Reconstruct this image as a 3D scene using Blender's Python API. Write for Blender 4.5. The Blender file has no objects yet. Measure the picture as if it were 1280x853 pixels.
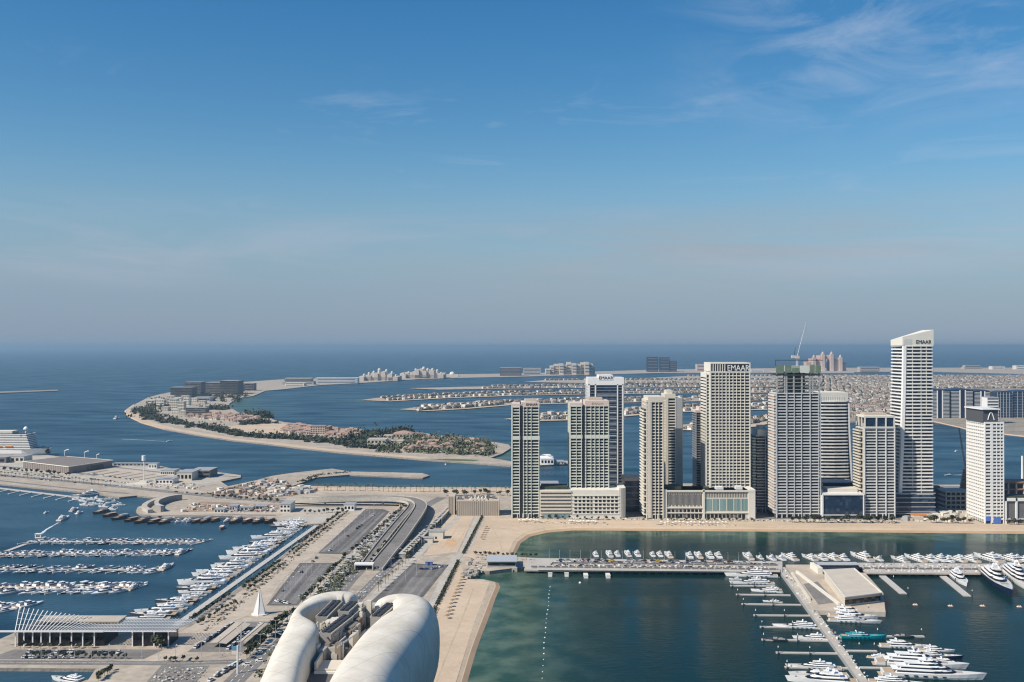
import bpy, math, random
from mathutils import Vector
R = math.radians
random.seed(7)
C = bpy.context.scene.collection
scene = bpy.context.scene

# ------------------------------------------------------------------ camera, sky, sun, exposure
CAM_H = 190.0          # metres above the sea
FOC = 1280.0           # focal length in photograph pixels (36 mm lens on a 36 mm sensor)
HORIZON = 433.0
PITCH = math.atan((HORIZON - 426.5) / FOC)
cam_d = bpy.data.cameras.new('camera'); cam = bpy.data.objects.new('camera', cam_d); C.objects.link(cam)
cam_d.sensor_width = 36.0; cam_d.lens = 36.0; cam_d.clip_start = 1.0; cam_d.clip_end = 300000.0
cam.location = (0, 0, CAM_H); cam.rotation_euler = (R(90) + PITCH, 0, 0)
scene.camera = cam

SUN_EL = R(43); SUN_DIR = Vector((0.87, 0.49, 0)).normalized()      # the way the light travels over the ground
sun_d = bpy.data.lights.new('sun', 'SUN'); sun = bpy.data.objects.new('sun', sun_d); C.objects.link(sun)
sun_d.energy = 5.0; sun_d.angle = R(0.55); sun_d.color = (1.0, 0.93, 0.82)
travel = Vector((SUN_DIR.x * math.cos(SUN_EL), SUN_DIR.y * math.cos(SUN_EL), -math.sin(SUN_EL)))
sun.rotation_euler = travel.to_track_quat('-Z', 'Y').to_euler(); sun.location = (-400, -200, 600)

world = bpy.data.worlds.new('World'); scene.world = world; world.use_nodes = True
wt = world.node_tree; wt.nodes.clear()
def N(t, kind, **kw):
    n = t.nodes.new(kind)
    for k, v in kw.items(): setattr(n, k, v)
    return n
sky = N(wt, 'ShaderNodeTexSky', sky_type='NISHITA', sun_disc=False)
sky.sun_elevation = SUN_EL
sky.sun_rotation = math.atan2(-SUN_DIR.x, -SUN_DIR.y)
sky.altitude = 0; sky.air_density = 1.15; sky.dust_density = 0.6; sky.ozone_density = 3.0
bg = N(wt, 'ShaderNodeBackground'); wo = N(wt, 'ShaderNodeOutputWorld')
SKY_STRENGTH = 0.10
bg.inputs['Strength'].default_value = SKY_STRENGTH
# thin cirrus high up and a dusty band low down, both fixed to the sky itself
tc = N(wt, 'ShaderNodeTexCoord')
def cloud(scale, detail, lo, hi, stretch, seed, dist=0.6):
    mp = N(wt, 'ShaderNodeMapping'); mp.inputs['Scale'].default_value = stretch; mp.inputs['Location'].default_value = (seed, seed * .7, seed * .3)
    wt.links.new(tc.outputs['Generated'], mp.inputs['Vector'])
    nz = N(wt, 'ShaderNodeTexNoise'); nz.inputs['Scale'].default_value = scale; nz.inputs['Detail'].default_value = detail
    nz.inputs['Roughness'].default_value = 0.62; nz.inputs['Distortion'].default_value = dist
    wt.links.new(mp.outputs['Vector'], nz.inputs['Vector'])
    mr = N(wt, 'ShaderNodeMapRange'); mr.inputs['From Min'].default_value = lo; mr.inputs['From Max'].default_value = hi
    wt.links.new(nz.outputs['Fac'], mr.inputs['Value'])
    return mr.outputs['Result']
sep = N(wt, 'ShaderNodeSeparateXYZ'); wt.links.new(tc.outputs['Generated'], sep.inputs['Vector'])
def band(sock, a, b, c, d):
    m1 = N(wt, 'ShaderNodeMapRange', interpolation_type='SMOOTHSTEP'); m1.inputs['From Min'].default_value = a; m1.inputs['From Max'].default_value = b
    m2 = N(wt, 'ShaderNodeMapRange', interpolation_type='SMOOTHSTEP'); m2.inputs['From Min'].default_value = c; m2.inputs['From Max'].default_value = d
    m2.inputs['To Min'].default_value = 1; m2.inputs['To Max'].default_value = 0
    wt.links.new(sock, m1.inputs['Value']); wt.links.new(sock, m2.inputs['Value'])
    mm = N(wt, 'ShaderNodeMath', operation='MULTIPLY'); wt.links.new(m1.outputs['Result'], mm.inputs[0]); wt.links.new(m2.outputs['Result'], mm.inputs[1])
    return mm.outputs[0]
def mul(*s):
    o = s[0]
    for x in s[1:]:
        mm = N(wt, 'ShaderNodeMath', operation='MULTIPLY')
        wt.links.new(o, mm.inputs[0])
        if isinstance(x, float): mm.inputs[1].default_value = x
        else: wt.links.new(x, mm.inputs[1])
        o = mm.outputs[0]
    return o
def over(base, fac, col):
    mx = N(wt, 'ShaderNodeMix', data_type='RGBA')
    wt.links.new(fac, mx.inputs[0]); wt.links.new(base, mx.inputs[6]); mx.inputs[7].default_value = col
    return mx.outputs[2]
hs = N(wt, 'ShaderNodeHueSaturation'); hs.inputs['Saturation'].default_value = 1.42; hs.inputs['Value'].default_value = 0.92
wt.links.new(sky.outputs['Color'], hs.inputs['Color'])
col = hs.outputs['Color']
K = 1.0 / SKY_STRENGTH
# dusty air along the horizon (a layer of the sky, the same from every side)
col = over(col, mul(band(sep.outputs['Z'], -0.6, -0.3, 0.02, 0.20), 0.80), (0.195 * K, 0.287 * K, 0.430 * K, 1))
# long dusty smear, a little above the horizon, stronger to the right
col = over(col, mul(band(sep.outputs['Z'], 0.02, 0.07, 0.08, 0.16), cloud(2.2, 5, .40, .62, (1, 1, 9), 3.1), band(sep.outputs['X'], -0.25, 0.20, 5, 6), 0.55), (0.335 * K, 0.345 * K, 0.385 * K, 1))
col = over(col, mul(band(sep.outputs['Z'], 0.04, 0.09, 0.10, 0.15), cloud(3.0, 6, .46, .72, (1, 1, 8), 9.4), 0.50), (0.40 * K, 0.43 * K, 0.52 * K, 1))
# cirrus to the upper right
col = over(col, mul(band(sep.outputs['Z'], 0.17, 0.25, 0.30, 0.40), band(sep.outputs['X'], 0.10, 0.30, 0.40, 0.60), cloud(6.0, 10, .43, .74, (1, 1, 2.6), 2.6, 1.4), 0.40), (0.50 * K, 0.56 * K, 0.66 * K, 1))
col = over(col, mul(band(sep.outputs['Z'], 0.10, 0.15, 0.22, 0.28), cloud(4.0, 8, .55, .85, (1, 1, 6), 8.8, .8), 0.40), (0.48 * K, 0.54 * K, 0.64 * K, 1))
wt.links.new(col, bg.inputs['Color']); wt.links.new(bg.outputs[0], wo.inputs['Surface'])

scene.view_settings.view_transform = 'Standard'; scene.view_settings.look = 'None'
scene.view_settings.exposure = 0.2; scene.view_settings.gamma = 1.0
scene.view_settings.use_curve_mapping = False
cy = scene.cycles
cy.max_bounces = 6; cy.diffuse_bounces = 2; cy.glossy_bounces = 3; cy.transmission_bounces = 2; cy.volume_bounces = 0
cy.use_denoising = True
try: cy.denoising_input_passes = 'RGB_ALBEDO_NORMAL'; cy.denoising_prefilter = 'ACCURATE'
except Exception: pass
cy.sample_clamp_indirect = 4.0; cy.caustics_reflective = False; cy.caustics_refractive = False
scene.cycles.filter_width = 1.2 if hasattr(scene.cycles, 'filter_width') else 1.5

# ------------------------------------------------------------------ where a point of the photograph lies on a level plane
FWD = Vector((0, math.cos(PITCH), math.sin(PITCH))); UPV = Vector((0, -math.sin(PITCH), math.cos(PITCH)))
def G(px, py, z=0.0):
    d = FWD * FOC + Vector((1, 0, 0)) * (px - 640) + UPV * (426.5 - py)
    t = (z - CAM_H) / d.z
    return (d.x * t, d.y * t)
def at_depth(px, Y): return (px - 640) * Y / FOC
def z_at(py, Y): return CAM_H - (py - HORIZON) * Y / FOC
def lerp(a, b, t): return a + (b - a) * t

# ------------------------------------------------------------------ materials
MATS = {}
def mat(name, col, rough=0.7, metal=0.0, var=0.0, vscale=0.05, var2=0.0, v2scale=1.0, bump=0.0, bscale=1.0, rnd=0.0, spec=0.5, stretch=None):
    if name in MATS: return MATS[name]
    m = bpy.data.materials.new(name); m.use_nodes = True
    t = m.node_tree; b = t.nodes['Principled BSDF']
    b.inputs['Roughness'].default_value = rough; b.inputs['Metallic'].default_value = metal
    b.inputs['Specular IOR Level'].default_value = spec
    c4 = (*col, 1)
    geo = N(t, 'ShaderNodeNewGeometry')
    src = geo.outputs['Position']
    if stretch:
        mp = N(t, 'ShaderNodeMapping'); mp.inputs['Scale'].default_value = stretch; t.links.new(src, mp.inputs['Vector']); src = mp.outputs['Vector']
    val = None
    def addnoise(scale, amt, prev):
        nz = N(t, 'ShaderNodeTexNoise'); nz.inputs['Scale'].default_value = scale; nz.inputs['Detail'].default_value = 5
        nz.inputs['Roughness'].default_value = 0.6
        t.links.new(src, nz.inputs['Vector'])
        mr = N(t, 'ShaderNodeMapRange'); mr.inputs['From Min'].default_value = .25; mr.inputs['From Max'].default_value = .75
        mr.inputs['To Min'].default_value = 1 - amt; mr.inputs['To Max'].default_value = 1 + amt
        t.links.new(nz.outputs['Fac'], mr.inputs['Value'])
        if prev is None: return mr.outputs['Result']
        mm = N(t, 'ShaderNodeMath', operation='MULTIPLY'); t.links.new(prev, mm.inputs[0]); t.links.new(mr.outputs['Result'], mm.inputs[1])
        return mm.outputs[0]
    if var: val = addnoise(vscale, var, val)
    if var2: val = addnoise(v2scale, var2, val)
    if rnd:
        oi = N(t, 'ShaderNodeObjectInfo'); mr = N(t, 'ShaderNodeMapRange')
        mr.inputs['To Min'].default_value = 1 - rnd; mr.inputs['To Max'].default_value = 1 + rnd
        t.links.new(oi.outputs['Random'], mr.inputs['Value'])
        if val is None: val = mr.outputs['Result']
        else:
            mm = N(t, 'ShaderNodeMath', operation='MULTIPLY'); t.links.new(val, mm.inputs[0]); t.links.new(mr.outputs['Result'], mm.inputs[1]); val = mm.outputs[0]
    if val is not None:
        vm = N(t, 'ShaderNodeVectorMath', operation='SCALE'); vm.inputs[0].default_value = col
        t.links.new(val, vm.inputs['Scale']); t.links.new(vm.outputs[0], b.inputs['Base Color'])
    else: b.inputs['Base Color'].default_value = c4
    if bump:
        nz = N(t, 'ShaderNodeTexNoise'); nz.inputs['Scale'].default_value = bscale; nz.inputs['Detail'].default_value = 4
        t.links.new(src, nz.inputs['Vector'])
        bp = N(t, 'ShaderNodeBump'); bp.inputs['Strength'].default_value = bump; bp.inputs['Distance'].default_value = .3 / bscale
        t.links.new(nz.outputs['Fac'], bp.inputs['Height']); t.links.new(bp.outputs[0], b.inputs['Normal'])
    MATS[name] = m
    return m
def glass_mat(name, dark, light, cell=(3.2, 3.2, 3.4), share=0.3, rough=0.12):
    """dark facade glass, some panes with pale blinds drawn behind them"""
    if name in MATS: return MATS[name]
    m = bpy.data.materials.new(name); m.use_nodes = True; t = m.node_tree; b = t.nodes['Principled BSDF']
    geo = N(t, 'ShaderNodeNewGeometry')
    dv = N(t, 'ShaderNodeVectorMath', operation='DIVIDE'); dv.inputs[1].default_value = cell
    ad = N(t, 'ShaderNodeVectorMath', operation='ADD'); ad.inputs[1].default_value = (.37, .21, .13)
    fl = N(t, 'ShaderNodeVectorMath', operation='FLOOR'); wn = N(t, 'ShaderNodeTexWhiteNoise', noise_dimensions='3D')
    t.links.new(geo.outputs['Position'], dv.inputs[0]); t.links.new(dv.outputs[0], ad.inputs[0]); t.links.new(ad.outputs[0], fl.inputs[0]); t.links.new(fl.outputs[0], wn.inputs['Vector'])
    cr = N(t, 'ShaderNodeValToRGB'); e = cr.color_ramp.elements
    e[0].position = 0; e[0].color = (*dark, 1); e[1].position = 1; e[1].color = (*light, 1)
    k = cr.color_ramp.elements.new(max(.01, 1 - share)); k.color = (dark[0] * 1.5, dark[1] * 1.5, dark[2] * 1.5, 1)
    t.links.new(wn.outputs['Value'], cr.inputs['Fac']); t.links.new(cr.outputs['Color'], b.inputs['Base Color'])
    b.inputs['Roughness'].default_value = rough; b.inputs['IOR'].default_value = 1.5
    MATS[name] = m
    return m

SAND = mat('sand', (.52, .40, .28), .95, var=.13, vscale=.018, var2=.10, v2scale=.22, bump=.3, bscale=.4)
WET = mat('wet_sand', (.45, .30, .175), .6, var=.14, vscale=.06)
GROUND = mat('dusty_ground', (.38, .32, .25), .95, var=.22, vscale=.03, var2=.24, v2scale=.16)
ROCK = mat('rock', (.26, .23, .20), .9, var=.35, vscale=.25, var2=.25, v2scale=1.2, bump=.8, bscale=.6)
ASPH = mat('asphalt', (.115, .105, .098), .9, var=.28, vscale=.05, var2=.16, v2scale=.4)
ASPH2 = mat('worn_asphalt', (.18, .165, .15), .9, var=.25, vscale=.05, var2=.18, v2scale=.4)
CONC = mat('concrete', (.43, .39, .33), .85, var=.16, vscale=.05, var2=.14, v2scale=.4)
PAVE = mat('pale_paving', (.45, .375, .29), .85, var=.18, vscale=.05, var2=.16, v2scale=.3)
DECK = mat('deck_boards', (.44, .40, .35), .8, var=.12, vscale=.08, var2=.12, v2scale=1.1)
WHITE = mat('white_paint', (.80, .78, .74), .4, var=.03, vscale=.3)
OFFW = mat('warm_white_render', (.70, .66, .57), .7, var=.05, vscale=.1)
CREAM = mat('cream_render', (.62, .56, .46), .75, var=.06, vscale=.1)
BEIGE = mat('beige_stone', (.46, .39, .31), .8, var=.08, vscale=.1)
PINK = mat('pink_render', (.53, .42, .35), .8, var=.08, vscale=.05, rnd=.12)
TERRA = mat('terracotta_tile', (.33, .22, .165), .85, var=.15, vscale=.1, rnd=.15)
GREYC = mat('grey_cladding', (.33, .33, .33), .6, var=.06, vscale=.1)
DGREY = mat('dark_grey_cladding', (.085, .085, .09), .5, var=.1, vscale=.1)
SLATE = mat('slate_facade', (.16, .15, .15), .6, var=.15, vscale=.05)
BRICK = mat('raw_brick', (.30, .17, .11), .9, var=.15, vscale=.2)
ORANGE = mat('orange_paint', (.62, .22, .06), .6)
STEEL = mat('pale_steel', (.55, .56, .57), .45, metal=.3)
DARKM = mat('dark_metal', (.04, .04, .045), .5)
GREEN = mat('foliage', (.046, .056, .028), .85, rnd=.35, var=.25, vscale=.3)
PALMG = mat('palm_leaf', (.075, .082, .040), .8, rnd=.3)
HEDGE = mat('hedge_leaf', (.036, .045, .024), .9, var=.4, vscale=.25)
BARK = mat('bark', (.19, .14, .10), .9)
GRASS = mat('lawn', (.09, .12, .035), .95, var=.25, vscale=.08)
GLASS = glass_mat('facade_glass', (.007, .008, .010), (.17, .155, .13), share=.22, rough=.3)
GLASSB = glass_mat('blue_facade_glass', (.012, .025, .05), (.05, .08, .12), cell=(3.2, 3.2, 3.4), share=.25, rough=.2)
GLASST = glass_mat('teal_glass', (.14, .22, .21), (.26, .34, .32), cell=(2.2, 2.2, 30), share=.4, rough=.2)
YGL = mat('yacht_window', (.010, .012, .016), .12)
GEL = mat('gelcoat', (.80, .79, .77), .28, var=.03, vscale=.2, rnd=.05)
TEAK = mat('teak_deck', (.42, .31, .20), .7)
NAVY = mat('navy_hull', (.012, .022, .055), .2)
TEAL = mat('teal_hull', (.0, .25, .30), .25)
WOOD = mat('dhow_timber', (.20, .095, .055), .75, rnd=.4, var=.2, vscale=.4)
TARP = mat('tarpaulin', (.30, .26, .24), .9, rnd=.4)
PANEL = mat('shell_panel', (.66, .62, .54), .38, var=.05, vscale=.06)
JOINT = mat('panel_joint', (.40, .38, .34), .6)
CARS = [mat('car_white', (.72, .72, .71), .3), mat('car_silver', (.40, .41, .42), .3, metal=.4), mat('car_black', (.02, .02, .022), .25), mat('car_red', (.40, .04, .03), .3), mat('car_blue', (.04, .08, .18), .3), mat('car_yellow', (.65, .42, .03), .35)]

# ------------------------------------------------------------------ mesh helper
class MB:
    def __init__(s): s.v = []; s.f = []; s.m = []
    def face(s, pts, mi=0):
        n = len(s.v); s.v += [tuple(p) for p in pts]; s.f.append(tuple(range(n, n + len(pts)))); s.m.append(mi)
    def loftq(s, a, b, mi=0, closed=True):
        n = len(s.v); k = len(a); s.v += [tuple(p) for p in a] + [tuple(p) for p in b]
        for i in range(k if closed else k - 1):
            j = (i + 1) % k; s.f.append((n + i, n + j, n + k + j, n + k + i)); s.m.append(mi)
    def frustum(s, lo, z0, hi, z1, mi=0, mt=None, bottom=False):
        a = [(x, y, z0) for x, y in lo]; b = [(x, y, z1) for x, y in hi]
        s.loftq(a, b, mi); s.face(b, mi if mt is None else mt)
        if bottom: s.face(a[::-1], mi)
    def prism(s, p, z0, z1, mi=0, mt=None, bottom=False): s.frustum(p, z0, p, z1, mi, mt, bottom)
    def box(s, x0, x1, y0, y1, z0, z1, mi=0, mt=None): s.prism([(x0, y0), (x1, y0), (x1, y1), (x0, y1)], z0, z1, mi, mt, True)
    def obox(s, cx, cy, sx, sy, z0, z1, a=0, mi=0, mt=None):
        c, d = math.cos(a), math.sin(a)
        s.prism([(cx + x * c - y * d, cy + x * d + y * c) for x, y in ((-sx / 2, -sy / 2), (sx / 2, -sy / 2), (sx / 2, sy / 2), (-sx / 2, sy / 2))], z0, z1, mi, mt, True)
    def tube(s, p, q, r0, r1=None, n=6, mi=0):
        p, q = Vector(p), Vector(q); d = (q - p).normalized(); r1 = r0 if r1 is None else r1
        u = d.orthogonal().normalized(); w = d.cross(u)
        ring = lambda c, r: [tuple(c + u * math.cos(2 * math.pi * i / n) * r + w * math.sin(2 * math.pi * i / n) * r) for i in range(n)]
        a, b = ring(p, r0), ring(q, r1); s.loftq(a, b, mi); s.face(b, mi); s.face(a[::-1], mi)
    def dome(s, cx, cy, z, r, h, mi=0, n=8, rings=4):
        prev = [(cx + r * math.cos(2 * math.pi * i / n), cy + r * math.sin(2 * math.pi * i / n), z) for i in range(n)]
        for k in range(1, rings + 1):
            a = k / rings * math.pi / 2; rr = max(r * math.cos(a), .02 * r)
            cur = [(cx + rr * math.cos(2 * math.pi * i / n), cy + rr * math.sin(2 * math.pi * i / n), z + h * math.sin(a)) for i in range(n)]
            s.loftq(prev, cur, mi); prev = cur
    def ribbon(s, path, w, t=0.0, mi=0):
        """a band along a path of (x, y, z); t = thickness"""
        L = []; Rr = []
        for i, p in enumerate(path):
            a = Vector(path[max(i - 1, 0)][:2]); b = Vector(path[min(i + 1, len(path) - 1)][:2]); d = (b - a).normalized(); n = Vector((-d.y, d.x))
            L.append((p[0] + n.x * w / 2, p[1] + n.y * w / 2, p[2])); Rr.append((p[0] - n.x * w / 2, p[1] - n.y * w / 2, p[2]))
        dn = lambda P: [(x, y, z - t) for x, y, z in P]
        s.loftq(Rr, L, mi, closed=False)
        if t:
            s.loftq(dn(Rr), Rr, mi, False); s.loftq(L, dn(L), mi, False); s.loftq(dn(L), dn(Rr), mi, False)
            for k in (0, -1): s.face([L[k], Rr[k], dn(Rr)[k], dn(L)[k]], mi)
    def build(s, name, mats, parent=None, smooth=False, loc=None):
        me = bpy.data.meshes.new(name); me.from_pydata(s.v, [], s.f)
        if not isinstance(mats, (list, tuple)): mats = [mats]
        for m in mats: me.materials.append(m)
        if len(mats) > 1: me.polygons.foreach_set('material_index', s.m)
        if smooth: me.polygons.foreach_set('use_smooth', [True] * len(s.f))
        me.update()
        o = bpy.data.objects.new(name, me); C.objects.link(o)
        if parent: o.parent = parent
        if loc: o.location = loc
        return o
def tag(o, label=None, cat=None, group=None, kind=None):
    if label: o['label'] = label
    if cat: o['category'] = cat
    if group: o['group'] = group
    if kind: o['kind'] = kind
    return o
def thing(name, label, cat, loc=(0, 0, 0), rz=0, group=None):
    o = bpy.data.objects.new(name, None); C.objects.link(o); o.empty_display_size = 2
    o.location = loc; o.rotation_euler = (0, 0, rz)
    return tag(o, label, cat, group)
KIDS = {}
def copytree(o, parent=None):
    c = o.copy(); C.objects.link(c)
    if parent: c.parent = parent
    if o.name not in KIDS: KIDS[o.name] = list(o.children)
    for ch in KIDS[o.name]: copytree(ch, c)
    return c
USED = set()
def put(proto, x, y, z=0, rz=0, s=1.0, label=None, group=None, cat=None):
    """the first call moves the proto itself, later ones a copy with copies of its parts"""
    if proto.name in USED: o = copytree(proto)
    else:
        if proto.name not in KIDS: KIDS[proto.name] = list(proto.children)
        USED.add(proto.name); o = proto
    o.location = (x, y, z); o.rotation_euler = (0, 0, rz)
    o.scale = (s, s, s) if not isinstance(s, tuple) else s
    return tag(o, label, cat, group)
def struct(name, mb, mats): return tag(mb.build(name, mats), kind='structure')
def px_poly(pts, z=0): return [G(x, y, z) for x, y in pts]
def line_px(pts, n, z=2.0):
    """n points spread evenly along a polyline given in the photograph, on level z"""
    P = [Vector(G(x, y, z)) for x, y in pts]; ls = [(P[i + 1] - P[i]).length for i in range(len(P) - 1)]; T = sum(ls); out = []
    for k in range(n):
        d = T * (k + .5) / n; i = 0
        while i < len(ls) - 1 and d > ls[i]: d -= ls[i]; i += 1
        p = P[i].lerp(P[i + 1], d / ls[i]); dd = (P[i + 1] - P[i]).normalized(); out.append((p.x, p.y, math.atan2(dd.y, dd.x)))
    return out
# ------------------------------------------------------------------ sea
SHORES = [  # beaches with shallow water in front: polyline on the photograph, reach in metres
    ([(620, 726), (611, 765), (596, 802), (584, 853), (560, 960)], 54),
    ([(643, 694), (650, 676), (672, 666), (715, 663), (960, 665), (1280, 668), (1500, 670)], 42),
    ([(366, 611), (480, 613), (640, 614), (760, 612)], 45),
    ([(640, 560), (631, 566), (615, 572)], 60),
    ([(300, 497), (288, 504), (286, 509), (298, 516)], 90),
    ([(502, 512), (520, 513), (580, 511), (640, 506)], 60),
    ([(454, 500), (470, 501)], 70),
]
SH = [([Vector(G(*p)) for p in pl], reach) for pl, reach in SHORES]
def shallow(x, y):
    best = 0.0; p = Vector((x, y))
    for pl, reach in SH:
        dm = 1e9
        for a, b in zip(pl, pl[1:]):
            ab = b - a; t = max(0, min(1, (p - a).dot(ab) / ab.length_squared)); dm = min(dm, (p - (a + ab * t)).length)
            if dm < .1: break
        best = max(best, math.exp(-(dm / reach) ** 2.2))
    return best
BASIN = px_poly([(545, 900), (640, 640), (1500, 655), (1500, 1200), (500, 1200)])
def inside(p, poly):
    x, y = p; r = False; j = len(poly) - 1
    for i in range(len(poly)):
        xi, yi = poly[i]; xj, yj = poly[j]
        if (yi > y) != (yj > y) and x < (xj - xi) * (y - yi) / (yj - yi) + xi: r = not r
        j = i
    return r
def sea_sheet():
    def axis(cuts):
        out = []
        for (a, b, n) in cuts: out += [a + (b - a) * i / n for i in range(n)]
        return out + [cuts[-1][1]]
    xs = axis([(-90000, -20000, 4), (-20000, -3000, 8), (-3000, -700, 24), (-700, -120, 20), (-120, 700, 100), (700, 3000, 20), (3000, 20000, 8), (20000, 90000, 4)])
    ys = axis([(-20000, 0, 4), (0, 450, 6), (450, 1600, 150), (1600, 4200, 60), (4200, 9000, 20), (9000, 90000, 20)])
    nx = len(xs); v = [(x, y, 0) for y in ys for x in xs]
    f = [(j * nx + i, j * nx + i + 1, (j + 1) * nx + i + 1, (j + 1) * nx + i) for j in range(len(ys) - 1) for i in range(nx - 1)]
    me = bpy.data.meshes.new('sea'); me.from_pydata(v, [], f)
    at = me.attributes.new('shallow_calm_zone', 'FLOAT_COLOR', 'POINT')
    dat = []
    for x, y, _ in v:
        sh = shallow(x, y) if -1500 < x < 1100 and 400 < y < 4300 else 0
        cm = 1.0 if inside((x, y), BASIN) and 400 < y < 1500 else 0.0
        dat += [sh, cm, 0, 1]
    at.data.foreach_set('color', dat)
    o = bpy.data.objects.new('sea', me); C.objects.link(o); o['kind'] = 'structure'
    m = bpy.data.materials.new('sea_water'); m.use_nodes = True; t = m.node_tree; b = t.nodes['Principled BSDF']
    a = N(t, 'ShaderNodeAttribute', attribute_name='shallow_calm_zone'); sp = N(t, 'ShaderNodeSeparateColor'); t.links.new(a.outputs['Color'], sp.inputs['Color'])
    geo = N(t, 'ShaderNodeNewGeometry')
    def noise(scale, stretch, det=4, dist=0.0):
        mp = N(t, 'ShaderNodeMapping'); mp.inputs['Scale'].default_value = stretch; mp.inputs['Rotation'].default_value = (0, 0, .12); t.links.new(geo.outputs['Position'], mp.inputs['Vector'])
        nz = N(t, 'ShaderNodeTexNoise'); nz.inputs['Scale'].default_value = scale; nz.inputs['Detail'].default_value = det; nz.inputs['Distortion'].default_value = dist; t.links.new(mp.outputs['Vector'], nz.inputs['Vector']); return nz.outputs['Fac']
    streak = noise(.0045, (.55, 1.3, 1), 7, 1.6)
    cr = N(t, 'ShaderNodeValToRGB'); e = cr.color_ramp.elements
    e[0].position = .36; e[0].color = (.008, .036, .062, 1); e[1].position = .68; e[1].color = (.034, .085, .120, 1)
    t.links.new(streak, cr.inputs['Fac'])
    mx = N(t, 'ShaderNodeMix', data_type='RGBA'); t.links.new(sp.outputs['Green'], mx.inputs[0]); t.links.new(cr.outputs['Color'], mx.inputs[6]); mx.inputs[7].default_value = (.003, .022, .023, 1)  # basin mixed darker: its calmer reflection is put into the colour
    # pale sand and weed seen through the shallows
    cs = N(t, 'ShaderNodeValToRGB'); e = cs.color_ramp.elements
    e[0].position = .38; e[0].color = (.026, .066, .046, 1); e[1].position = .66; e[1].color = (.10, .145, .10, 1)
    t.links.new(noise(.05, (1, 1, 1), 5), cs.inputs['Fac'])
    m2 = N(t, 'ShaderNodeMix', data_type='RGBA'); t.links.new(sp.outputs['Red'], m2.inputs[0]); t.links.new(mx.outputs[2], m2.inputs[6]); t.links.new(cs.outputs['Color'], m2.inputs[7])
    t.links.new(m2.outputs[2], b.inputs['Base Color'])
    b.inputs['IOR'].default_value = 1.33
    rr = N(t, 'ShaderNodeMapRange'); rr.inputs['To Min'].default_value = .30; rr.inputs['To Max'].default_value = .13; t.links.new(sp.outputs['Green'], rr.inputs['Value'])
    wp = N(t, 'ShaderNodeMapRange'); wp.inputs['From Min'].default_value = .42; wp.inputs['From Max'].default_value = .62; wp.inputs['To Min'].default_value = 0; wp.inputs['To Max'].default_value = .16
    t.links.new(noise(.012, (.5, 1.4, 1), 4), wp.inputs['Value']); wa = N(t, 'ShaderNodeMath', operation='ADD'); t.links.new(rr.outputs['Result'], wa.inputs[0]); t.links.new(wp.outputs['Result'], wa.inputs[1]); t.links.new(wa.outputs[0], b.inputs['Roughness'])
    sl = N(t, 'ShaderNodeMapRange'); sl.inputs['To Min'].default_value = .28; sl.inputs['To Max'].default_value = .09; t.links.new(sp.outputs['Green'], sl.inputs['Value']); t.links.new(sl.outputs['Result'], b.inputs['Specular IOR Level'])
    bp = N(t, 'ShaderNodeBump'); bp.inputs['Distance'].default_value = 1.0
    st = N(t, 'ShaderNodeMapRange'); st.inputs['To Min'].default_value = .55; st.inputs['To Max'].default_value = .16; t.links.new(sp.outputs['Green'], st.inputs['Value']); t.links.new(st.outputs['Result'], bp.inputs['Strength'])
    t.links.new(noise(.22, (.6, 1.3, 1), 5), bp.inputs['Height']); t.links.new(bp.outputs[0], b.inputs['Normal'])
    me.materials.append(m)
sea_sheet()

# ------------------------------------------------------------------ land
def smooth(pts, n=6):
    out = []
    for i in range(len(pts) - 1):
        p = [pts[max(0, min(len(pts) - 1, i + d))] for d in (-1, 0, 1, 2)]
        for k in range(n):
            t = k / n; out.append(tuple(0.5 * (2 * b + (c - a) * t + (2 * a - 5 * b + 4 * c - d) * t * t + (3 * b - a - 3 * c + d) * t ** 3) for a, b, c, d in zip(*p)))
    return out + [tuple(pts[-1])]
LZ = 2.0
def land(name, pts, z=LZ, top=SAND, side=ROCK, world_pts=None):
    mb = MB(); mb.prism(world_pts or px_poly(pts, z), -1.0, z, 1, 0); return struct(name, mb, [top, side])
mainland = [(-420, 528), (0, 566), (60, 569), (142, 579), (197, 582), (220, 587), (262, 589), (301, 594), (301, 597), (276, 602), (285, 608), (320, 600.5), (340, 595), (367, 591), (415, 586), (437, 589.5), (480, 590.5), (528, 591.5),
    (537, 594.5), (528, 597.5), (437, 593.5), (395, 597), (362, 609), (400, 609.5), (480, 610.5), (640, 611), (700, 606), (900, 604), (1170, 606), (1700, 606),
    (1700, 664), (1280, 661), (960, 659), (715, 658), (680, 660), (655, 666), (642, 676), (636, 690), (634, 697), (600, 700), (585, 712), *smooth([(584, 724), (613, 727), (606, 750), (594, 780), (581, 815), (569, 853), (540, 950), (505, 1100)], 3), (60, 1100), (108, 853), (120, 836), (0, 835), (-420, 835),
    (-420, 812), (0, 799), (18, 791), (215, 789), (232, 782), (270, 754), (325, 716), (407, 652), (403, 655), (352, 657), (345, 648), (290, 645), (210, 646), (175, 643), (170, 639), (172, 634), (184, 630), (205, 623), (171, 619.6), (149, 622), (120, 616.5), (50, 610), (0, 605), (-420, 568)]
land('mainland_ground', mainland, LZ, GROUND)
def beach(name, top, low, zt=LZ):
    """sand sloping from the dry edge down into the water, wet in its lower third"""
    mb = MB(); n = len(top)
    A = [(*G(*p, zt), zt + .006) for p in top]; D = [(*G(*p, 0), -.25) for p in low]
    cut = lambda u, v: [(lerp(p[0], q[0], u), lerp(p[1], q[1], u), lerp(p[2], q[2], v)) for p, q in zip(A, D)]
    B1, B2 = cut(.40, .30), cut(.48, .36)
    mb.loftq(D, B2, 1, False); mb.loftq(B2, B1, 2, False); mb.loftq(B1, A, 0, False)
    o = mb.build(name, [SAND, WET, mat('dry_berm', (.62, .48, .34), .95)]); o['kind'] = 'structure'
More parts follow.
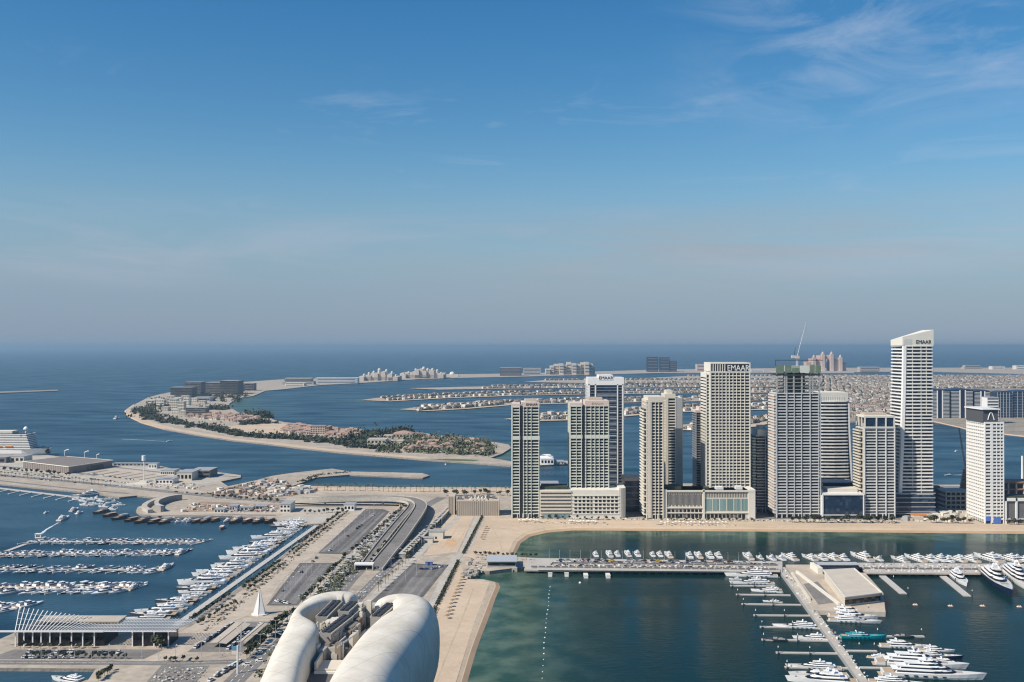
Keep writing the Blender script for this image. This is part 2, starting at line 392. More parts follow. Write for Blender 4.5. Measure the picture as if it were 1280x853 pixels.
beach('town_beach', smooth([(584, 724), (613, 727), (606, 750), (594, 780), (581, 815), (569, 853), (540, 950), (505, 1100)], 3), smooth([(586, 727), (624.5, 729), (620.5, 748), (611, 775), (599, 806), (585.5, 853), (560, 950), (530, 1100)], 3))
beach('lagoon_beach', [(634, 697), (636, 690), (642, 676), (655, 666), (680, 660), (715, 658), (960, 659), (1280, 661), (1700, 664)],
      [(644, 699), (645, 693), (652, 679), (664, 671), (686, 666), (716, 663.5), (960, 665), (1280, 668), (1700, 671)])
beach('north_beach', [(640, 611), (480, 610.5), (362, 609)], [(640, 609), (480, 608.5), (364, 607)])
# the near crescent island and the far one it joins
crescent = [(168, 506), (157, 513.6), (161, 520), (178, 528.5), (206, 536.5), (248, 544), (291, 550.5), (330, 554.5), (379, 560.5), (426, 565.5), (480, 570), (530, 574.5), (587, 578.2), (638, 582), (675, 581.7), (712, 579.5), (745, 575),
    (745, 571), (712, 576), (675, 577), (640, 577), (613, 572.5), (628, 567), (639, 560), (636, 556), (623, 553.5), (544, 543.6), (516, 539.4), (460, 538), (480, 540.5), (426, 535.6), (388, 531), (356, 528), (343, 525), (335, 521), (320, 517.5), (298, 515.7), (285, 508), (288, 503.8), (300, 497.4), (317, 495),
    (332, 488.6), (352, 487), (400, 481.5), (450, 479), (525, 474), (575, 472.5), (650, 471), (720, 469), (830, 466.3), (1000, 466), (1160, 464.5), (1280, 467.5), (1700, 470), (1700, 459.5), (1280, 459.7), (1000, 460), (830, 462), (720, 465.2), (640, 467), (570, 468), (440, 472), (350, 474.5), (300, 478), (240, 485), (200, 493), (185, 497)]
# the point (460, 538) would fold the outline back on itself: it is left out
crescent.remove((460, 538))
land('crescent_island', crescent, 2.5, GROUND)
beach('crescent_beach', [(168, 506), (157, 513.6), (161, 520), (178, 528.5), (206, 536.5), (248, 544), (291, 550.5), (330, 554.5), (379, 560.5)], [(166, 506), (155, 514), (159, 521), (177, 529.6), (205, 537.6), (248, 545), (291, 551.5), (330, 555.5), (379, 561.3)], 2.5)
FRONDS = [  # near edge, far edge of each frond, tip first
    [[(454, 500), (487, 501.6), (549, 498), (640, 494.7), (740, 492.7), (1030, 490)], [(1030, 486.8), (740, 488.5), (640, 490.6), (549, 493.5), (470, 497.6)]],
    [[(503, 511.5), (534, 513.6), (580, 511), (640, 506), (735, 503.6), (1030, 499)], [(1030, 494.5), (735, 498.5), (640, 501.5), (580, 505.4), (522, 508.8)]],
    [[(633, 523.6), (675, 526), (712, 525), (780, 520), (840, 515), (1030, 510)], [(1030, 503.5), (840, 508.5), (780, 512.8), (712, 517), (660, 519.6)]],
    [[(848, 537), (880, 538), (938, 533), (967, 527), (1030, 523)], [(1030, 515), (967, 518.5), (938, 522), (880, 528), (853, 531)]],
    [[(514, 485.4), (549, 487), (640, 485.6), (740, 484.8), (1030, 483)], [(1030, 480.6), (740, 481.8), (640, 482.8), (580, 483.6)]],
    [[(655, 477.5), (740, 479), (1030, 478)], [(1030, 474.5), (740, 474.6), (680, 475.4)]],
    [[(800, 473), (1030, 473)], [(1030, 470), (860, 470.2)]]]
strip_pts = [(163, 512), (168, 519), (184, 527.5), (210, 535), (250, 542.4), (291, 549), (330, 553), (379, 559), (426, 564), (480, 568.4), (530, 573)]
mb = MB(); mb.ribbon([(*G(x, y, 2.56), 2.56) for x, y in smooth(strip_pts, 4)], 24); struct('crescent_sand', mb, SAND)
for fr in FRONDS:
    land('palm_frond', fr[0] + fr[1], 2.0, GROUND, SAND)
    mb = MB(); mb.ribbon([(*G(x, y, 2.06), 2.06) for x, y in fr[0]], 26); struct('frond_beach', mb, SAND)
trunk = [(1028, 469), (1160, 470.5), (1180, 474), (1280, 474), (1700, 476), (1700, 552), (1280, 545), (1257, 542.5), (1211, 537), (1199, 533.6), (1165, 526), (1090, 527), (1028, 528)]
land('palm_trunk_land', trunk, 2.0, mat('trunk_ground', (.27, .23, .18), .95, var=.3, vscale=.015, var2=.25, v2scale=.06), SAND)
beach('palm_trunk_beach', [(1165, 526), (1199, 533.6), (1211, 537), (1257, 542.5), (1280, 545), (1700, 552)], [(1165, 527.5), (1199, 535), (1211, 538.5), (1257, 544), (1280, 546.6), (1700, 554)])
mb = MB(); mb.prism(px_poly([(-300, 496), (0, 489.6), (72, 487.2), (72, 488.6), (0, 491.4), (-300, 499)], 3), -1, 3); struct('far_breakwater', mb, ROCK)

# ------------------------------------------------------------------ roads, car parks, paving: sheets a little above the ground
LAYER = [LZ]
def sheet(name, pts, m, lift, mb=None):
    z = LZ + lift; mb = MB(); mb.face([(x, y, z) for x, y in px_poly(pts, z)]); return struct(name, mb, m)
def strip(name, path, w, m, lift):
    z = LZ + lift; mb = MB(); mb.ribbon([(*G(x, y, z), z) for x, y in path], w); return struct(name, mb, m)
sheet('town_sand', [(584, 725), (612, 728), (592, 780), (570, 853), (505, 1100), (440, 1100), (500, 850), (545, 762), (574, 702)], SAND, .02)
sheet('lagoon_sand', [(600, 700), (634, 697), (636, 690), (642, 676), (655, 666), (680, 660), (715, 658), (960, 659), (1280, 661), (1700, 664), (1700, 652), (1280, 653), (960, 651), (715, 648.5), (604, 646), (576, 694)], SAND, .02)
sheet('north_sand', [(640, 611.5), (480, 611), (372, 610), (390, 614.5), (480, 616), (640, 617)], SAND, .02)
sheet('quay_paving', [(-420, 531), (0, 567), (60, 570), (142, 580), (197, 583), (220, 588), (262, 590), (298, 595), (262, 604), (200, 612), (100, 602), (0, 592), (-420, 556)], CONC, .03)
sheet('quay_yard', [(90, 592), (142, 585.5), (200, 592), (238, 604), (190, 607)], PAVE, .06)
sheet('boulevard_ground', [(230, 880), (330, 790), (382, 745), (437, 693), (470, 664), (500, 636), (560, 632), (600, 640), (560, 673), (520, 704), (470, 760), (420, 830), (390, 880)], GROUND, .03)
strip('boulevard', [(345, 850), (398, 770), (436, 725), (470, 690), (500, 660), (533, 632), (552, 622)], 13, ASPH2, .06)
strip('boulevard', [(285, 860), (362, 782), (410, 736), (452, 694), (485, 660), (508, 637)], 12, ASPH2, .06)
strip('boulevard', [(385, 830), (432, 765), (470, 725), (500, 697), (530, 668), (556, 643), (566, 633)], 9, ASPH2, .06)
strip('pavement', [(320, 815), (372, 765), (417, 722), (455, 683), (490, 647)], 9, CONC, .07)
strip('pavement', [(446, 770), (480, 733), (512, 703), (545, 672), (575, 645)], 7, CONC, .07)
strip('parking_bays', [(447, 689), (505, 631)], 8, PAVE, .05)
strip('quay_road', [(-420, 552), (0, 594), (100, 603), (180, 611.5), (260, 620), (323, 624.5), (362, 627)], 14, ASPH2, .07)
strip('quay_road', [(-420, 546), (0, 588.5), (100, 598), (180, 607), (260, 616), (330, 621), (420, 623)], 11, PAVE, .07)
strip('ground_road', [(362, 632.5), (440, 632), (505, 632)], 11, ASPH, .07)
strip('beach_road', [(390, 615.5), (480, 617), (560, 618), (640, 618)], 9, PAVE, .05)
strip('dhow_road', [(190, 642.5), (260, 641), (345, 641.5), (420, 643)], 15, PAVE, .06)
sheet('dhow_yard', [(352, 656), (402, 654), (430, 636), (372, 634), (350, 645)], CONC, .04)
sheet('car_park', [(397, 692), (436, 693), (487, 639.5), (478, 636.5), (457, 636.5)], ASPH, .08)
sheet('car_park', [(375, 704), (417, 704), (372, 757), (333, 757)], ASPH, .08)
sheet('car_park', [(234, 815), (291, 778), (339, 777), (303, 815)], ASPH2, .08)
sheet('car_park', [(516, 704.5), (561, 706), (530, 745), (470, 800), (425, 800), (466, 750)], ASPH, .08)
sheet('car_park_patch', [(515, 722), (540, 722), (524, 745), (500, 745)], ASPH2, .10)
sheet('plaza', [(180, 856), (202, 832), (262, 832), (243, 856)], ASPH2, .08)
sheet('waterfront_promenade', [(206, 800), (236, 785), (275, 757), (330, 719), (412, 652), (458, 636), (445, 652), (395, 692), (355, 722), (330, 760), (292, 777), (234, 815), (205, 828), (170, 836), (160, 826)], PAVE, .05)
strip('quay_edge', [(234, 784), (272, 756), (328, 717), (409, 653)], 4, ROCK, .09)
sheet('pergola_road', [(-420, 826), (0, 818), (18, 812), (175, 812), (205, 812), (180, 824), (0, 824)], ASPH2, .08)
strip('pergola_road', [(-420, 845), (0, 828), (180, 829), (230, 829), (330, 826)], 8, ASPH2, .09)
sheet('beach_walk', [(594, 646), (603, 646), (579, 694), (573, 701), (545, 758), (505, 858), (488, 900), (470, 900), (495, 850), (538, 749), (563, 699), (574, 690)], CONC, .08)
strip('sand_path', [(608, 646), (583, 693)], 2.5, CONC, .05)
strip('sand_path', [(606, 659), (630, 661), (650, 664)], 3, PAVE, .05)
sheet('building_plot', [(560, 646), (592, 646), (572, 690), (530, 695), (545, 672)], SAND, .05)
sheet('stained_sand', [(560, 674), (568, 673), (571, 680), (563, 684), (555, 681)], mat('orange_sand', (.52, .34, .18), .95, var=.15, vscale=.1), .09)
sheet('tower_terrace', [(556, 643), (720, 646), (960, 649), (1120, 650), (1700, 652), (1700, 655.5), (1280, 654), (1120, 653.5), (960, 653), (720, 650), (556, 646.5)], PAVE, .06)
sheet('tower_streets', [(660, 608), (1700, 608), (1700, 652), (1120, 650), (960, 649), (720, 646), (660, 645)], ASPH2, .03)
sheet('spoil_ground', [(1126, 642), (1215, 640), (1215, 652), (1126, 651)], GROUND, .08)

# painted lines: bays in the car parks, dashes on the roads
PAINT = mat('road_paint', (.62, .60, .56), .7, var=.25, vscale=.4)
def bay_lines(name, quad, n, rows, lift):
    """thin white bay lines in rows along the car park, quad = near left, near right, far right, far left"""
    z = LZ + lift; a, b, c, d = [Vector(G(*p, z)) for p in quad]; mb = MB()
    for r in rows:
        for k in range(n):
            v = (k + .5) / n; p = a.lerp(d, v).lerp(b.lerp(c, v), r - .055); q = a.lerp(d, v).lerp(b.lerp(c, v), r + .055); w = (d - a).normalized() * .16
            mb.face([(*(p - w), z), (*(q - w), z), (*(q + w), z), (*(p + w), z)])
    tag(mb.build(name, PAINT), kind='structure')
bay_lines('parking_markings', [(399, 690), (434, 691), (483, 640), (462, 639)], 70, (.10, .36, .64, .90), .12)
bay_lines('parking_markings', [(337, 755), (372, 755), (415, 705.5), (377, 705.5)], 60, (.10, .36, .64, .90), .12)
bay_lines('parking_markings', [(470, 756), (520, 752), (558, 707), (516, 706)], 44, (.08, .36, .64, .92), .14)
def dashes(name, path, n, off, lift, ln=2.2, w=.22):
    mb = MB(); z = LZ + lift
    for x, y, a in line_px(path, n, z):
        c, s = math.cos(a), math.sin(a); x, y = x - s * off, y + c * off
        mb.face([(x - c * ln + s * w, y - s * ln - c * w, z), (x + c * ln + s * w, y + s * ln - c * w, z), (x + c * ln - s * w, y + s * ln + c * w, z), (x - c * ln - s * w, y - s * ln + c * w, z)])
    tag(mb.build(name, PAINT), kind='structure')
for pth in ([(345, 850), (398, 770), (436, 725), (470, 690), (500, 660), (533, 632)], [(285, 860), (362, 782), (410, 736), (452, 694), (485, 660)], [(385, 830), (432, 765), (470, 725), (500, 697), (530, 668), (556, 643)]):
    for o in (-2, 2): dashes('lane_markings', pth, 60, o, .10)
dashes('lane_markings', [(0, 594), (100, 603), (180, 611.5), (260, 620), (323, 624.5)], 60, 0, .11, 3, .3)
dashes('lane_markings', [(-100, 838), (0, 828), (180, 829), (230, 829), (326, 826)], 50, 0, .12)
strip('quay_lane', [(-420, 541), (0, 583), (60, 588), (120, 594)], 8, ASPH2, .09)
strip('quay_wall_top', [(-420, 530.5), (0, 568.5), (60, 571.3), (142, 581), (186, 584)], 5, PAVE, .10)
strip('tyre_track', [(404, 690), (468, 641)], 5, ASPH2, .10); strip('tyre_track', [(427, 691), (480, 641)], 4, ASPH2, .10); strip('tyre_track', [(345, 755), (387, 706)], 5, ASPH2, .10); strip('tyre_track', [(364, 755), (407, 706)], 4, ASPH2, .10)

for pth in ([(575, 652), (566, 668), (552, 686)], [(586, 650), (578, 670), (562, 690)], [(612, 655), (622, 672), (628, 690)], [(640, 657), (700, 654), (800, 656)], [(820, 656.5), (960, 656), (1120, 657), (1270, 658)], [(592, 735), (578, 772), (560, 815), (545, 853)]):
    strip('tyre_track', smooth(pth, 4), .9, mat('packed_sand', (.46, .35, .24), .95, var=.2, vscale=.2), .06)

for i in range(7):
    x = 100 + i * 15; strip('yard_bay', [(x, 594 + i * 1.2), (x + 34, 588 + i * 1.2)], 5.5, ASPH2, .11)
strip('quay_service_road', [(142, 584), (200, 590.5), (262, 594), (296, 596)], 7, ASPH2, .12)
strip('quay_service_road', [(-420, 557), (0, 601), (100, 612), (160, 617)], 6, ASPH2, .10)
strip('dhow_lane', [(196, 645), (290, 643.6), (345, 644.5)], 4, ASPH2, .10)
sheet('dhow_yard_ground', [(232, 640), (345, 640), (350, 631), (250, 627)], mat('brown_ground', (.30, .21, .145), .95, var=.3, vscale=.06, var2=.25, v2scale=.3), .05)
sheet('scrub_ground', [(255, 618), (355, 624), (392, 612), (340, 599), (300, 606)], MATS['brown_ground'], .05)
# ------------------------------------------------------------------ towers on the beach
def text_mesh(txt, size, depth, name, m, parent, loc, rx=R(90), sx=1.0):
    cu = bpy.data.curves.new(name, 'FONT'); cu.body = txt; cu.size = size; cu.extrude = depth; cu.align_x = 'CENTER'; cu.resolution_u = 2
    tmp = bpy.data.objects.new(name, cu); C.objects.link(tmp); bpy.context.view_layer.update()
    me = bpy.data.meshes.new_from_object(tmp); bpy.data.objects.remove(tmp)
    me.materials.clear(); me.materials.append(m)
    o = bpy.data.objects.new(name, me); C.objects.link(o); o.parent = parent; o.location = loc; o.rotation_euler = (rx, 0, 0); o.scale = (sx, 1, 1)
    return o
def inst(name, src, parent, loc=(0, 0, 0)):
    o = bpy.data.objects.new(name, src.data); C.objects.link(o); o.parent = parent; o.location = loc; return o
def tower(name, label, x0, x1, ytop, ybase, depth, floors, slab=OFFW, glass=GLASS, sh=1.15, inset=1.3, piers=(), side_piers=(), pier_w=.7, pier_m=None, zb=2.0, recess=(), mid=(), jitter=0.0, base_h=5.0, pier_out=.25, cat='tower', shape=None, pier_top=None):
    """a real tower: dark glazed core, one projecting slab with parapet for every floor, upright piers.
    x0..x1, ytop, ybase: front face on the photograph (ybase = where it meets the ground)"""
    _, Y = G(640, ybase, 2.0); X0, X1 = at_depth(x0, Y), at_depth(x1, Y); W = X1 - X0; H = z_at(ytop, Y) - zb
    t = thing(name, label, cat, (X0, Y, zb))
    fh = (H - base_h) / floors
    mb = MB(); zcuts = [0] + [base_h + fh * i for i in range(floors + 1)]
    if shape is None:
        spans = []; cur = 0
        for a, b in recess: spans.append((cur, a)); cur = b
        spans.append((cur, 1))
        outl = [(a * W, b * W) for a, b in spans]
        mb.box(inset, W - inset, inset * 1.6, depth - inset, 0, H - .3); mb.build('glass_core', glass, t)
        for vi in range(2):
            pass
        prots = []
        for vi in range(3 if jitter else 1):
            mb = MB(); rng = random.Random(vi + len(name))
            for a, b in outl:
                j = jitter * rng.random() if jitter else 0
                mb.box(a + (j if a == 0 else 0), b - (jitter * rng.random() if jitter and b == W else 0), 0 if not jitter else .8 * rng.random(), depth, 0, sh)
            if recess: mb.box(outl[0][0] + .2, outl[-1][1] - .2, inset * 1.4, depth - .2, .2, sh - .3)
            prots.append(mb)
        src = []
        for i in range(floors + 1):
            k = i % len(prots)
            if k >= len(src): o = prots[k].build('floor_slab', slab, t, loc=(0, 0, zcuts[i + 1] - sh * .5)); src.append(o)
            else: inst('floor_slab', src[k], t, (0, 0, zcuts[i + 1] - sh * .5))
        for i in mid:
            mb = MB()
            for a, b in outl: mb.box(a - .15, b + .15, -.15, depth + .15, 0, fh * 1.25)
            mb.build('plant_floor_band', slab, t, loc=(0, 0, zcuts[i] - sh * .2))
        # ground storey columns
        n = max(3, int(W / 6))
        for k in range(n + 1):
            mb = MB(); x = .4 + (W - .8) * k / n; mb.box(x - .45, x + .45, .15, 1.1, 0, base_h); mb.build('base_column', slab, t)
        for k, p in enumerate(piers):
            wd = pier_w; f = p
            if isinstance(p, tuple): f, wd = p
            mb = MB(); mb.box(f * W - wd / 2, f * W + wd / 2, -pier_out, 1.9, base_h * .2, (pier_top or H) + .4); mb.build('pier', pier_m or slab, t)
        for f in side_piers:
            for sx in (-pier_out, W - 1.2):
                mb = MB(); mb.box(sx, sx + 1.2 + pier_out, f * depth - .35, f * depth + .35, base_h * .2, H + .4); mb.build('pier', pier_m or slab, t)
    else:
        core = MB()
        for i in range(floors + 1):
            z = zcuts[i + 1]; pts = shape(min(1, z / H), W, depth)
            cx = sum(p[0] for p in pts) / len(pts); cyy = sum(p[1] for p in pts) / len(pts)
            ins = [(cx + (x - cx) * (1 - 2.4 / W), cyy + (y - cyy) * (1 - 3.2 / depth)) for x, y in pts]
            core.prism(ins, zcuts[i] + .01, z - .01)
            mb = MB(); mb.prism(pts, 0, sh, bottom=True); mb.build('floor_slab', slab, t, loc=(0, 0, z - sh * .5))
        core.build('glass_core', glass, t)
    return t, W, H, fh
def part(t, name, m, *boxes):
    mb = MB()
    for b in boxes: mb.box(*b)
    return mb.build(name, m, t)

PALEG = mat('pale_green_render', (.60, .62, .54), .7, var=.05, vscale=.1)
GREYW = mat('grey_white_render', (.60, .60, .58), .7, var=.05, vscale=.1)
PEACH = mat('peach_render', (.62, .50, .42), .75, var=.05, vscale=.1)
# T1 ------------------------------------------------ slim pair of slabs with a dark slot
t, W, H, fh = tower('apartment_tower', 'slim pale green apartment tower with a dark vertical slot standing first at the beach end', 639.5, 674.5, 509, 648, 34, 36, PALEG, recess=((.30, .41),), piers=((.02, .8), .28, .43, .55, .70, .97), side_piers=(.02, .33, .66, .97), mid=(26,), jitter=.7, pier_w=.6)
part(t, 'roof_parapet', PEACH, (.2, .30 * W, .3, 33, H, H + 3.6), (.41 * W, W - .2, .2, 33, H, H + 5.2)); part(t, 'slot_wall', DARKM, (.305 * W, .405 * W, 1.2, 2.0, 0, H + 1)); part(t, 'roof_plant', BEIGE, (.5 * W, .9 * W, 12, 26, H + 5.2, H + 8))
text_mesh('EMAAR', 3.6, .12, 'sign_letters', DARKM, t, (.72 * W, .04, H + 1.6), sx=1.1)
# T2 ------------------------------------------------ the wider sibling on the podium
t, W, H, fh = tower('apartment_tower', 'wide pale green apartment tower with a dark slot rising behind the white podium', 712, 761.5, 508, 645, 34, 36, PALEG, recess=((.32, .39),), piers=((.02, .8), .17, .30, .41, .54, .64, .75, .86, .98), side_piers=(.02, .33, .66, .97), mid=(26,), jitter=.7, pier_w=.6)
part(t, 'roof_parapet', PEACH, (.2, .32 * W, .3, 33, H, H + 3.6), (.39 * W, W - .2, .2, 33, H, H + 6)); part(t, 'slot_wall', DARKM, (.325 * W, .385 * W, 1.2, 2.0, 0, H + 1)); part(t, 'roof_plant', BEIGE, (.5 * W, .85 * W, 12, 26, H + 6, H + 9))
text_mesh('EMAAR', 3.2, .1, 'sign_letters', BEIGE, t, (.7 * W, .06, H + 2), sx=1.3)
# T3 ------------------------------------------------ taller dark tower in a white frame
t, W, H, fh = tower('framed_tower', 'tall dark blue tower in a white frame behind the wide green one', 735, 779.5, 481, 631, 36, 40, mat('blue_grey_slab', (.20, .22, .25), .5), GLASSB, sh=.8, inset=1.0, piers=((.03, 2.2), (.21, 1.6), (.83, 1.3), (.975, 1.6)), pier_m=WHITE, side_piers=(.03, .5, .97), pier_out=.5)
part(t, 'frame_head', WHITE, (-.3, W + .3, -.5, 36, H - .6, H + 5), (-.3, W * .30, -.5, 30, H + 5, H + 8.5), (W * .70, W + .3, -.5, 30, H + 5, H + 8.5), (W * .30, W * .70, -.7, 30, H + 5, H + 11.5))
part(t, 'curtain_wall', GLASSB, (W * .235, W * .81, .35, 1.2, 4, H - 1.2)); part(t, 'spandrel_band', GREYW, *[(W * .25, W * .80, .2, .6, 6 + fh * 2 * k, 6.7 + fh * 2 * k) for k in range(int(H / fh / 2) - 1)])
text_mesh('EMAAR', 5.0, .15, 'sign_letters', DARKM, t, (W * .5, -.85, H + 6.4), sx=1.05)
# T4 + T4b ------------------------------------------ cream pair left of the long podium
t, W, H, fh = tower('stepped_tower', 'cream stepped tower with a broad smooth pier, left of the long podium', 808, 829.5, 503, 649, 40, 37, OFFW, piers=((.17, 3.2), (.30, .6), .52, .72, (.97, 1.0)), side_piers=(.02, .25, .5, .75, .97), jitter=.5, pier_m=CREAM, pier_w=.6, pier_out=.4)
part(t, 'stepped_crown', CREAM, (-.2, W * .28, -.2, 39, H, H + 2.5), (W * .10, W + .1, -.35, 39, H, H + 6))
part(t, 'side_wing', OFFW, *[(-3.2, -.05, 2 + (k % 2) * 2.5, 36, 4 + fh * k, 5.1 + fh * k) for k in range(35)]); part(t, 'wing_glass', GLASS, (-1.6, .0, 4, 35, 0, H - 8))
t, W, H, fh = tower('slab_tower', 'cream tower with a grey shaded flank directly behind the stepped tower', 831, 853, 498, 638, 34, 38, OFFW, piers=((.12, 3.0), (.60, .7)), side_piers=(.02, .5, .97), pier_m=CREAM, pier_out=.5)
part(t, 'shade_grey_flank', GREYC, (W * .62, W * .99, -.15, 1.4, 0, H + .5)); part(t, 'stepped_crown', CREAM, (0, W * .6, -.4, 30, H, H + 5), (W * .12, W * .45, 3, 22, H + 5, H + 9))  # grey front panel paints in the shade of the flank
# T5 + T5b ------------------------------------------ gridded tower with an open sign crown
t, W, H, fh = tower('gridded_tower', 'tall cream gridded tower with an open sign frame on its roof, above the long podium', 887.5, 938, 466, 645, 36, 45, OFFW, sh=1.25, piers=((.015, 1.3), .13, .22, (.30, .55), (.40, .8), (.48, .8), .57, (.66, .5), (.76, .5), .86, (.985, 1.1)), side_piers=(.02, .2, .4, .6, .8, .97), pier_w=.6, pier_out=.35)
part(t, 'shoulder_wing', OFFW, *[(-4.2, -.2, 1.5, 34, 5 + fh * k, 6.2 + fh * k) for k in range(44)], (-4.2, -3.2, 1.2, 34.2, 0, H), (-.9, -.2, 1.2, 34, 0, H)); part(t, 'wing_glass', GLASS, (-3.6, .2, 2.6, 33, 0, H - 3))
part(t, 'crown_frame', OFFW, (0, W, -.2, 1.2, H, H + 1.4), (0, W, -.2, 36, H + 9.6, H + 11.2), (0, 1.2, -.2, 36, H + 1.4, H + 9.6), (W - 1.2, W, -.2, 36, H + 1.4, H + 9.6)); part(t, 'crown_backing', DGREY, (1.2, W - 1.2, 3, 4, H, H + 9.6))
for k in range(6): part(t, 'crown_fin', OFFW, (W * (.07 + .058 * k), W * (.07 + .058 * k) + .8, -.1, 1, H + 1.4, H + 9.6))
text_mesh('EMAAR', 9.2, .3, 'sign_letters', WHITE, t, (W * .70, -.1, H + 2.1), sx=.84)
t, W, H, fh = tower('dark_tower', 'slim dark balcony tower half hidden left of the gridded tower', 869.5, 885, 516, 622, 30, 34, GREYC, sh=.7, piers=((.05, .5), .45), jitter=1.0)
part(t, 'roof_cap', PEACH, (-.5, W * .7, -.3, 29, H, H + 3), (W * .3, W, 3, 24, H + 3, H + 7))
# T6 ------------------------------------------------ balcony tower with greenish flank
t, W, H, fh = tower('balcony_tower', 'dark balcony tower with a greenish left flank between the gridded and the unfinished tower', 945, 969, 545, 641, 36, 25, GREYW, sh=.9, piers=(.5, .96), jitter=1.2)
part(t, 'green_flank', PALEG, *[(-3.6, .4, 1 + (k % 2) * 1.5, 34, 4.6 + fh * k, 6 + fh * k) for k in range(25)]); part(t, 'flank_glass', GLASST, (-2, .1, 3, 33, 0, H - 2)); part(t, 'roof_block', OFFW, (2, W - 1, 1.5, 30, H, H + 7), (W * .25, W * .6, 8, 22, H + 7, H + 11))
# T7 ------------------------------------------------ tower under construction
t, W, H, fh = tower('unfinished_tower', 'unfinished concrete tower with green formwork and a crane on its top', 970, 1026, 492, 648, 34, 41, GREYW, sh=1.2, piers=((.02, .6), (.24, 1.2), (.41, .7), (.57, .7), (.765, 1.0), (.95, .5)), side_piers=(.02, .3, .6, .97), pier_m=STEEL, jitter=.5)
RAW = mat('raw_concrete', (.36, .36, .34), .9, var=.15, vscale=.2); FORM = mat('green_formwork', (.15, .20, .14), .8, var=.2, vscale=.3); SCAF = mat('orange_edge_net', (.50, .36, .29), .9, rnd=.2)
for k in range(6): part(t, 'bare_floor', RAW, (0, W, .2, 33, H + 3.9 * (k + 1), H + 3.9 * (k + 1) + .5))
for f in (.03, .20, .24, .40, .58, .76, .82, .97): part(t, 'bare_column', RAW, (f * W - .7, f * W + .7, .3, 2, H - 1, H + 24))
part(t, 'bare_core', RAW, (.3 * W, .7 * W, 10, 26, H, H + 30))
for a, b, dz in ((.0, .08, 9), (.08, .18, 8), (.20, .34, 9), (.36, .52, 5.5), (.54, .74, 8), (.76, .86, 9), (.88, 1.0, 8)): part(t, 'formwork_panel', (FORM if int(a * 50) % 2 == 0 else PALEG), (a * W, b * W, -.5, .4, H + 22.5, H + 22.5 + dz))
part(t, 'safety_deck', DARKM, (-.5, W + .6, -.6, 33, H + 20.4, H + 21), (-.9, W + 2, -.8, -.3, H + 36.0, H + 36.7), (-.9, -.4, -.8, -.3, H + 30, H + 36)); [part(t, 'flank_parapet', PEACH if k % 3 == 0 else GREYW, (-1.9, .2, .5 + (k % 3) * .9, 33, 5 + fh * k, 7.0 + fh * k)) for k in range(41)]; part(t, 'edge_net', SCAF, *[(-2.0, -1.85, 1.5, 12, 7 + fh * k, 7.7 + fh * k) for k in range(41)]); part(t, 'side_glass', GLASS, (-.6, .2, 3, 32, 0, H - 1))
CZ = 2 + H + 30; CX = t.location.x + .56 * W; CY = t.location.y + 16
cr = thing('tower_crane', 'white luffing crane standing on top of the unfinished tower', 'crane', (CX, CY, CZ))
mb = MB(); mb.box(-1, 1, -1, 1, 0, 8); mb.build('crane_mast', STEEL, cr); mb = MB(); mb.box(-2.2, 2.2, -1.6, 1.6, 8, 11); mb.box(-6, -2.2, -1.4, 1.4, 8.5, 11.5); mb.build('crane_cab', mat('crane_pale', (.58, .50, .44), .7), cr)
mb = MB()
for s in (-.6, .6):
    mb.tube((0, s, 10), (10, s, 48), .22, .18, 4)
    for k in range(12): mb.tube((10 * k / 12, s, 10 + 38 * k / 12), (10 * (k + 1) / 12, -s, 10 + 38 * (k + 1) / 12), .12, n=3)
mb.build('crane_jib', STEEL, cr); mb = MB(); mb.tube((-3, 0, 11), (-2, 0, 20), .3, n=4); mb.tube((-2, 0, 20), (10, 0, 48), .08, n=3); mb.tube((10, 0, 48), (10, 0, 34), .06, n=3); mb.build('crane_cable', DARKM, cr)
# T8 ------------------------------------------------ white curved tower
def shape8(u, W, D):
    fl = 5.5 * (1 - u) ** 1.6
    return [(-2, 1.5), (3, 0), (W * .5, -1.2), (W - 3, 0), (W - 1 + fl * .5, .6), (W + fl, 3), (W + fl, D), (-2, D)]
t, W, H, fh = tower('curved_tower', 'white banded tower with a curved right edge behind the unfinished tower', 1025, 1060, 502, 626, 34, 29, WHITE, sh=1.6, shape=shape8)
part(t, 'solid_crown', OFFW, (-2, W, .2, 34, H, H + 11)); part(t, 'crown_fin', GREYW, *[(-1.6 + 2.2 * k, -1.0 + 2.2 * k, -.1, .2, H + .8, H + 6) for k in range(15)])
mb = MB(); pts = [(W + 5.5 * (1 - u) ** 1.6, u * H) for u in [i / 12 for i in range(13)]]
mb.loftq([(x, 1.5, z) for x, z in pts], [(x + 2.2, 1.5, z) for x, z in pts], 0, False); mb.loftq([(x + 2.2, 1.5, z) for x, z in pts], [(x + 2.2, 33, z) for x, z in pts], 0, False); mb.build('edge_blade', WHITE, t)
# T9 ------------------------------------------------ tower with three big dark roof windows
t, W, H, fh = tower('flat_roofed_tower', 'pale tower with three large dark windows under its flat roof', 1080, 1119, 536, 648, 28, 29, GREYW, sh=1.3, piers=((.02, .8), (.40, .9), (.70, .9), (.98, .8)), side_piers=(.02, .35, .65, .97), jitter=.6, pier_out=.4)
part(t, 'roof_storey', OFFW, (0, W, 0, 1, H + .6, H + 2.2), (0, W, 0, 28, H + 12, H + 14), *[(f * W - .7, f * W + .7, 0, 1, H + 2.2, H + 12) for f in (.03, .40, .70, .97)], *[(x, x + 1, y, y + 1, H + 2.2, H + 12) for x in (0, W - 1) for y in (9, 18, 27)]); part(t, 'roof_core', SLATE, (3, W - 3, 6, 24, H, H + 12))
for a, b in ((.05, .38), (.42, .68), (.72, .95)): part(t, 'roof_window', GLASSB, (a * W, b * W, .8, 1.6, H + 2.2, H + 12))
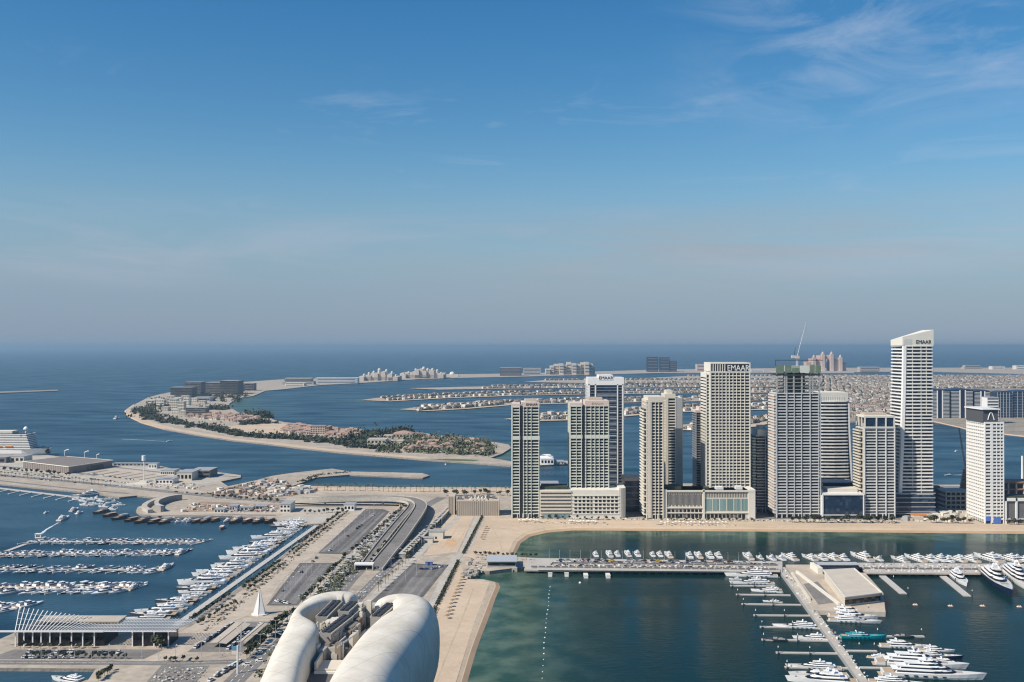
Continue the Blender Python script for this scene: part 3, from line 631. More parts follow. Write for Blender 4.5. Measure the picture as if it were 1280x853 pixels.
part(t, 'balcony_wing', CREAM, *[(-4.5, .1, 1.5 + (k % 2) * 1.6, 26, 5 + fh * k, 6.3 + fh * k) for k in range(29)], (-1.2, -.1, 1, 1.8, 0, H + 6)); part(t, 'wing_glass', GLASS, (-2.4, .2, 3, 25, 0, H - 1)); part(t, 'roof_plant', BEIGE, (W * .1, W * .8, 8, 22, H + 14, H + 16.5))
# T10 ----------------------------------------------- the tallest, leaning flank and slanted crown
def shape10(u, W, D):
    b = 6.5 * (1 - u) ** 1.5; s = 1.5 * math.sin(u * 3.1)
    return [(-b + 1.2 - s * .2, 0), (W * .35, -.5), (W - 1, 0), (W, .8), (W, D), (-b - 2.5, D), (-b - 1.5, D * .4), (-b - .5, 1.2)]
t, W, H, fh = tower('slanted_top_tower', 'tallest white banded tower with a slanted solid crown and rounded left corner', 1130, 1167, 432.5, 644.8, 32, 48, WHITE, sh=1.55, shape=shape10)
mb = MB(); lo = [(-1.6, 0), (W, 0), (W, 32), (-3, 32)]
za = [9.6, 17.6, 17.6, 6.5]
bot = [(x, y, H + .3) for x, y in lo]; topv = [(x, y, H + .3 + z) for (x, y), z in zip(lo, za)]
mb.loftq(bot, topv); mb.face(topv); mb.build('slanted_crown', OFFW, t); part(t, 'crown_fin', GREYW, *[(.2 + 1.1 * k, .6 + 1.1 * k, -.25, .05, H + 1, H + 8) for k in range(8)]); part(t, 'mullion', OFFW, (W * .28, W * .28 + .4, -.4, 1.8, 30, H), (W * .57, W * .57 + .4, -.4, 1.8, 10, H), (W * .75, W * .75 + .4, -.2, 1.8, H * .6, H))
mb = MB(); us = [i / 16 for i in range(17)]; ex = [(-6.5 * (1 - u) ** 1.5, u * H) for u in us]
mb.loftq([(x - .8, -.45, z) for x, z in ex], [(x + 2.6, -.55, z) for x, z in ex], 0, False); mb.loftq([(x - 1.4, 2.2, z) for x, z in ex], [(x - .8, -.45, z) for x, z in ex], 0, False); mb.loftq([(x + 2.6, -.55, z) for x, z in ex], [(x + 2.6, 1.8, z) for x, z in ex], 0, False); mb.build('corner_rib', WHITE, t)
text_mesh('EMAAR', 6.2, .15, 'sign_letters', DARKM, t, (W * .66, -.2, H + 2.2), sx=.86)
# T11 ----------------------------------------------- white tower with the dark emblem box
t, W, H, fh = tower('emblem_tower', 'white tower at the right with a dark rooftop box carrying a white arch emblem', 1230.5, 1255, 529, 655, 44, 28, WHITE, sh=1.9, piers=((.03, 1.0), (.37, 2.6), (.62, .7), (.81, .7), (.97, .8)), side_piers=(.01, .1, .2, .3, .4, .5, .6, .7, .8, .9, .98), pier_out=.1)
part(t, 'roof_box', DGREY, (-1, W * .72, 1.5, 42, H + .6, H + 14)); mb = MB(); mb.prism([(-2.6, -.8), (W * .80, -.4), (W * .80, 43), (-2.6, 43)], H + 14, H + 15.2, bottom=True); mb.build('roof_slab', WHITE, t)
mb = MB(); arc = []
for k in range(13):
    a = -1 + 2 * k / 12; arc.append((W * .36 + 3.3 * a, H + 3.2 + 8.2 * (1 - abs(a) ** 1.7)))
for p, q in zip(arc, arc[1:]): mb.tube((p[0], 1.3, p[1]), (q[0], 1.3, q[1]), .55, n=5)
mb.build('arch_emblem', WHITE, t); part(t, 'blue_hoarding', mat('blue_hoarding', (.08, .17, .50), .6), (W * .45, W * .8, -.5, -.1, .5, 7)); part(t, 'blue_hoarding', MATS['blue_hoarding'], (W * .05, W * .28, -.5, -.1, 3, 8))

# ------------------------------------------------------------------ podiums and lower blocks between the towers
def block(name, label, x0, x1, ytop, ybase, depth, wall, cat='building', zb=2.0):
    _, Y = G(640, ybase, 2.0); X0, X1 = at_depth(x0, Y), at_depth(x1, Y); t = thing(name, label, cat, (X0, Y, zb)); return t, X1 - X0, z_at(ytop, Y) - zb
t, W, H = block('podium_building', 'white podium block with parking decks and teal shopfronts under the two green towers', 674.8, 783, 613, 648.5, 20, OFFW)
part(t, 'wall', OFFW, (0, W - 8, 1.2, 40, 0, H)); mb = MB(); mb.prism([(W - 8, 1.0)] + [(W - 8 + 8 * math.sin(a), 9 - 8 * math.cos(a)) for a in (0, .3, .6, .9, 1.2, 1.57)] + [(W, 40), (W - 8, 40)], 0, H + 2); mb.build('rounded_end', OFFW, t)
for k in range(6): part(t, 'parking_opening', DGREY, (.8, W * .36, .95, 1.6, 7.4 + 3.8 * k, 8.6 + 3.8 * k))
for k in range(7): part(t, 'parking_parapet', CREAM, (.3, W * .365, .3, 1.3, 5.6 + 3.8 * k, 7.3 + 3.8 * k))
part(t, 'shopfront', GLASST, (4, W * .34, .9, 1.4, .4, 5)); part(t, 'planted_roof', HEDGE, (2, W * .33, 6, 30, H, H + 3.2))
for k in range(5):
    for c in range(11):
        if c == 4: continue
        x = W * .40 + c * W * .047; part(t, 'window', GLASS, (x, x + W * .030, .95, 1.5, 6 + 4.0 * k, 8.2 + 4.0 * k))
part(t, 'entrance_slot', DARKM, (W * .585, W * .605, .8, 1.4, 5, 25)); part(t, 'floor_band', OFFW, *[(W * .37, W * .92, .7, 1.3, 4.4 + 4.0 * k, 5.4 + 4.0 * k) for k in range(6)])
t, W, H = block('dark_block', 'dark glazed block with a flat beige roof between the two podiums', 781, 806, 598, 640, 30, DGREY)
part(t, 'glass_wall', GLASSB, (0, W + 8, 0, 34, 0, H - 3)); part(t, 'roof', BEIGE, (-1, W + 9, -1, 36, H - 3, H)); part(t, 'floor_band', GREYC, *[(-.3, W, -.3, .2, 7 * k, 7 * k + .8) for k in range(1, 6)])
t, W, H = block('podium_building', 'long cream podium with slotted wall and pale teal glass panels below the gridded tower', 830, 944, 613, 648.8, 30, CREAM)
part(t, 'wall', CREAM, (0, W, 1.2, 34, 0, H)); [part(t, 'end_pier', OFFW, q) for q in ((0, 3, 0, 3, 0, H + .8), (W * .425, W * .445, -.1, 2, 0, H + .6), (W - 7.5, W, .2, 34, 0, H + .8))]; part(t, 'cornice', OFFW, (0, W, -.1, 34, H - 1.6, H), (3, W * .43, .3, 1.3, 11.5, 12.6), (3, W - 7, .3, 1.3, 6, 6.9))
for k in range(29):
    x = 4 + k * (W * .42 - 4) / 29; part(t, 'slot', DGREY, (x, x + .75, 1.0, 1.5, 13.5 + (0 if k % 3 else 1.5), H - 3.2 - (k % 2) * 1.2))
for k in range(26): x = W * .46 + k * (W * .46) / 26; part(t, 'upper_slot', DGREY, (x, x + .7, 1.0, 1.5, H - 7.8, H - 2.6))
for k in range(6):
    x = W * .455 + k * W * .079; part(t, 'glass_panel', GLASST, (x, x + W * .064, .9, 1.5, 9, H - 9.5))
for k in range(20): x = 4 + k * (W - 14) / 20; part(t, 'shop_window', GLASS, (x, x + 3.2, .95, 1.5, 1, 5)); part(t, 'row_window', GLASS, (x, x + 3, .95, 1.5, 7.4, 10.2)) if k < 9 else None
part(t, 'roof_planting', HEDGE, (W * .03, W * .2, 6, 26, H, H + 3), (W * .45, W * .5, 4, 14, H, H + 2.5)); part(t, 'roof_pavilion', WHITE, (W * .58, W * .66, 5, 14, H, H + 3), (W * .8, W * .87, 5, 14, H, H + 3.5))
t, W, H = block('podium_building', 'low dark glass podium in a white frame right of the unfinished tower', 1027, 1080, 617, 648.8, 30, DGREY)
part(t, 'glass_wall', GLASSB, (1, W - 1, 1.4, 34, 0, H - 2)); part(t, 'white_frame', WHITE, (0, W, .4, 34, H - 2, H), (0, 1.8, .2, 4, 0, H), (W * .98, W, .2, 3, 0, H), (0, W, .6, 1.6, 3.6, 4.4)); part(t, 'terrace_block', CREAM, (W * .2, W * .9, 8, 28, H, H + 4))
t, W, H = block('terraced_block', 'dark blue terraced block with curved bands behind the framed podium', 1027, 1070, 598, 636, 30, DGREY)
for k in range(5): part(t, 'floor', GLASSB, (k * .6, W - k * .2, k * .8, 34, k * 6, k * 6 + 5.2)); part(t, 'band', GREYC, (k * .6 - .5, W, k * .8 - .6, 34.2, k * 6 + 5.2, k * 6 + 6))
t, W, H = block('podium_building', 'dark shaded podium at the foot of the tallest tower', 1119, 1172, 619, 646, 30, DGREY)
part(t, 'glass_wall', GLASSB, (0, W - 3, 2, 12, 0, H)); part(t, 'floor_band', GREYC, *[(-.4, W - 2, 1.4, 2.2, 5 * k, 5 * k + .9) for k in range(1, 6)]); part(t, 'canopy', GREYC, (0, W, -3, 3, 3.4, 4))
t, W, H = block('podium_building', 'white framed podium with dark glass at the right edge', 1256, 1330, 623, 655, 30, WHITE)
part(t, 'glass_wall', SLATE, (1, W - 1, 1.5, 30, 0, H - 3)); part(t, 'white_frame', WHITE, (0, W, 0, 30, H - 3, H), *[(W * f, W * f + 1.8, 0, 2.4, 0, H) for f in (0, .18, .36, .54, .72, .97)], (0, W, .6, 1.8, 4.5, 5.4)); part(t, 'roof_planting', HEDGE, (1, W * .6, 3, 20, H, H + 1.6))
t, W, H = block('raw_building', 'unfinished brown concrete frame behind the emblem tower', 1250, 1330, 604, 632, 30, BRICK)
for k in range(4): part(t, 'floor_slab', BRICK, (0, W, 0, 30, 8 * k + 2, 8 * k + 3.6))
for k in range(9): part(t, 'column', BEIGE, (W * k / 8.2, W * k / 8.2 + 1.6, .4, 2, 0, 26))
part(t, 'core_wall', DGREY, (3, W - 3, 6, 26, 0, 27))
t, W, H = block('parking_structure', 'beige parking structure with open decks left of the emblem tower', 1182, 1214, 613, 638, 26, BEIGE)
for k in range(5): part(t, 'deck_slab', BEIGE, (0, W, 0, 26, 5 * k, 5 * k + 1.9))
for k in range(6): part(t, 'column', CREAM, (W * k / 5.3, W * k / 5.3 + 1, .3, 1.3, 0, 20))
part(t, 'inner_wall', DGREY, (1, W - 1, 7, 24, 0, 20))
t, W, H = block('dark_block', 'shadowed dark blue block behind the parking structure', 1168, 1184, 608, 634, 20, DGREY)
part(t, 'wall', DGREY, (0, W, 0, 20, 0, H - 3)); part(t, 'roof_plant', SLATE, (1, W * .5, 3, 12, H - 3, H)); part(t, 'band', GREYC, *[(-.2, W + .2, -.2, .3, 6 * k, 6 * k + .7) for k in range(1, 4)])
_, Y = G(640, 632, 2); t = thing('stair_tower', 'ribbed round raw concrete stair tower under the leaning crane', 'tower', (at_depth(1206, Y), Y, 2))
for k in range(9):
    mb = MB(); r = 6.2 - .45 * k; mb.prism([(r * math.cos(a * math.pi / 6), r * math.sin(a * math.pi / 6)) for a in range(12)], 20 + 2.6 * k, 21.6 + 2.6 * k, bottom=True); mb.build('ring_slab', BRICK, t)
mb = MB(); mb.tube((0, 0, 0), (0, 0, 43), 4.6, 2.2, 10); mb.build('core', BEIGE, t)
cr = thing('tower_crane', 'tall brown lattice crane boom leaning left beside the emblem tower', 'crane', (at_depth(1205, Y), Y - 6, 2))
mb = MB()
for s, q in ((-.8, -.8), (.8, -.8), (.8, .8), (-.8, .8)): mb.tube((s, q, 0), (s - 1, q, 44), .25, n=4); mb.tube((s - 1, q, 44), (-9 + s * .4, q * .4, 92), .2, n=4)
for k in range(20): u = k / 20; mb.tube((-.8 - 8.2 * u, -.8, 44 + 48 * u), (.4 - 8.2 * u, .8, 46.4 + 48 * u), .12, n=3); mb.tube((.8 - 1 * u, -.8, 44 * u), (-.8 - 1 * u, -.8, 44 * u + 2.2), .12, n=3)
mb.build('lattice_boom', mat('crane_brown', (.33, .20, .12), .7), cr); mb = MB(); mb.box(-1, 3.5, -1.2, 1.2, 40, 43.5); mb.build('crane_cab', WHITE, cr)
_, Y = G(640, 612, 2); t = thing('chimney_mast', 'plain white mast on the far side at the right edge', 'mast', (at_depth(1277.5, Y), Y, 2)); mb = MB(); mb.tube((0, 0, 6), (0, 0, 44), 1.5, 1.2, 10); mb.build('pole', WHITE, t); mb = MB(); mb.box(-4, 4, -4, 4, 0, 6); mb.build('base_block', GREYC, t)
# the beige building at the head of the sand plot
t, W, H = block('sales_building', 'low beige ribbed building with two wings standing alone left of the towers', 560, 624, 626, 645, 30, BEIGE)
part(t, 'wing', BEIGE, (0, W * .13, 6, 34, 0, H + 4)); part(t, 'wing', BEIGE, (W * .17, W, 0, 32, 0, H)); part(t, 'rib', mat('dark_rib', (.30, .25, .19), .8), *[(W * .18 + k * 2.3, W * .18 + k * 2.3 + .5, -.35, .05, .5, H - .5) for k in range(20)], *[(k * 1.9 + .6, k * 1.9 + 1, 5.7, 6.05, .5, H + 3.4) for k in range(3)])  # ribs in a darker beige than the walls
part(t, 'roof_plant', SLATE, *[(W * (.2 + .11 * k), W * (.26 + .11 * k), 8 + (k * 7) % 12, 16 + (k * 7) % 12, H, H + 2.5 + k % 3) for k in range(7)]); mb = MB()
for k in range(5): mb.frustum([(W * (.46 + .07 * k) - 3, 1.5), (W * (.46 + .07 * k) + 3, 1.5), (W * (.46 + .07 * k) + 3, 20), (W * (.46 + .07 * k) - 3, 20)], H, [(W * (.46 + .07 * k) - .1, 1.5), (W * (.46 + .07 * k) + .1, 1.5), (W * (.46 + .07 * k) + .1, 20), (W * (.46 + .07 * k) - .1, 20)], H + 3.4)
mb.build('pitched_roof', CREAM, t)
# ------------------------------------------------------------------ the white double-shelled hotel in the foreground
hotel = thing('shell_hotel', 'large hotel of two bulging white shells with a roof plant trench between them', 'hotel', (-70, 430, 2))
def shell(name, path, inner, nseg=34):
    """path: (x, y, half width, top, bottom) stations; a smooth fat tube with closed rounded ends"""
    def cat(i, t):
        p = [path[max(0, min(len(path) - 1, i + d))] for d in (-1, 0, 1, 2)]
        return [0.5 * (2 * b + (c - a) * t + (2 * a - 5 * b + 4 * c - d) * t * t + (3 * b - a - 3 * c + d) * t ** 3) for a, b, c, d in zip(*p)]
    st = []
    for i in range(len(path) - 1):
        for k in range(8): st.append(cat(i, k / 8))
    st.append(list(path[-1])); mb = MB(); prev = None
    for i, s in enumerate(st):
        a = Vector(st[max(i - 1, 0)][:2]); b = Vector(st[min(i + 1, len(st) - 1)][:2]); d = (b - a).normalized(); n = Vector((d.y, -d.x))
        zc = (s[3] + s[4]) / 2; hh = (s[3] - s[4]) / 2; ring = []
        for k in range(nseg):
            an = 2 * math.pi * k / nseg; ca, sa = math.cos(an), math.sin(an); e = .42 if ca * inner > 0 else .84
            u = math.copysign(abs(ca) ** e, ca) * max(s[2], .02); w = math.copysign(abs(sa) ** e, sa) * hh
            ring.append((s[0] + n.x * u + 70, s[1] + n.y * u - 430, zc + w - 2))
        if prev: mb.loftq(prev, ring)
        else: mb.face(ring[::-1])
        prev = ring
    mb.face(prev); return mb.build(name, shell_mat, hotel, smooth=True)
shell_mat = bpy.data.materials.new('panelled_shell'); shell_mat.use_nodes = True
_t = shell_mat.node_tree; _b = _t.nodes['Principled BSDF']; _b.inputs['Roughness'].default_value = .5; _b.inputs['Specular IOR Level'].default_value = .3
_g = N(_t, 'ShaderNodeNewGeometry'); _mp = N(_t, 'ShaderNodeMapping'); _mp.inputs['Rotation'].default_value = (.5, .35, .62); _mp.inputs['Scale'].default_value = (.11, .11, .11)
_t.links.new(_g.outputs['Position'], _mp.inputs['Vector'])
_sx = N(_t, 'ShaderNodeSeparateXYZ'); _t.links.new(_mp.outputs['Vector'], _sx.inputs['Vector']); _o = None
for _a in ('X', 'Y'):
    _f = N(_t, 'ShaderNodeMath', operation='FRACT'); _t.links.new(_sx.outputs[_a], _f.inputs[0]); _c = N(_t, 'ShaderNodeMath', operation='COMPARE'); _c.inputs[1].default_value = .5; _c.inputs[2].default_value = .008
    _t.links.new(_f.outputs[0], _c.inputs[0])
    if _o is None: _o = _c.outputs[0]
    else:
        _x = N(_t, 'ShaderNodeMath', operation='MAXIMUM'); _t.links.new(_o, _x.inputs[0]); _t.links.new(_c.outputs[0], _x.inputs[1]); _o = _x.outputs[0]
_nz = N(_t, 'ShaderNodeTexNoise'); _nz.inputs['Roughness'].default_value = .7; _nz.inputs['Scale'].default_value = .07; _nz.inputs['Detail'].default_value = 5; _t.links.new(_g.outputs['Position'], _nz.inputs['Vector'])
_cr = N(_t, 'ShaderNodeValToRGB'); _cr.color_ramp.elements[0].color = (.58, .52, .42, 1); _cr.color_ramp.elements[1].color = (.76, .70, .60, 1); _cr.color_ramp.elements[0].position = .3; _cr.color_ramp.elements[1].position = .7
_t.links.new(_nz.outputs['Fac'], _cr.inputs['Fac'])
_m = N(_t, 'ShaderNodeMix', data_type='RGBA'); _t.links.new(_o, _m.inputs[0]); _t.links.new(_cr.outputs['Color'], _m.inputs[6]); _m.inputs[7].default_value = (.40, .37, .32, 1); _t.links.new(_m.outputs[2], _b.inputs['Base Color'])
shell('left_shell', [(-74.6, 492.5, .5, 67.5, 60), (-76.5, 493.2, 5.2, 70.6, 48), (-81, 494.5, 8.0, 71.6, 42), (-87.5, 492.5, 8.4, 71.8, 38), (-93.2, 484, 7.0, 71.8, 36), (-96.6, 468, 4.2, 71.4, 34), (-96.2, 455, 4.0, 71.4, 33), (-91.5, 440, 9.2, 71.6, 33), (-90.2, 428, 9.8, 71.6, 32), (-89.5, 412, 9.2, 71.6, 31), (-87.5, 390, 8.8, 71.5, 30), (-85, 365, 9.6, 71, 28), (-82, 330, 10, 71, 26)], -1)
shell('right_shell', [(-64.5, 480, .5, 67, 58), (-62.0, 483, 4.0, 70.6, 50), (-55, 488.5, 8.2, 71.8, 42), (-47.5, 484.5, 11.8, 71.9, 37), (-44.4, 468, 11.4, 71.9, 34), (-47.2, 450, 13.6, 71.8, 32), (-50.3, 430, 14.0, 71.6, 31), (-52.2, 410, 14.0, 71.6, 30), (-54, 385, 13.8, 71.5, 28), (-54, 350, 14, 71, 26)], 1)
def hp(name, m, *boxes, a=0.0):
    mb = MB()
    for cx, cyy, sx, sy, z0, z1 in boxes: mb.obox(cx + 70, cyy - 430, sx, sy, z0 - 2, z1 - 2, a)
    return mb.build(name, m, hotel)
GLZ = glass_mat('hotel_glass', (.012, .018, .025), (.08, .09, .09), share=.2, rough=.08)
hp('tower_body', GLZ, (-72, 420, 40, 110, 2, 58)); hp('floor_slab', WHITE, *[(-72, 420, 41, 111, 6 + 4.2 * k, 6.6 + 4.2 * k) for k in range(12)])
hp('right_glass_wall', GLZ, (-47, 425, 18, 100, 2, 50)); hp('roof_deck', mat('roof_felt', (.10, .095, .09), .9), (-74, 438, 26, 96, 58, 60.5))
TILT = -.20
for cx, cyy, L, TILT in ((-83.8, 471, 28, -.08), (-76.0, 445, 28, -.18), (-58.6, 469, 25, -.17), (-75.6, 475, 17, -.13)):
    rk = hp('cooling_rack', mat('rack_steel', (.27, .255, .23), .6), (cx, cyy, 5.0, L, 60.5, 69.4), a=TILT)
    fm = MB()
    for k in range(int(L / 2.3)):
        for s in (-1.05, 1.05):
            d = -L / 2 + 1.3 + k * 2.3; x = cx + s * math.cos(TILT) - d * math.sin(TILT); y = cyy + s * math.sin(TILT) + d * math.cos(TILT)
            fm.tube((x + 70, y - 430, 67.3), (x + 70, y - 430, 68.2), 1.0, 1.0, 8)
    fm.build('fan_row', DARKM, rk)
    for s in (-2.6, 2.6):
        sm = MB()
        for k in range(int(L / 1.6)):
            q = -L / 2 + .8 + k * 1.6; x = cx + s * math.cos(TILT) - q * math.sin(TILT); y = cyy + s * math.sin(TILT) + q * math.cos(TILT); sm.obox(x + 70, y - 430, .22, .3, 58.6, 67.5, TILT)
        x = cx + s * math.cos(TILT); y = cyy + s * math.sin(TILT); sm.obox(x + 70, y - 430, .26, L - .2, 67.0, 67.55, TILT)
        sm.build('louvre_side', CREAM, rk)
TILT = -.16
hp('plant_wall', mat('louvre_grey', (.30, .28, .25), .7), (-71.2, 462, .5, 34, 60, 69), a=TILT); hp('lift_tower', CREAM, (-71.5, 481, 3, 3, 60, 69.5), a=TILT); hp('lift_tower', mat('plant_grey', (.38, .35, .31), .8), (-67, 486, 6, 5, 60, 68), a=TILT); [hp('vent_stack', CREAM, q, a=TILT) for q in ((-69.5, 470, 1.3, 1.3, 60, 70), (-68.5, 466, 1.4, 1.4, 60, 69.2), (-66.5, 478, 2.2, 2.2, 60, 71.5), (-80.5, 441, 4, 2, 60, 65), (-84.3, 458, 2.2, 3, 60, 66.5))]
hp('plant_room', mat('plant_grey', (.38, .35, .31), .8), (-70.5, 491, 14, 6, 58, 64), (-62, 466, 6, 12, 58, 63), (-78, 432, 6, 5, 60, 64.5), (-74, 427, 7, 4, 60, 65), a=TILT); hp('duct', STEEL, (-76.5, 435, 1.2, 12, 62, 63.2), (-71, 446, 1.0, 26, 63, 64), (-66.5, 455, 1.0, 26, 62, 63), (-79.2, 445, 6, .8, 64, 64.8), a=TILT)
_r = random.Random(12); PG = [CREAM, STEEL, DGREY, GREYC, mat('plant_grey', (.38, .35, .31), .8), mat('rust_pipe', (.20, .16, .125), .8)]
for k in range(70):
    v = _r.random(); cx = lerp(-81, -68, _r.random()) + (4 if v > .75 else 0); cyy = lerp(422, 492, v); s1 = _r.uniform(.7, 2.6)
    hp('plant_box' if k % 3 else 'duct', _r.choice(PG), (cx, cyy, s1, s1 * _r.uniform(.6, 3.2), 60, 62.5 + _r.uniform(.6, 5.2)), a=TILT)
for k in range(14): hp('pipe_run', _r.choice(PG), (lerp(-80, -67, _r.random()), lerp(430, 486, k / 13), _r.choice((.3, .4, 6.5)), _r.choice((5.5, 9, .35)), 66.5 + _r.random() * 1.2, 67.2 + _r.random() * 1.2), a=TILT)
fr = MB()
for k in range(4):
    for z in (60.5, 63.3, 66.1): fr.obox(-88 + k * 2.4 + 70, 448 + k * .8 - 430, .35, 5, z, z + .4, TILT)
    for s in (-2.4, 0, 2.4): fr.obox(-88 + k * 2.4 + 70, 448 + k * .8 + s - 430, .4, .4, 58, 66.8, TILT)
fr.build('service_frame', CREAM, hotel)
hp('roof_terrace', CREAM, (-73.0, 414, 10, 14, 58, 61.2)); hp('terrace_parapet', CREAM, (-78, 414, .8, 14, 61, 64.5), (-73, 406.8, 10, .8, 58, 62)); hp('end_wall', WHITE, (-73.6, 405.6, 9.4, .8, 40, 61.4)); hp('dark_opening', DARKM, (-74.2, 405.1, 4.4, .5, 46, 60.4))
hp('handrail', STEEL, *[(-66.5 - .42 * k, 440 - 1.9 * k, .25, 2.2, 66.5 + .03 * k, 67.2 + .03 * k) for k in range(12)])

# ------------------------------------------------------------------ pergola hall, sail sculpture, shaded car parks
Yp = G(640, 808.5, 2)[1]; x_ = lambda px: at_depth(px, Yp)
perg = thing('pergola_hall', 'long dark glass hall under a white ribbed canopy that sweeps up at its left end', 'pavilion', (x_(20), Yp, 2)); ox = x_(20)
for px in (20, 30.5, 41.5, 52, 63, 76, 90, 104, 118.5, 166, 179, 193, 211):
    mb = MB(); mb.box(x_(px) - ox - .35, x_(px) - ox + .35, 0, .7, 0, 9.6); mb.build('column', WHITE, perg)
for k in range(50):
    px = 21 + k * 4.0; u = max(0, 1 - k / 22.0) ** 1.35; mb = MB()
    p0 = (x_(px) - ox, -1.2, 10.2); p1 = (x_(px) - ox + 8.0 - 13.0 * u, 15 + 9 * (1 - u), 11.0 + 10.0 * u)
    d = .20
    mb.loftq([(p0[0] - d, p0[1], p0[2] - .25), (p0[0] + d, p0[1], p0[2] - .25), (p0[0] + d, p0[1], p0[2] + .25), (p0[0] - d, p0[1], p0[2] + .25)],
             [(p1[0] - d, p1[1], p1[2] - .25), (p1[0] + d, p1[1], p1[2] - .25), (p1[0] + d, p1[1], p1[2] + .25), (p1[0] - d, p1[1], p1[2] + .25)]); mb.build('canopy_rib', WHITE, perg)
for v in (.25, .5, .75):
    mb = MB(); pth = []
    for k in range(50):
        px = 21 + k * 4.0; u = max(0, 1 - k / 22.0) ** 1.35; pth.append((x_(px) - ox + v * (8.0 - 13.0 * u), -1.2 + v * (16.2 + 9 * (1 - u)), 10.4 + v * (.8 + 10.0 * u)))
    for p, q in zip(pth, pth[1:]): mb.tube(p, q, .10, n=4)
    mb.build('purlin', WHITE, perg)
W = x_(222) - ox
part(perg, 'front_beam', WHITE, (-14, W * .55, -1.6, -.9, 9.4, 10.4), (W * .55, W, -1.5, -.9, 9.6, 10.3)); part(perg, 'glass_hall', glass_mat('hall_glass', (.008, .008, .011), (.03, .03, .035), share=.1), (1, x_(130) - ox, 1.6, 24, 0, 9), (x_(164) - ox, x_(212) - ox, 1.6, 18, 0, 8.2)); part(perg, 'solid_roof', BEIGE, (x_(34) - ox, x_(139) - ox, 13, 27, 11.6, 12.4)); part(perg, 'inner_roof', DGREY, (.5, x_(131) - ox, 1.4, 24.2, 9, 9.4))
sx, sy = G(325, 768, 2); sail = thing('sail_sculpture', 'tall white sail sculpture standing on the sandy promenade', 'sculpture', (sx, sy, 2))
mb = MB(); mb.frustum([(-4.2, -3.5), (-.3, -4), (-.2, 4), (-3.2, 3)], .6, [(-.5, -.2), (-.3, -.2), (-.3, .2), (-.5, .2)], 17); mb.build('left_sail', WHITE, sail); mb = MB(); mb.frustum([(.3, -4), (4.0, -2.5), (3.2, 3), (.3, 4)], .6, [(.25, -.2), (.45, -.2), (.45, .2), (.25, .2)], 15.6); mb.build('right_sail', WHITE, sail)
mb = MB(); mb.tube((0, 0, 0), (0, 0, 17.8), .3, .15); mb.build('mast', STEEL, sail); mb = MB(); mb.prism([(6 * math.cos(a * .524), 6 * math.sin(a * .524)) for a in range(12)], 0, .6); mb.build('plinth', OFFW, sail)
for i, (q, lab) in enumerate((([(262, 804), (283, 805), (314, 780), (294, 778)], 'long beige shade roof over parked cars, the nearer to the water'), ([(297, 803), (307, 804), (335, 780), (326, 778.6)], 'long beige shade roof over parked cars, beside the boulevard'))):
    P = px_poly(q, 5); cxy = (sum(p[0] for p in P) / 4, sum(p[1] for p in P) / 4)
    s = thing('shade_canopy', lab, 'canopy', (*cxy, 2)); L = [(x - cxy[0], y - cxy[1]) for x, y in P]
    mb = MB(); mid0 = tuple((a + b) / 2 for a, b in zip(L[0], L[1])); mid1 = tuple((a + b) / 2 for a, b in zip(L[2], L[3]))
    mb.face([(*L[0], 3), (*mid0, 3.5), (*mid1, 3.5), (*L[3], 3)]); mb.face([(*mid0, 3.5), (*L[1], 3), (*L[2], 3), (*mid1, 3.5)])
    mb.face([(*L[0], 2.8), (*L[3], 2.8), (*mid1, 3.3), (*mid0, 3.3)]); mb.face([(*mid0, 3.3), (*mid1, 3.3), (*L[2], 2.8), (*L[1], 2.8)]); mb.build('roof', BEIGE, s)
    mb = MB(); mb.tube((*mid0, 3.52), (*mid1, 3.52), .2, n=4); mb.build('ridge_gutter', DGREY, s)
    for k in range(7):
        u = (k + .5) / 7; mb = MB(); x, y = lerp(mid0[0], mid1[0], u), lerp(mid0[1], mid1[1], u); mb.tube((x, y, 0), (x, y, 3.3), .18); mb.build('post', WHITE, s)
# ------------------------------------------------------------------ flyover and highway viaduct
def flyover(label, ctrl, w, name='flyover', group=None):
    pts = smooth([(*G(x, y, z), z) for x, y, z in ctrl]); o = pts[0]
    t = thing(name, label, 'bridge', (o[0], o[1], LZ)); rel = [(x - o[0], y - o[1], z - LZ) for x, y, z in pts]
    mb = MB(); mb.ribbon(rel, w, 1.6); mb.build('deck', ASPH2, t)
    for s in (-1, 1):
        mb = MB(); P = []
        for i, p in enumerate(rel):
            a = Vector(rel[max(i - 1, 0)][:2]); b = Vector(rel[min(i + 1, len(rel) - 1)][:2]); d = (b - a).normalized(); P.append((p[0] - d.y * s * (w / 2 + .25), p[1] + d.x * s * (w / 2 + .25), p[2] + 1.1))
        mb.ribbon(P, .7, 2.6); mb.build('parapet', CONC, t)
    for i in range(3, len(rel) - 1, 5):
        p = rel[i]
        if p[2] < 3.5: continue
        mb = MB(); mb.tube((p[0], p[1], -.3), (p[0], p[1], p[2] - 1.6), 1.1, n=8); mb.box(p[0] - w * .32, p[0] + w * .32, p[1] - 1, p[1] + 1, p[2] - 2.8, p[2] - 1.6); mb.build('pier', CONC, t)
flyover('wide flyover ramp that bends left at the top of the boulevard, outer carriageway', [(468, 712, 3), (482, 694, 6), (497, 676, 8.5), (511, 657, 9.5), (522, 641, 10), (526, 631, 10), (518, 624.5, 10), (500, 621.6, 10), (470, 620.8, 9.5), (430, 621.4, 8.5), (400, 622.2, 7.5), (362, 623.5, 4)], 13)
flyover('narrow inner flyover ramp curving inside the wide one', [(452, 712, 2.6), (468, 690, 4.5), (485, 668, 7), (500, 650, 8.5), (513, 635, 9), (514, 629.5, 9), (505, 626.3, 9), (485, 624.8, 9), (440, 625.0, 8), (400, 626.0, 7), (362, 627.2, 4)], 7)
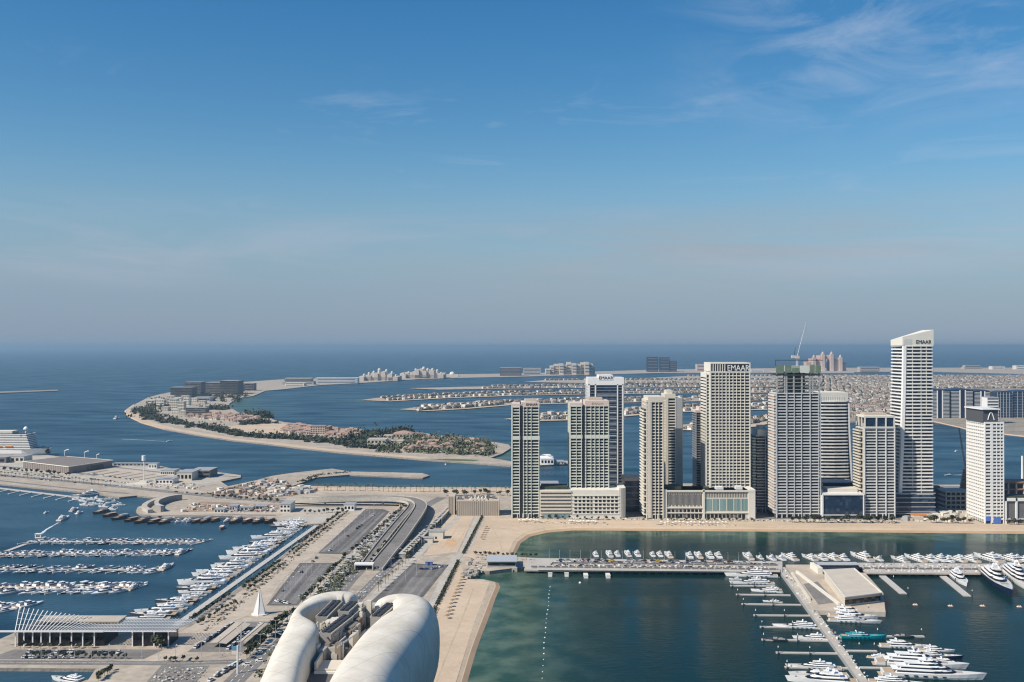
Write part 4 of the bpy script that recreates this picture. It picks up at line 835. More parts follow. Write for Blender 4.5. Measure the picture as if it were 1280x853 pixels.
px_ = G(455, 713, 2); portal = thing('tunnel_portal', 'white concrete tunnel portal where the ramps go down beside the boulevard', 'portal', (*px_, 2)); part(portal, 'roof_slab', WHITE, (-8, 8, -2, 5, 4.5, 5.8)); part(portal, 'side_wall', CONC, (-8, -7, -2, 5, 0, 4.5), (7, 8, -2, 5, 0, 4.5)); part(portal, 'opening', DARKM, (-7, 7, 4, 4.6, 0, 4.5))
# long low walkway building beside the sand plot, with a shadow on its right
P = [Vector(G(*p, 6)) for p in ((561, 636), (548, 650), (534, 664))]
for a, b, lab in (((562, 634), (541, 655.5), 'long low flat roofed walkway block next to the sandy plot, its far half'), ((534, 662), (503, 693), 'long low flat roofed walkway block next to the sandy plot, its near half')):
    A, B = Vector(G(*a, 6)), Vector(G(*b, 6)); d = B - A; t = thing('walkway_block', lab, 'building', (*((A + B) / 2), 2), math.atan2(d.y, d.x)); L = d.length
    part(t, 'wall', GREYC, (-L / 2, L / 2, -2.6, 2.6, 0, 4.0)); part(t, 'roof', CONC, (-L / 2 - .5, L / 2 + .5, -3.4, 3.4, 4.0, 4.5)); part(t, 'roof_light', GLASS, *[(-L / 2 + 4 + 9 * k, -L / 2 + 8 + 9 * k, -1, 1, 4.5, 4.9) for k in range(int(L / 9))])
for x, y, w, dd, h, lab in ((545, 671, 14, 12, 7, 'small pale pump house standing on the sandy plot'), (533, 676, 12, 8, 4.5, 'low site hut on the sandy plot beside the walkway'), (536, 704, 6, 4, 3.0, 'blue and grey kiosk at the head of the near car park')):
    t = thing('site_hut', lab, 'hut', (*G(x, y + 3, 2), 2), -.05); part(t, 'wall', CREAM if w > 9 else MATS['blue_hoarding'], (-w / 2, w / 2, 0, dd, 0, h)); part(t, 'roof', GREYC, (-w / 2 - .4, w / 2 + .4, -.4, dd + .4, h, h + .4)); part(t, 'door', DARKM, (-1, 1, -.08, .1, 0, 2.3))

# ------------------------------------------------------------------ cruise terminal, ship, mast and quay buildings
t = thing('cruise_terminal', 'big dark brown terminal hall with a flat sloping roof on the cruise quay', 'terminal', (*G(85, 588, 2), 2)); o = t.location
P = [(x - o.x, y - o.y) for x, y in px_poly([(28, 577.2), (86, 584), (141.5, 575.8), (83, 571)], 12)]
mb = MB(); ins = [(x * .985, y * .985) for x, y in P]; mb.prism(ins, 0, 9.5); mb.build('wall', mat('terminal_wall', (.25, .21, .19), .8, var=.1), t)
mb = MB(); mb.prism(P, 9.5, 10.4, 0, 0, True); mb.build('roof', mat('terminal_roof', (.20, .17, .15), .8, var=.1, vscale=.05), t)
mb = MB()
for a, b in ((0, 1), (1, 2), (2, 3), (3, 0)): mb.tube((*P[a], 10.3), (*P[b], 10.3), .7, n=4)
mb.build('roof_edge', OFFW, t)
mb = MB(); a, b = Vector(ins[0]), Vector(ins[1]); nrm = Vector((-(b - a).y, (b - a).x)).normalized()
if nrm.y > 0: nrm = -nrm
for k in range(26): p = a.lerp(b, (k + .5) / 26) + nrm * .3; mb.obox(p.x, p.y, 1.0, .8, 0, 9.4, 0)
mb.build('facade_fin', mat('fin_brown', (.36, .31, .27), .8), t)
mb = MB(); a, b = Vector(ins[1]), Vector(ins[2]); mb.prism([tuple(a.lerp(b, .42) + Vector((.1, -.4))), tuple(a.lerp(b, .78) + Vector((.1, -.4))), tuple(a.lerp(b, .78) + Vector((.1, .6))), tuple(a.lerp(b, .42) + Vector((.1, .6)))], .5, 7); mb.build('glass_front', GLASSB, t)
# ship: bow to the right
xs, ys = G(58, 571.5, 0); ship = thing('cruise_ship', 'white cruise ship with stacked balcony decks berthed behind the quay at the left edge', 'cruise ship', (xs, ys + 20, 0), .04)
hullm = MB(); prev = None
for u in [0, .03, .08, .15, .3, .6, 1]:
    b = 19 * min(1, (u / .16) ** .6 if u else .02); x = -u * 290; fl = 10 * (1 - min(1, u / .1))
    ring = [(x - fl, -b * .7, -1), (x - fl * .3, -b, 6), (x, -b, 14), (x, b, 14), (x - fl * .3, b, 6), (x - fl, b * .7, -1)]
    if prev: hullm.loftq(prev, ring)
    else: hullm.face(ring)
    prev = ring
hullm.build('hull', WHITE, ship); mb = MB(); mb.tube((-3, 0, 9), (-15, 0, 9.5), 4.6, 8, 8); mb.box(-26, -4, -9, 9, 13.6, 15.2); mb.build('bow_deck', mat('bow_paint', (.03, .05, .09), .4), ship)
for k in range(9):
    x1 = -28 - k * .9; part(ship, 'deck_slab', WHITE, (-285 + k * 2, x1, -19.6, 19.6, 14 + 2.9 * k, 15.75 + 2.9 * k)); part(ship, 'cabin_row', GLASS, (-282 + k * 2, x1 - 3, -18.0, 18.0, 15.1 + 2.9 * k, 16.9 + 2.9 * k))
part(ship, 'vertical_slot', DGREY, (-84, -77, -19.5, -17, 16, 40)); part(ship, 'top_house', OFFW, (-270, -62, -12, 12, 40, 44), (-240, -110, -9, 9, 44, 49)); mb = MB(); mb.tube((-44, 0, 40), (-44, 0, 46), 1.4); mb.dome(-44, 0, 46, 4.2, 5, n=10); mb.build('radar_dome', WHITE, ship); part(ship, 'bridge_window', GLASSB, (-44.6, -43.4, -20, 20, 35.6, 38)); part(ship, 'lifeboat', ORANGE, *[(-70 - 18 * k, -58 - 18 * k, -20.6, -19.3, 17.2, 19.4) for k in range(10)])
mx, my = G(179.5, 606, 2); t = thing('light_mast', 'tall slim white mast with a drum head on the quay', 'mast', (mx, my, 2)); mb = MB(); mb.tube((0, 0, 0), (0, 0, 33), .75, .55, 8); mb.build('pole', WHITE, t); mb = MB(); mb.tube((0, 0, 32.5), (0, 0, 39.5), 2.5, 2.5, 12); mb.build('drum_head', WHITE, t); mb = MB(); mb.prism([(-22, -5), (10, -5), (10, 7), (-8, 7)], 0, 2.2); mb.prism([(-5, -3), (5, -3), (5, 4), (-5, 4)], 2.2, 5); mb.build('base_building', OFFW, t)
def simple(name, label, x0, x1, ytop, ybase, depth, wall, roof=GREYC, rows=2, cols=6, cat='building', rz=0, zb=2.0, win=GLASS, roof_h=.5, pitched=0):
    _, Y = G(640, ybase, zb); X0, X1 = at_depth(x0, Y), at_depth(x1, Y); W = X1 - X0; H = z_at(ytop, Y) - zb
    t = thing(name, label, cat, ((X0 + X1) / 2, Y, zb), rz)
    part(t, 'wall', wall, (-W / 2, W / 2, 0, depth, 0, H))
    mb = MB()
    if pitched: mb.frustum([(-W / 2 - .6, -.6), (W / 2 + .6, -.6), (W / 2 + .6, depth + .6), (-W / 2 - .6, depth + .6)], H, [(-W / 2 + depth * .4, depth * .45), (W / 2 - depth * .4, depth * .45), (W / 2 - depth * .4, depth * .55), (-W / 2 + depth * .4, depth * .55)], H + pitched)
    else: mb.box(-W / 2 - .5, W / 2 + .5, -.5, depth + .5, H, H + roof_h)
    mb.build('roof', roof, t)
    for r in range(rows):
        z0 = H * (r + .25) / rows; z1 = H * (r + .72) / rows
        if cols > 1:
            for c in range(cols): x = -W / 2 + W * (c + .2) / cols; part(t, 'window', win, (x, x + W * .6 / cols, -.12, .3, z0, z1))
        else: part(t, 'window_band', win, (-W / 2 + .6, W / 2 - .6, -.12, .3, z0, z1))
    return t
simple('office_building', 'square beige customs building with tall openings near the end of the quay', 221, 240, 591, 601, 40, CREAM, rows=1, cols=4); simple('office_building', 'long dark flat building behind the beige customs building', 238, 262, 588.5, 597.5, 40, SLATE, rows=2, cols=1); simple('quay_shed', 'low white shed on the quay between mast and customs building', 195, 216, 599.5, 605, 26, WHITE, rows=1, cols=5)
simple('quay_shed', 'pale arcaded shed at the water side of the quay', 201, 218, 588.5, 594, 24, OFFW, rows=1, cols=7); simple('quay_shed', 'white end house of the long quay wall', 186, 196, 580, 586, 14, WHITE, rows=1, cols=3); simple('quay_shed', 'long grey quay wall building behind the terminal', 142, 186, 579.5, 582.5, 10, GREYC, rows=1, cols=9); simple('quay_shed', 'flat beige building with dark gate beside the ship', 8, 30, 571, 578, 30, CREAM, rows=1, cols=4); simple('quay_shed', 'dark low shed at the left edge of the quay', -20, 8, 572, 579, 30, SLATE, rows=1, cols=2)
simple('dhow_office', 'white block with a stepped end beside the dhow quay', 350, 363, 630.5, 641, 26, OFFW, rows=2, cols=3); simple('dhow_office', 'white gatehouse at the top of the first car park', 430, 443, 631, 638.5, 16, WHITE, rows=1, cols=3)
for i, (x0, x1, yt, yb, m, lab) in enumerate([(268, 280, 637, 641, OFFW, 'small white shed on the dhow yard'), (287, 297, 632.5, 638.5, mat('lilac_render', (.55, .50, .56), .7), 'pale lilac hut on the dhow yard'), (300, 316, 634.5, 638.5, CREAM, 'low cream shed in the middle of the dhow yard'), (320, 333, 633, 637, GREYC, 'grey shed near the dhow office')]): simple('yard_shed', lab, x0, x1, yt, yb, 12, m, rows=1, cols=3)
# curved wall round the old pier head
t = thing('curved_wall', 'high grey wall curving round the pier head among the dhows', 'wall', (*G(212, 632, 2), 2)); o = t.location
pth = smooth([tuple(a - b for a, b in zip(G(x, y, 2), (o.x, o.y))) for x, y in ((227, 625), (218, 626), (206, 628.5), (197, 632.5), (196, 637), (203, 640))], 5); mb = MB(); mb.ribbon([(x, y, 6.5) for x, y in pth], 4, 6.5); mb.build('wall', mat('wall_grey', (.30, .28, .26), .8, var=.1), t); mb = MB(); mb.ribbon([(x, y, 6.9) for x, y in pth], 4.8, .4); mb.build('coping', CONC, t)
t = thing('curved_wall', 'low outer ring wall of the pier head beside the inlet', 'wall', (*G(184, 634, 2), 2)); o = t.location
pth = smooth([tuple(a - b for a, b in zip(G(x, y, 2), (o.x, o.y))) for x, y in ((222, 622), (205, 625), (190, 629.5), (182, 634), (181, 638), (188, 641.5))], 5); mb = MB(); mb.ribbon([(x, y, 4) for x, y in pth], 6, 4); mb.build('wall', CONC, t)
for i, (x, y) in enumerate(((78, 571), (103, 573), (118, 574))):
    X, Y = G(x, y, 2); t = thing('boarding_crane', ('white angled boarding crane behind the terminal, nearest the ship', 'white angled boarding crane behind the middle of the terminal roof', 'small white boarding crane behind the right end of the terminal')[i], 'crane', (X, Y + 10, 2)); s = (.5, .5, .32)[i]; mb = MB(); mb.tube((0, 0, 0), (-2 * s, 0, 17 * s), .6); mb.build('post', WHITE, t); mb = MB(); mb.tube((-2 * s, 0, 17 * s), (9 * s, 0, 22 * s), .7); mb.tube((9 * s, 0, 22 * s), (13 * s, 0, 21 * s), 1.2); mb.build('arm', WHITE, t)
# ------------------------------------------------------------------ near crescent: buildings, villas and trees
Z2 = 2.5
def cres(*a, **k): k.setdefault('zb', Z2); return simple(*a, **k)
for a in [('apartment_block', 'dark grey unfinished block at the left of the crescent point', 213, 240, 484.5, 498.5, 60, DGREY, 7, 9), ('apartment_block', 'taller dark slab behind the dark grey block on the crescent point', 230, 251, 478, 496, 60, SLATE, 9, 7), ('apartment_block', 'long dark wing stepped down at its left on the crescent', 256, 275, 478.5, 493, 90, SLATE, 7, 6), ('apartment_block', 'largest dark cube at the right end of the dark blocks', 275, 297, 476.3, 493, 90, DGREY, 8, 8), ('apartment_block', 'beige slim block beside the dark cube', 297.5, 303, 481, 489.5, 40, BEIGE, 5, 2), ('apartment_block', 'low dark block beyond the beige slim one', 303.5, 317, 479.5, 488.5, 50, SLATE, 3, 6)]:
    cres(a[0], a[1], a[2], a[3], a[4], a[5], a[6], a[7], rows=a[8], cols=a[9] if a[3] - a[2] < 8 else 1)
rng = random.Random(3)
k = 0
for (x, y, w, h, m) in [(189, 508, 9, 8, OFFW), (200, 509, 9, 9, OFFW), (210, 508, 8, 10, CREAM), (217, 511, 9, 12, CREAM), (226, 513, 8, 11, CREAM), (233, 507, 7, 9, OFFW), (206, 514, 8, 5, CREAM), (219, 518, 9, 6, OFFW), (228, 519, 8, 5, CREAM), (196, 504, 9, 5, OFFW), (213, 501, 8, 6, CREAM), (222, 503, 9, 6, OFFW), (231, 500, 9, 5, CREAM), (241, 503, 10, 5, OFFW), (252, 505, 9, 4, CREAM)]:
    pos = ('leftmost', 'second from left', 'third from left', 'tallest cream', 'just right of the tallest', 'set back right')[min(k, 5)]
    cres('resort_villa', 'cream stepped apartment house in the resort cluster on the crescent point', x - w / 2, x + w / 2, y - h, y, 22, m, rows=max(2, h // 3), cols=4, roof=m, cat='apartment house')['group'] = 'cream apartment houses on the crescent point'; k += 1
cres('apartment_block', 'grey modern block with a slanting white strip on the crescent', 232, 257, 510, 519.5, 34, SLATE, rows=4, cols=1); cres('apartment_block', 'pale grey long hall behind the villas on the crescent', 243, 262, 497, 502, 60, STEEL, rows=1, cols=1)
cres('pink_hotel', 'pink five storey hotel block standing above the crescent villas', 388, 406, 533, 543, 30, PINK, rows=4, cols=6, roof=TERRA); cres('pink_hotel', 'shaded brown rear wing of the pink hotel', 406, 411, 534, 543, 44, TERRA, rows=3, cols=2, roof=TERRA)
cres('sand_villa', 'large sand coloured villa with flat wings among the crescent trees', 459, 482, 550, 559.5, 40, CREAM, rows=2, cols=5, roof=BEIGE); cres('sand_villa', 'long sand coloured villa right of the biggest one', 484, 503, 552, 558, 36, CREAM, rows=1, cols=5, roof=BEIGE); cres('sand_villa', 'sand coloured villa with a turret at the far side of the crescent', 479, 490, 545, 551, 30, BEIGE, rows=2, cols=2, roof=BEIGE); cres('sand_villa', 'wide hipped villa at the top edge of the crescent trees', 491, 516, 542.5, 548, 40, BEIGE, rows=1, cols=6, roof=TERRA, pitched=5); cres('sand_villa', 'pinkish villa at the far edge of the crescent', 518, 528, 542.8, 547, 30, PINK, rows=1, cols=3, roof=TERRA)
# proto villas -------------------------------------------------------------
def villa_proto(name, cat, wall, roof, w, d, h, flat, wing=True):
    t = thing(name, 'x', cat, (0, 0, 0))
    mb = MB(); mb.box(-w / 2, w / 2, -d / 2, d / 2, -.5, h)
    if wing: mb.box(-w * .75, -w * .2, -d * .62, d * .2, -.5, h * .62)
    mb.build('wall', wall, t); mb = MB()
    e = .6
    if flat: mb.box(-w / 2 - e, w / 2 + e, -d / 2 - e, d / 2 + e, h, h + .5); wing and mb.box(-w * .75 - e, -w * .2, -d * .62 - e, d * .2, h * .62, h * .62 + .5)
    else:
        mb.frustum([(-w / 2 - e, -d / 2 - e), (w / 2 + e, -d / 2 - e), (w / 2 + e, d / 2 + e), (-w / 2 - e, d / 2 + e)], h, [(-w / 4, -.1), (w / 4, -.1), (w / 4, .1), (-w / 4, .1)], h + d * .24)
        wing and mb.frustum([(-w * .75 - e, -d * .62 - e), (-w * .2, -d * .62 - e), (-w * .2, d * .2), (-w * .75 - e, d * .2)], h * .62, [(-w * .5, -d * .3), (-w * .45, -d * .3), (-w * .45, -.1), (-w * .5, -.1)], h * .62 + d * .18)
    mb.build('roof', roof, t)
    for x in (-.28, .12):
        part(t, 'window', GLASS, (x * w, x * w + w * .2, -d / 2 - .08, -d / 2 + .2, h * .18, h * .42)); part(t, 'window', GLASS, (x * w, x * w + w * .2, -d / 2 - .08, -d / 2 + .2, h * .58, h * .82))
    return t
VW = mat('villa_white', (.72, .67, .58), .7, rnd=.18); VS = mat('villa_sand', (.55, .48, .39), .75, rnd=.18); VR = mat('villa_tile', (.30, .22, .17), .8, rnd=.25, var=.5, vscale=.02); VF = mat('villa_flat_roof', (.58, .53, .47), .8, rnd=.2)
pv = {'white': villa_proto('beach_villa', 'villa', VW, VF, 16, 14, 8.5, True), 'sand': villa_proto('beach_villa', 'villa', VS, VR, 17, 14, 7.5, False), 'tile': villa_proto('beach_villa', 'villa', VW, VR, 15, 13, 7.5, False), 'tower': villa_proto('beach_villa', 'villa', VS, VF, 14, 13, 9.5, True)}
pt = {'rose': villa_proto('tiled_villa', 'villa', PINK, TERRA, 15, 12, 6, False), 'low': villa_proto('tiled_villa', 'villa', CREAM, TERRA, 14, 12, 5, False)}
VL = {'white': 'flat roofed white villa', 'sand': 'sand coloured villa with a tiled hip roof', 'tile': 'white villa with a brown tiled roof', 'tower': 'tall sand coloured flat roofed villa', 'rose': 'pink walled villa with a terracotta roof', 'low': 'low cream villa with a terracotta roof'}
def fill(quad, nx, ny, jit=.3):
    a, b, c, d = [Vector(G(*p, Z2)) for p in quad]; out = []
    for j in range(ny):
        for i in range(nx):
            u = (i + .5 + rng.uniform(-jit, jit)) / nx; v = (j + .5 + rng.uniform(-jit, jit)) / ny; p = a.lerp(b, u).lerp(d.lerp(c, u), v); out.append((p.x, p.y))
    return out
for quad, nx, ny, grp, where in [([(232, 522.5), (318, 530.5), (325, 522), (262, 516.5)], 10, 4, 'terracotta villas near the crescent point', 'in the terraces right of the crescent point'), ([(352, 541.5), (388, 545), (388, 535), (362, 532.5)], 6, 4, 'terracotta villas left of the pink hotel', 'left of the pink hotel'), ([(410, 547), (455, 550), (456, 540), (412, 537)], 7, 4, 'terracotta villas right of the pink hotel', 'right of the pink hotel'), ([(500, 564), (610, 568), (600, 552), (530, 548.5)], 10, 4, 'tree-shaded villas on the crescent', 'under trees at the crescent end')]:
    for (x, y) in fill(quad, nx, ny):
        kd = rng.choice(['rose', 'rose', 'low']); put(pt[kd], x, y, Z2, rng.uniform(-.5, .5), rng.uniform(.75, 1.25), VL[kd] + ' ' + where, grp + (', ' + kd))
simple('yacht_club', 'white yacht club hall with a peaked front on the thin causeway behind the first tower', 676, 692, 573.5, 581, 40, WHITE, rows=1, cols=4, zb=2.5, pitched=5, roof=WHITE); simple('yacht_club', 'low annex of the white yacht club with a jetty roof', 693, 705, 577.5, 580.5, 24, OFFW, rows=1, cols=3, zb=2.5)
simple('beach_pavilion', 'low cream beach pavilion on the far shore between the first two towers', 676, 698, 604.5, 610, 24, CREAM, rows=1, cols=5)
# ------------------------------------------------------------------ trees
def crown_mesh(r, h, n, seed, leaf, flat=1.0):
    rr = random.Random(seed); mb = MB(); cl = [(rr.uniform(-.55, .55) * r, rr.uniform(-.55, .55) * r, h + rr.uniform(-.35, .45) * r * flat, rr.uniform(.35, .6) * r) for _ in range(7)]
    for _ in range(n):
        c = rr.choice(cl); v = Vector((rr.gauss(0, 1), rr.gauss(0, 1), rr.gauss(0, 1))).normalized() * c[3] * rr.uniform(.55, 1.05); v.z *= flat
        p = Vector(c[:3]) + v; u = Vector((rr.gauss(0, 1), rr.gauss(0, 1), rr.gauss(0, .6))).normalized(); w = u.orthogonal().normalized() * leaf * rr.uniform(.6, 1.2); u = u * leaf * rr.uniform(.6, 1.2)
        mb.face([p - u, p - w, p + u, p + w])
    return mb
def round_tree(name, seed, r=2.4, h=3.6, n=110):
    t = thing(name, 'x', 'tree'); mb = MB(); mb.tube((0, 0, -.2), (.1, 0, h * .6), .2, .14); mb.tube((.1, 0, h * .55), (-.7, .3, h), .12, .06, 4); mb.tube((.1, 0, h * .55), (.7, -.4, h), .12, .06, 4); mb.build('trunk', BARK, t); crown_mesh(r, h, n, seed, .62, .85).build('crown', GREEN, t); return t
def palm(name, seed, h=7.5):
    rr = random.Random(seed); t = thing(name, 'x', 'palm tree'); mb = MB(); mb.tube((0, 0, -.2), (.25, .1, h), .26, .17); mb.build('trunk', BARK, t); mb = MB()
    for k in range(13):
        a = k * 2.4 + rr.uniform(-.2, .2); L = rr.uniform(2.3, 3.1); d = Vector((math.cos(a), math.sin(a), 0)); n = Vector((-d.y, d.x, 0)) * .42; prev = Vector((.25, .1, h)); up = rr.uniform(.1, .9)
        for s in range(4):
            q = Vector((.25, .1, h)) + d * L * (s + 1) / 4 + Vector((0, 0, up * math.sin((s + 1) * .85) * 1.3 - ((s + 1) / 4) ** 2 * 1.3)); w0 = n * (1 - .15 * s); w1 = n * (1 - .15 * (s + 1)) if s < 3 else n * .1
            mb.face([prev - w0, prev + w0, q + w1, q - w1]); prev = q
    mb.build('crown', PALMG, t); return t
TR = [round_tree('broad_tree', 11), round_tree('broad_tree', 23, 2.1, 3.2), round_tree('broad_tree', 31, 2.8, 4.0, 130)]; PM = [palm('date_palm', 5), palm('date_palm', 9, 6.2)]; SHB = None
def row(path, n, protos, label, group, off=0.0, s=(.8, 1.2), z=LZ, jit=.6):
    for x, y, a in line_px(path, n, z): put(rng.choice(protos), x - math.sin(a) * off + rng.uniform(-jit, jit), y + math.cos(a) * off + rng.uniform(-jit, jit), z, rng.uniform(0, 6.28), rng.uniform(*s), label, group)
row([(238, 778), (290, 744)], 16, TR, 'small round tree beside the water steps of the near promenade', 'promenade trees, near', 0, (.6, .9)); row([(246, 783), (294, 755)], 13, TR, 'small round tree casting a long shadow on the near sandy promenade', 'promenade trees, near inner row', 0, (.5, .8))
row([(303, 738), (350, 703)], 20, TR, 'small round tree in the quay edge row of the middle promenade', 'promenade trees, middle', 0, (.6, .9)); row([(309, 741), (357, 705)], 16, TR, 'small round tree in the inner row of the middle promenade', 'promenade trees, middle inner row', 0, (.5, .8)); row([(360, 694), (430, 639)], 30, TR, 'small round tree in the far double row along the marina promenade', 'promenade trees, far', 0, (.6, .9)); row([(366, 696), (436, 640)], 26, TR, 'small round tree on the inner side of the far promenade', 'promenade trees, far inner row', 0, (.55, .85))
row([(439, 693), (502, 638)], 19, TR, 'dark round tree between the far car park and the parking bays', 'trees along the far car park', 0, (.8, 1.1)); row([(376, 757), (434, 697)], 15, TR, 'dark round tree between the middle car park and the boulevard', 'trees along the middle car park', 0, (.8, 1.2)); row([(306, 826), (352, 776)], 12, TR, 'dark round tree on the boulevard edge beside the shade roofs', 'trees along the shaded car park', 0, (1.0, 1.4)); row([(318, 818), (366, 770)], 9, TR, 'dense roadside tree near the white shell hotel', 'trees near the shell hotel', 0, (1.0, 1.5))
row([(455, 715), (482, 684), (506, 655)], 16, TR, 'tree in the planted strip under the flyover', 'trees under the flyover', 0, (.8, 1.2)); row([(506, 700), (537, 668), (552, 653)], 14, TR, 'dark tree on the right of the flyover shade', 'trees right of the flyover', 0, (.8, 1.1)); row([(470, 742), (512, 700)], 10, PM, 'palm beside the near car park on the right of the boulevard', 'palms by the near car park', 0, (.6, .9))
row([(-20, 594), (60, 600), (140, 608)], 34, PM, 'dusty palm in the row on the cruise quay road', 'palms on the cruise quay', 0, (.8, 1.2)); row([(-20, 586), (28, 591), (90, 596)], 20, TR, 'dark tree in front of the terminal hall', 'trees before the terminal', 0, (.9, 1.4), jit=3); row([(262, 622.5), (350, 629)], 12, TR, 'dark tree along the highway above the dhow yard', 'trees along the highway', 0, (.8, 1.2)); row([(378, 642), (400, 642), (425, 640)], 8, TR, 'dark tree at the edge of the grey dhow yard', 'trees at the dhow yard', 0, (.7, 1)); row([(395, 613.5), (480, 614.6), (640, 615.5)], 42, PM, 'palm in the row along the north beach', 'palms on the north beach', 0, (.8, 1.3), jit=2); row([(556, 621), (600, 618), (638, 620)], 14, TR, 'tree behind the low beige building', 'trees behind the beige building', 0, (.9, 1.5), jit=5)
row([(664, 648), (780, 650.5)], 13, TR, 'low dark tree on the terrace before the white podium', 'terrace trees, white podium', 0, (.6, .9)); row([(835, 651), (944, 652)], 12, TR, 'low dark tree on the terrace before the cream podium', 'terrace trees, cream podium', 0, (.6, .9)); row([(986, 653.5), (1120, 654.5)], 15, TR, 'round green tree on the terrace before the unfinished tower and dark podium', 'terrace trees, dark podium', 0, (1.4, 1.9)); row([(1160, 654), (1215, 655)], 8, TR, 'shrubby tree on the terrace before the rubble heaps', 'terrace trees, rubble', 0, (1.1, 1.6)); row([(1258, 656), (1300, 657)], 6, TR, 'shrubby tree before the right edge podium', 'terrace trees, right edge', 0, (1.0, 1.4))
row([(600, 699), (640, 700), (666, 700)], 12, PM, 'small palm on the pavilion deck of the long pier', 'palms on the pier head', 0, (.5, .7), 3.6, .3); row([(592, 694), (640, 696.5), (672, 697)], 14, TR, 'small dark tree in the row behind the pier pavilion', 'trees behind the pier pavilion', 0, (.6, .8), 2.0, .4)
row([(200, 827), (250, 828)], 6, TR, 'shrub in the planter before the grey plaza', 'plaza shrubs', 0, (.5, .7)); row([(30, 822), (160, 824)], 16, TR, 'shrub on the road island before the pergola hall', 'pergola shrubs', 0, (.5, .75)); row([(20, 811), (60, 811), (118, 811)], 8, TR, 'tree close to the columns of the pergola hall', 'pergola trees', 0, (.6, .95)); row([(192, 808), (204, 812)], 4, TR, 'bushy tree at the right end of the pergola hall', 'pergola end trees', 0, (1.1, 1.5)); row([(140, 838), (120, 853)], 7, TR, 'tree in the sandy plot beside the small dark basin', 'basin trees', 0, (.6, .9))
def bush_stuff(name, label, pts, r, z, leaf=2.2, per=22, hgt=1.0, m=HEDGE):
    mb = MB(); rr = random.Random(len(pts) + 1)
    for x, y in pts:
        s = rr.uniform(.6, 1.35) * r
        for _ in range(per):
            v = Vector((rr.gauss(0, .55), rr.gauss(0, .55), abs(rr.gauss(0, .5)) * hgt)) * s; p = Vector((x, y, z)) + v; u = Vector((rr.gauss(0, 1), rr.gauss(0, 1), rr.gauss(0, .7))).normalized(); w = u.orthogonal().normalized() * leaf * rr.uniform(.5, 1.1); u = u * leaf * rr.uniform(.5, 1.1); mb.face([p - u, p - w, p + u, p + w])
    o = mb.build(name, m); tag(o, label, 'greenery', kind='stuff'); return o
def rubble(name, label, pts, smin, smax, m, z=LZ, h=1.0):
    mb = MB(); rr = random.Random(len(pts))
    for x, y in pts: s = rr.uniform(smin, smax); mb.obox(x, y, s, s * rr.uniform(.5, 1.2), z - .2, z + s * rr.uniform(.25, .7) * h, rr.uniform(0, 3), rr.randrange(len(m)))
    tag(mb.build(name, m), label, 'rubble', kind='stuff')
def band_pts(path, n, spread, z=Z2): return [(x + rng.gauss(0, spread), y + rng.gauss(0, spread)) for x, y, _ in line_px(path, n, z)]
bush_stuff('tree_belt', 'dark belt of trees behind the beach of the near crescent', band_pts([(176, 512), (186, 521), (208, 527), (240, 532.5), (262, 537)], 130, 14) + band_pts([(262, 537), (310, 546), (345, 548.5)], 60, 6) + band_pts([(300, 531), (335, 529)], 36, 10) + band_pts([(338, 546), (400, 552), (440, 557), (480, 562)], 90, 12), 7, Z2, 3.0, 26, 1.2)
bush_stuff('tree_clump', 'dense dark tree clumps on the crescent villas', band_pts([(306, 520.5), (325, 521), (335, 523)], 40, 14) + band_pts([(430, 553), (450, 556), (462, 548)], 55, 16) + band_pts([(455, 544), (490, 543), (513, 540.8)], 45, 8) + band_pts([(262, 512), (280, 512)], 22, 16) + fill([(240, 500), (300, 503), (312, 494), (255, 494)], 11, 4, .7) + fill([(182, 512), (210, 518), (215, 500), (190, 500)], 8, 5, .7), 9, Z2, 3.4, 26, 1.3)
bush_stuff('breakwater_shrubs', 'low shrubs along the breakwater path', band_pts([(375, 603), (398, 594), (436, 590.5)], 40, 2.5, LZ), 2.4, LZ, .9, 16, .8)
bush_stuff('garden_trees', 'mottled garden trees between the villas at the right end of the crescent', fill([(462, 565), (618, 571), (612, 556), (520, 546)], 26, 9, .6) + fill([(540, 556), (618, 562), (608, 553), (535, 546)], 16, 4, .6), 8, Z2, 2.6, 18, 1.1, mat('garden_leaf', (.072, .082, .040), .9, var=.45, vscale=.06))
sheet('lawn', [(535, 574), (560, 573.5), (600, 575), (592, 577), (560, 576)], GRASS, .52); sheet('crescent_path', [(168, 514), (178, 522), (210, 530), (260, 540), (330, 550), (330, 548.5), (260, 538), (212, 528), (182, 520)], PAVE, .53); sheet('bare_field', [(270, 535), (330, 545), (372, 540), (358, 530), (330, 528)], SAND, .52)
bush_stuff('median_shrubs', 'grey green shrubs and rough grass in the boulevard median', band_pts([(395, 760), (425, 725), (452, 702)], 70, 3.4, LZ) + band_pts([(330, 850), (372, 800), (392, 770)], 60, 4, LZ) + band_pts([(395, 745), (430, 712), (462, 684)], 40, 2, LZ), 2.0, LZ, .8, 22, .9, mat('dry_shrub', (.10, .105, .055), .9, var=.4, vscale=.2))
bush_stuff('dry_scrub', 'patchy scrub and building rubble on the ground behind the small beach', fill([(255, 617), (345, 622), (380, 611), (335, 599)], 26, 9, .6), 3.2, LZ, 1.5, 10, .7, mat('scrub', (.20, .17, .12), .9, var=.5, vscale=.1))
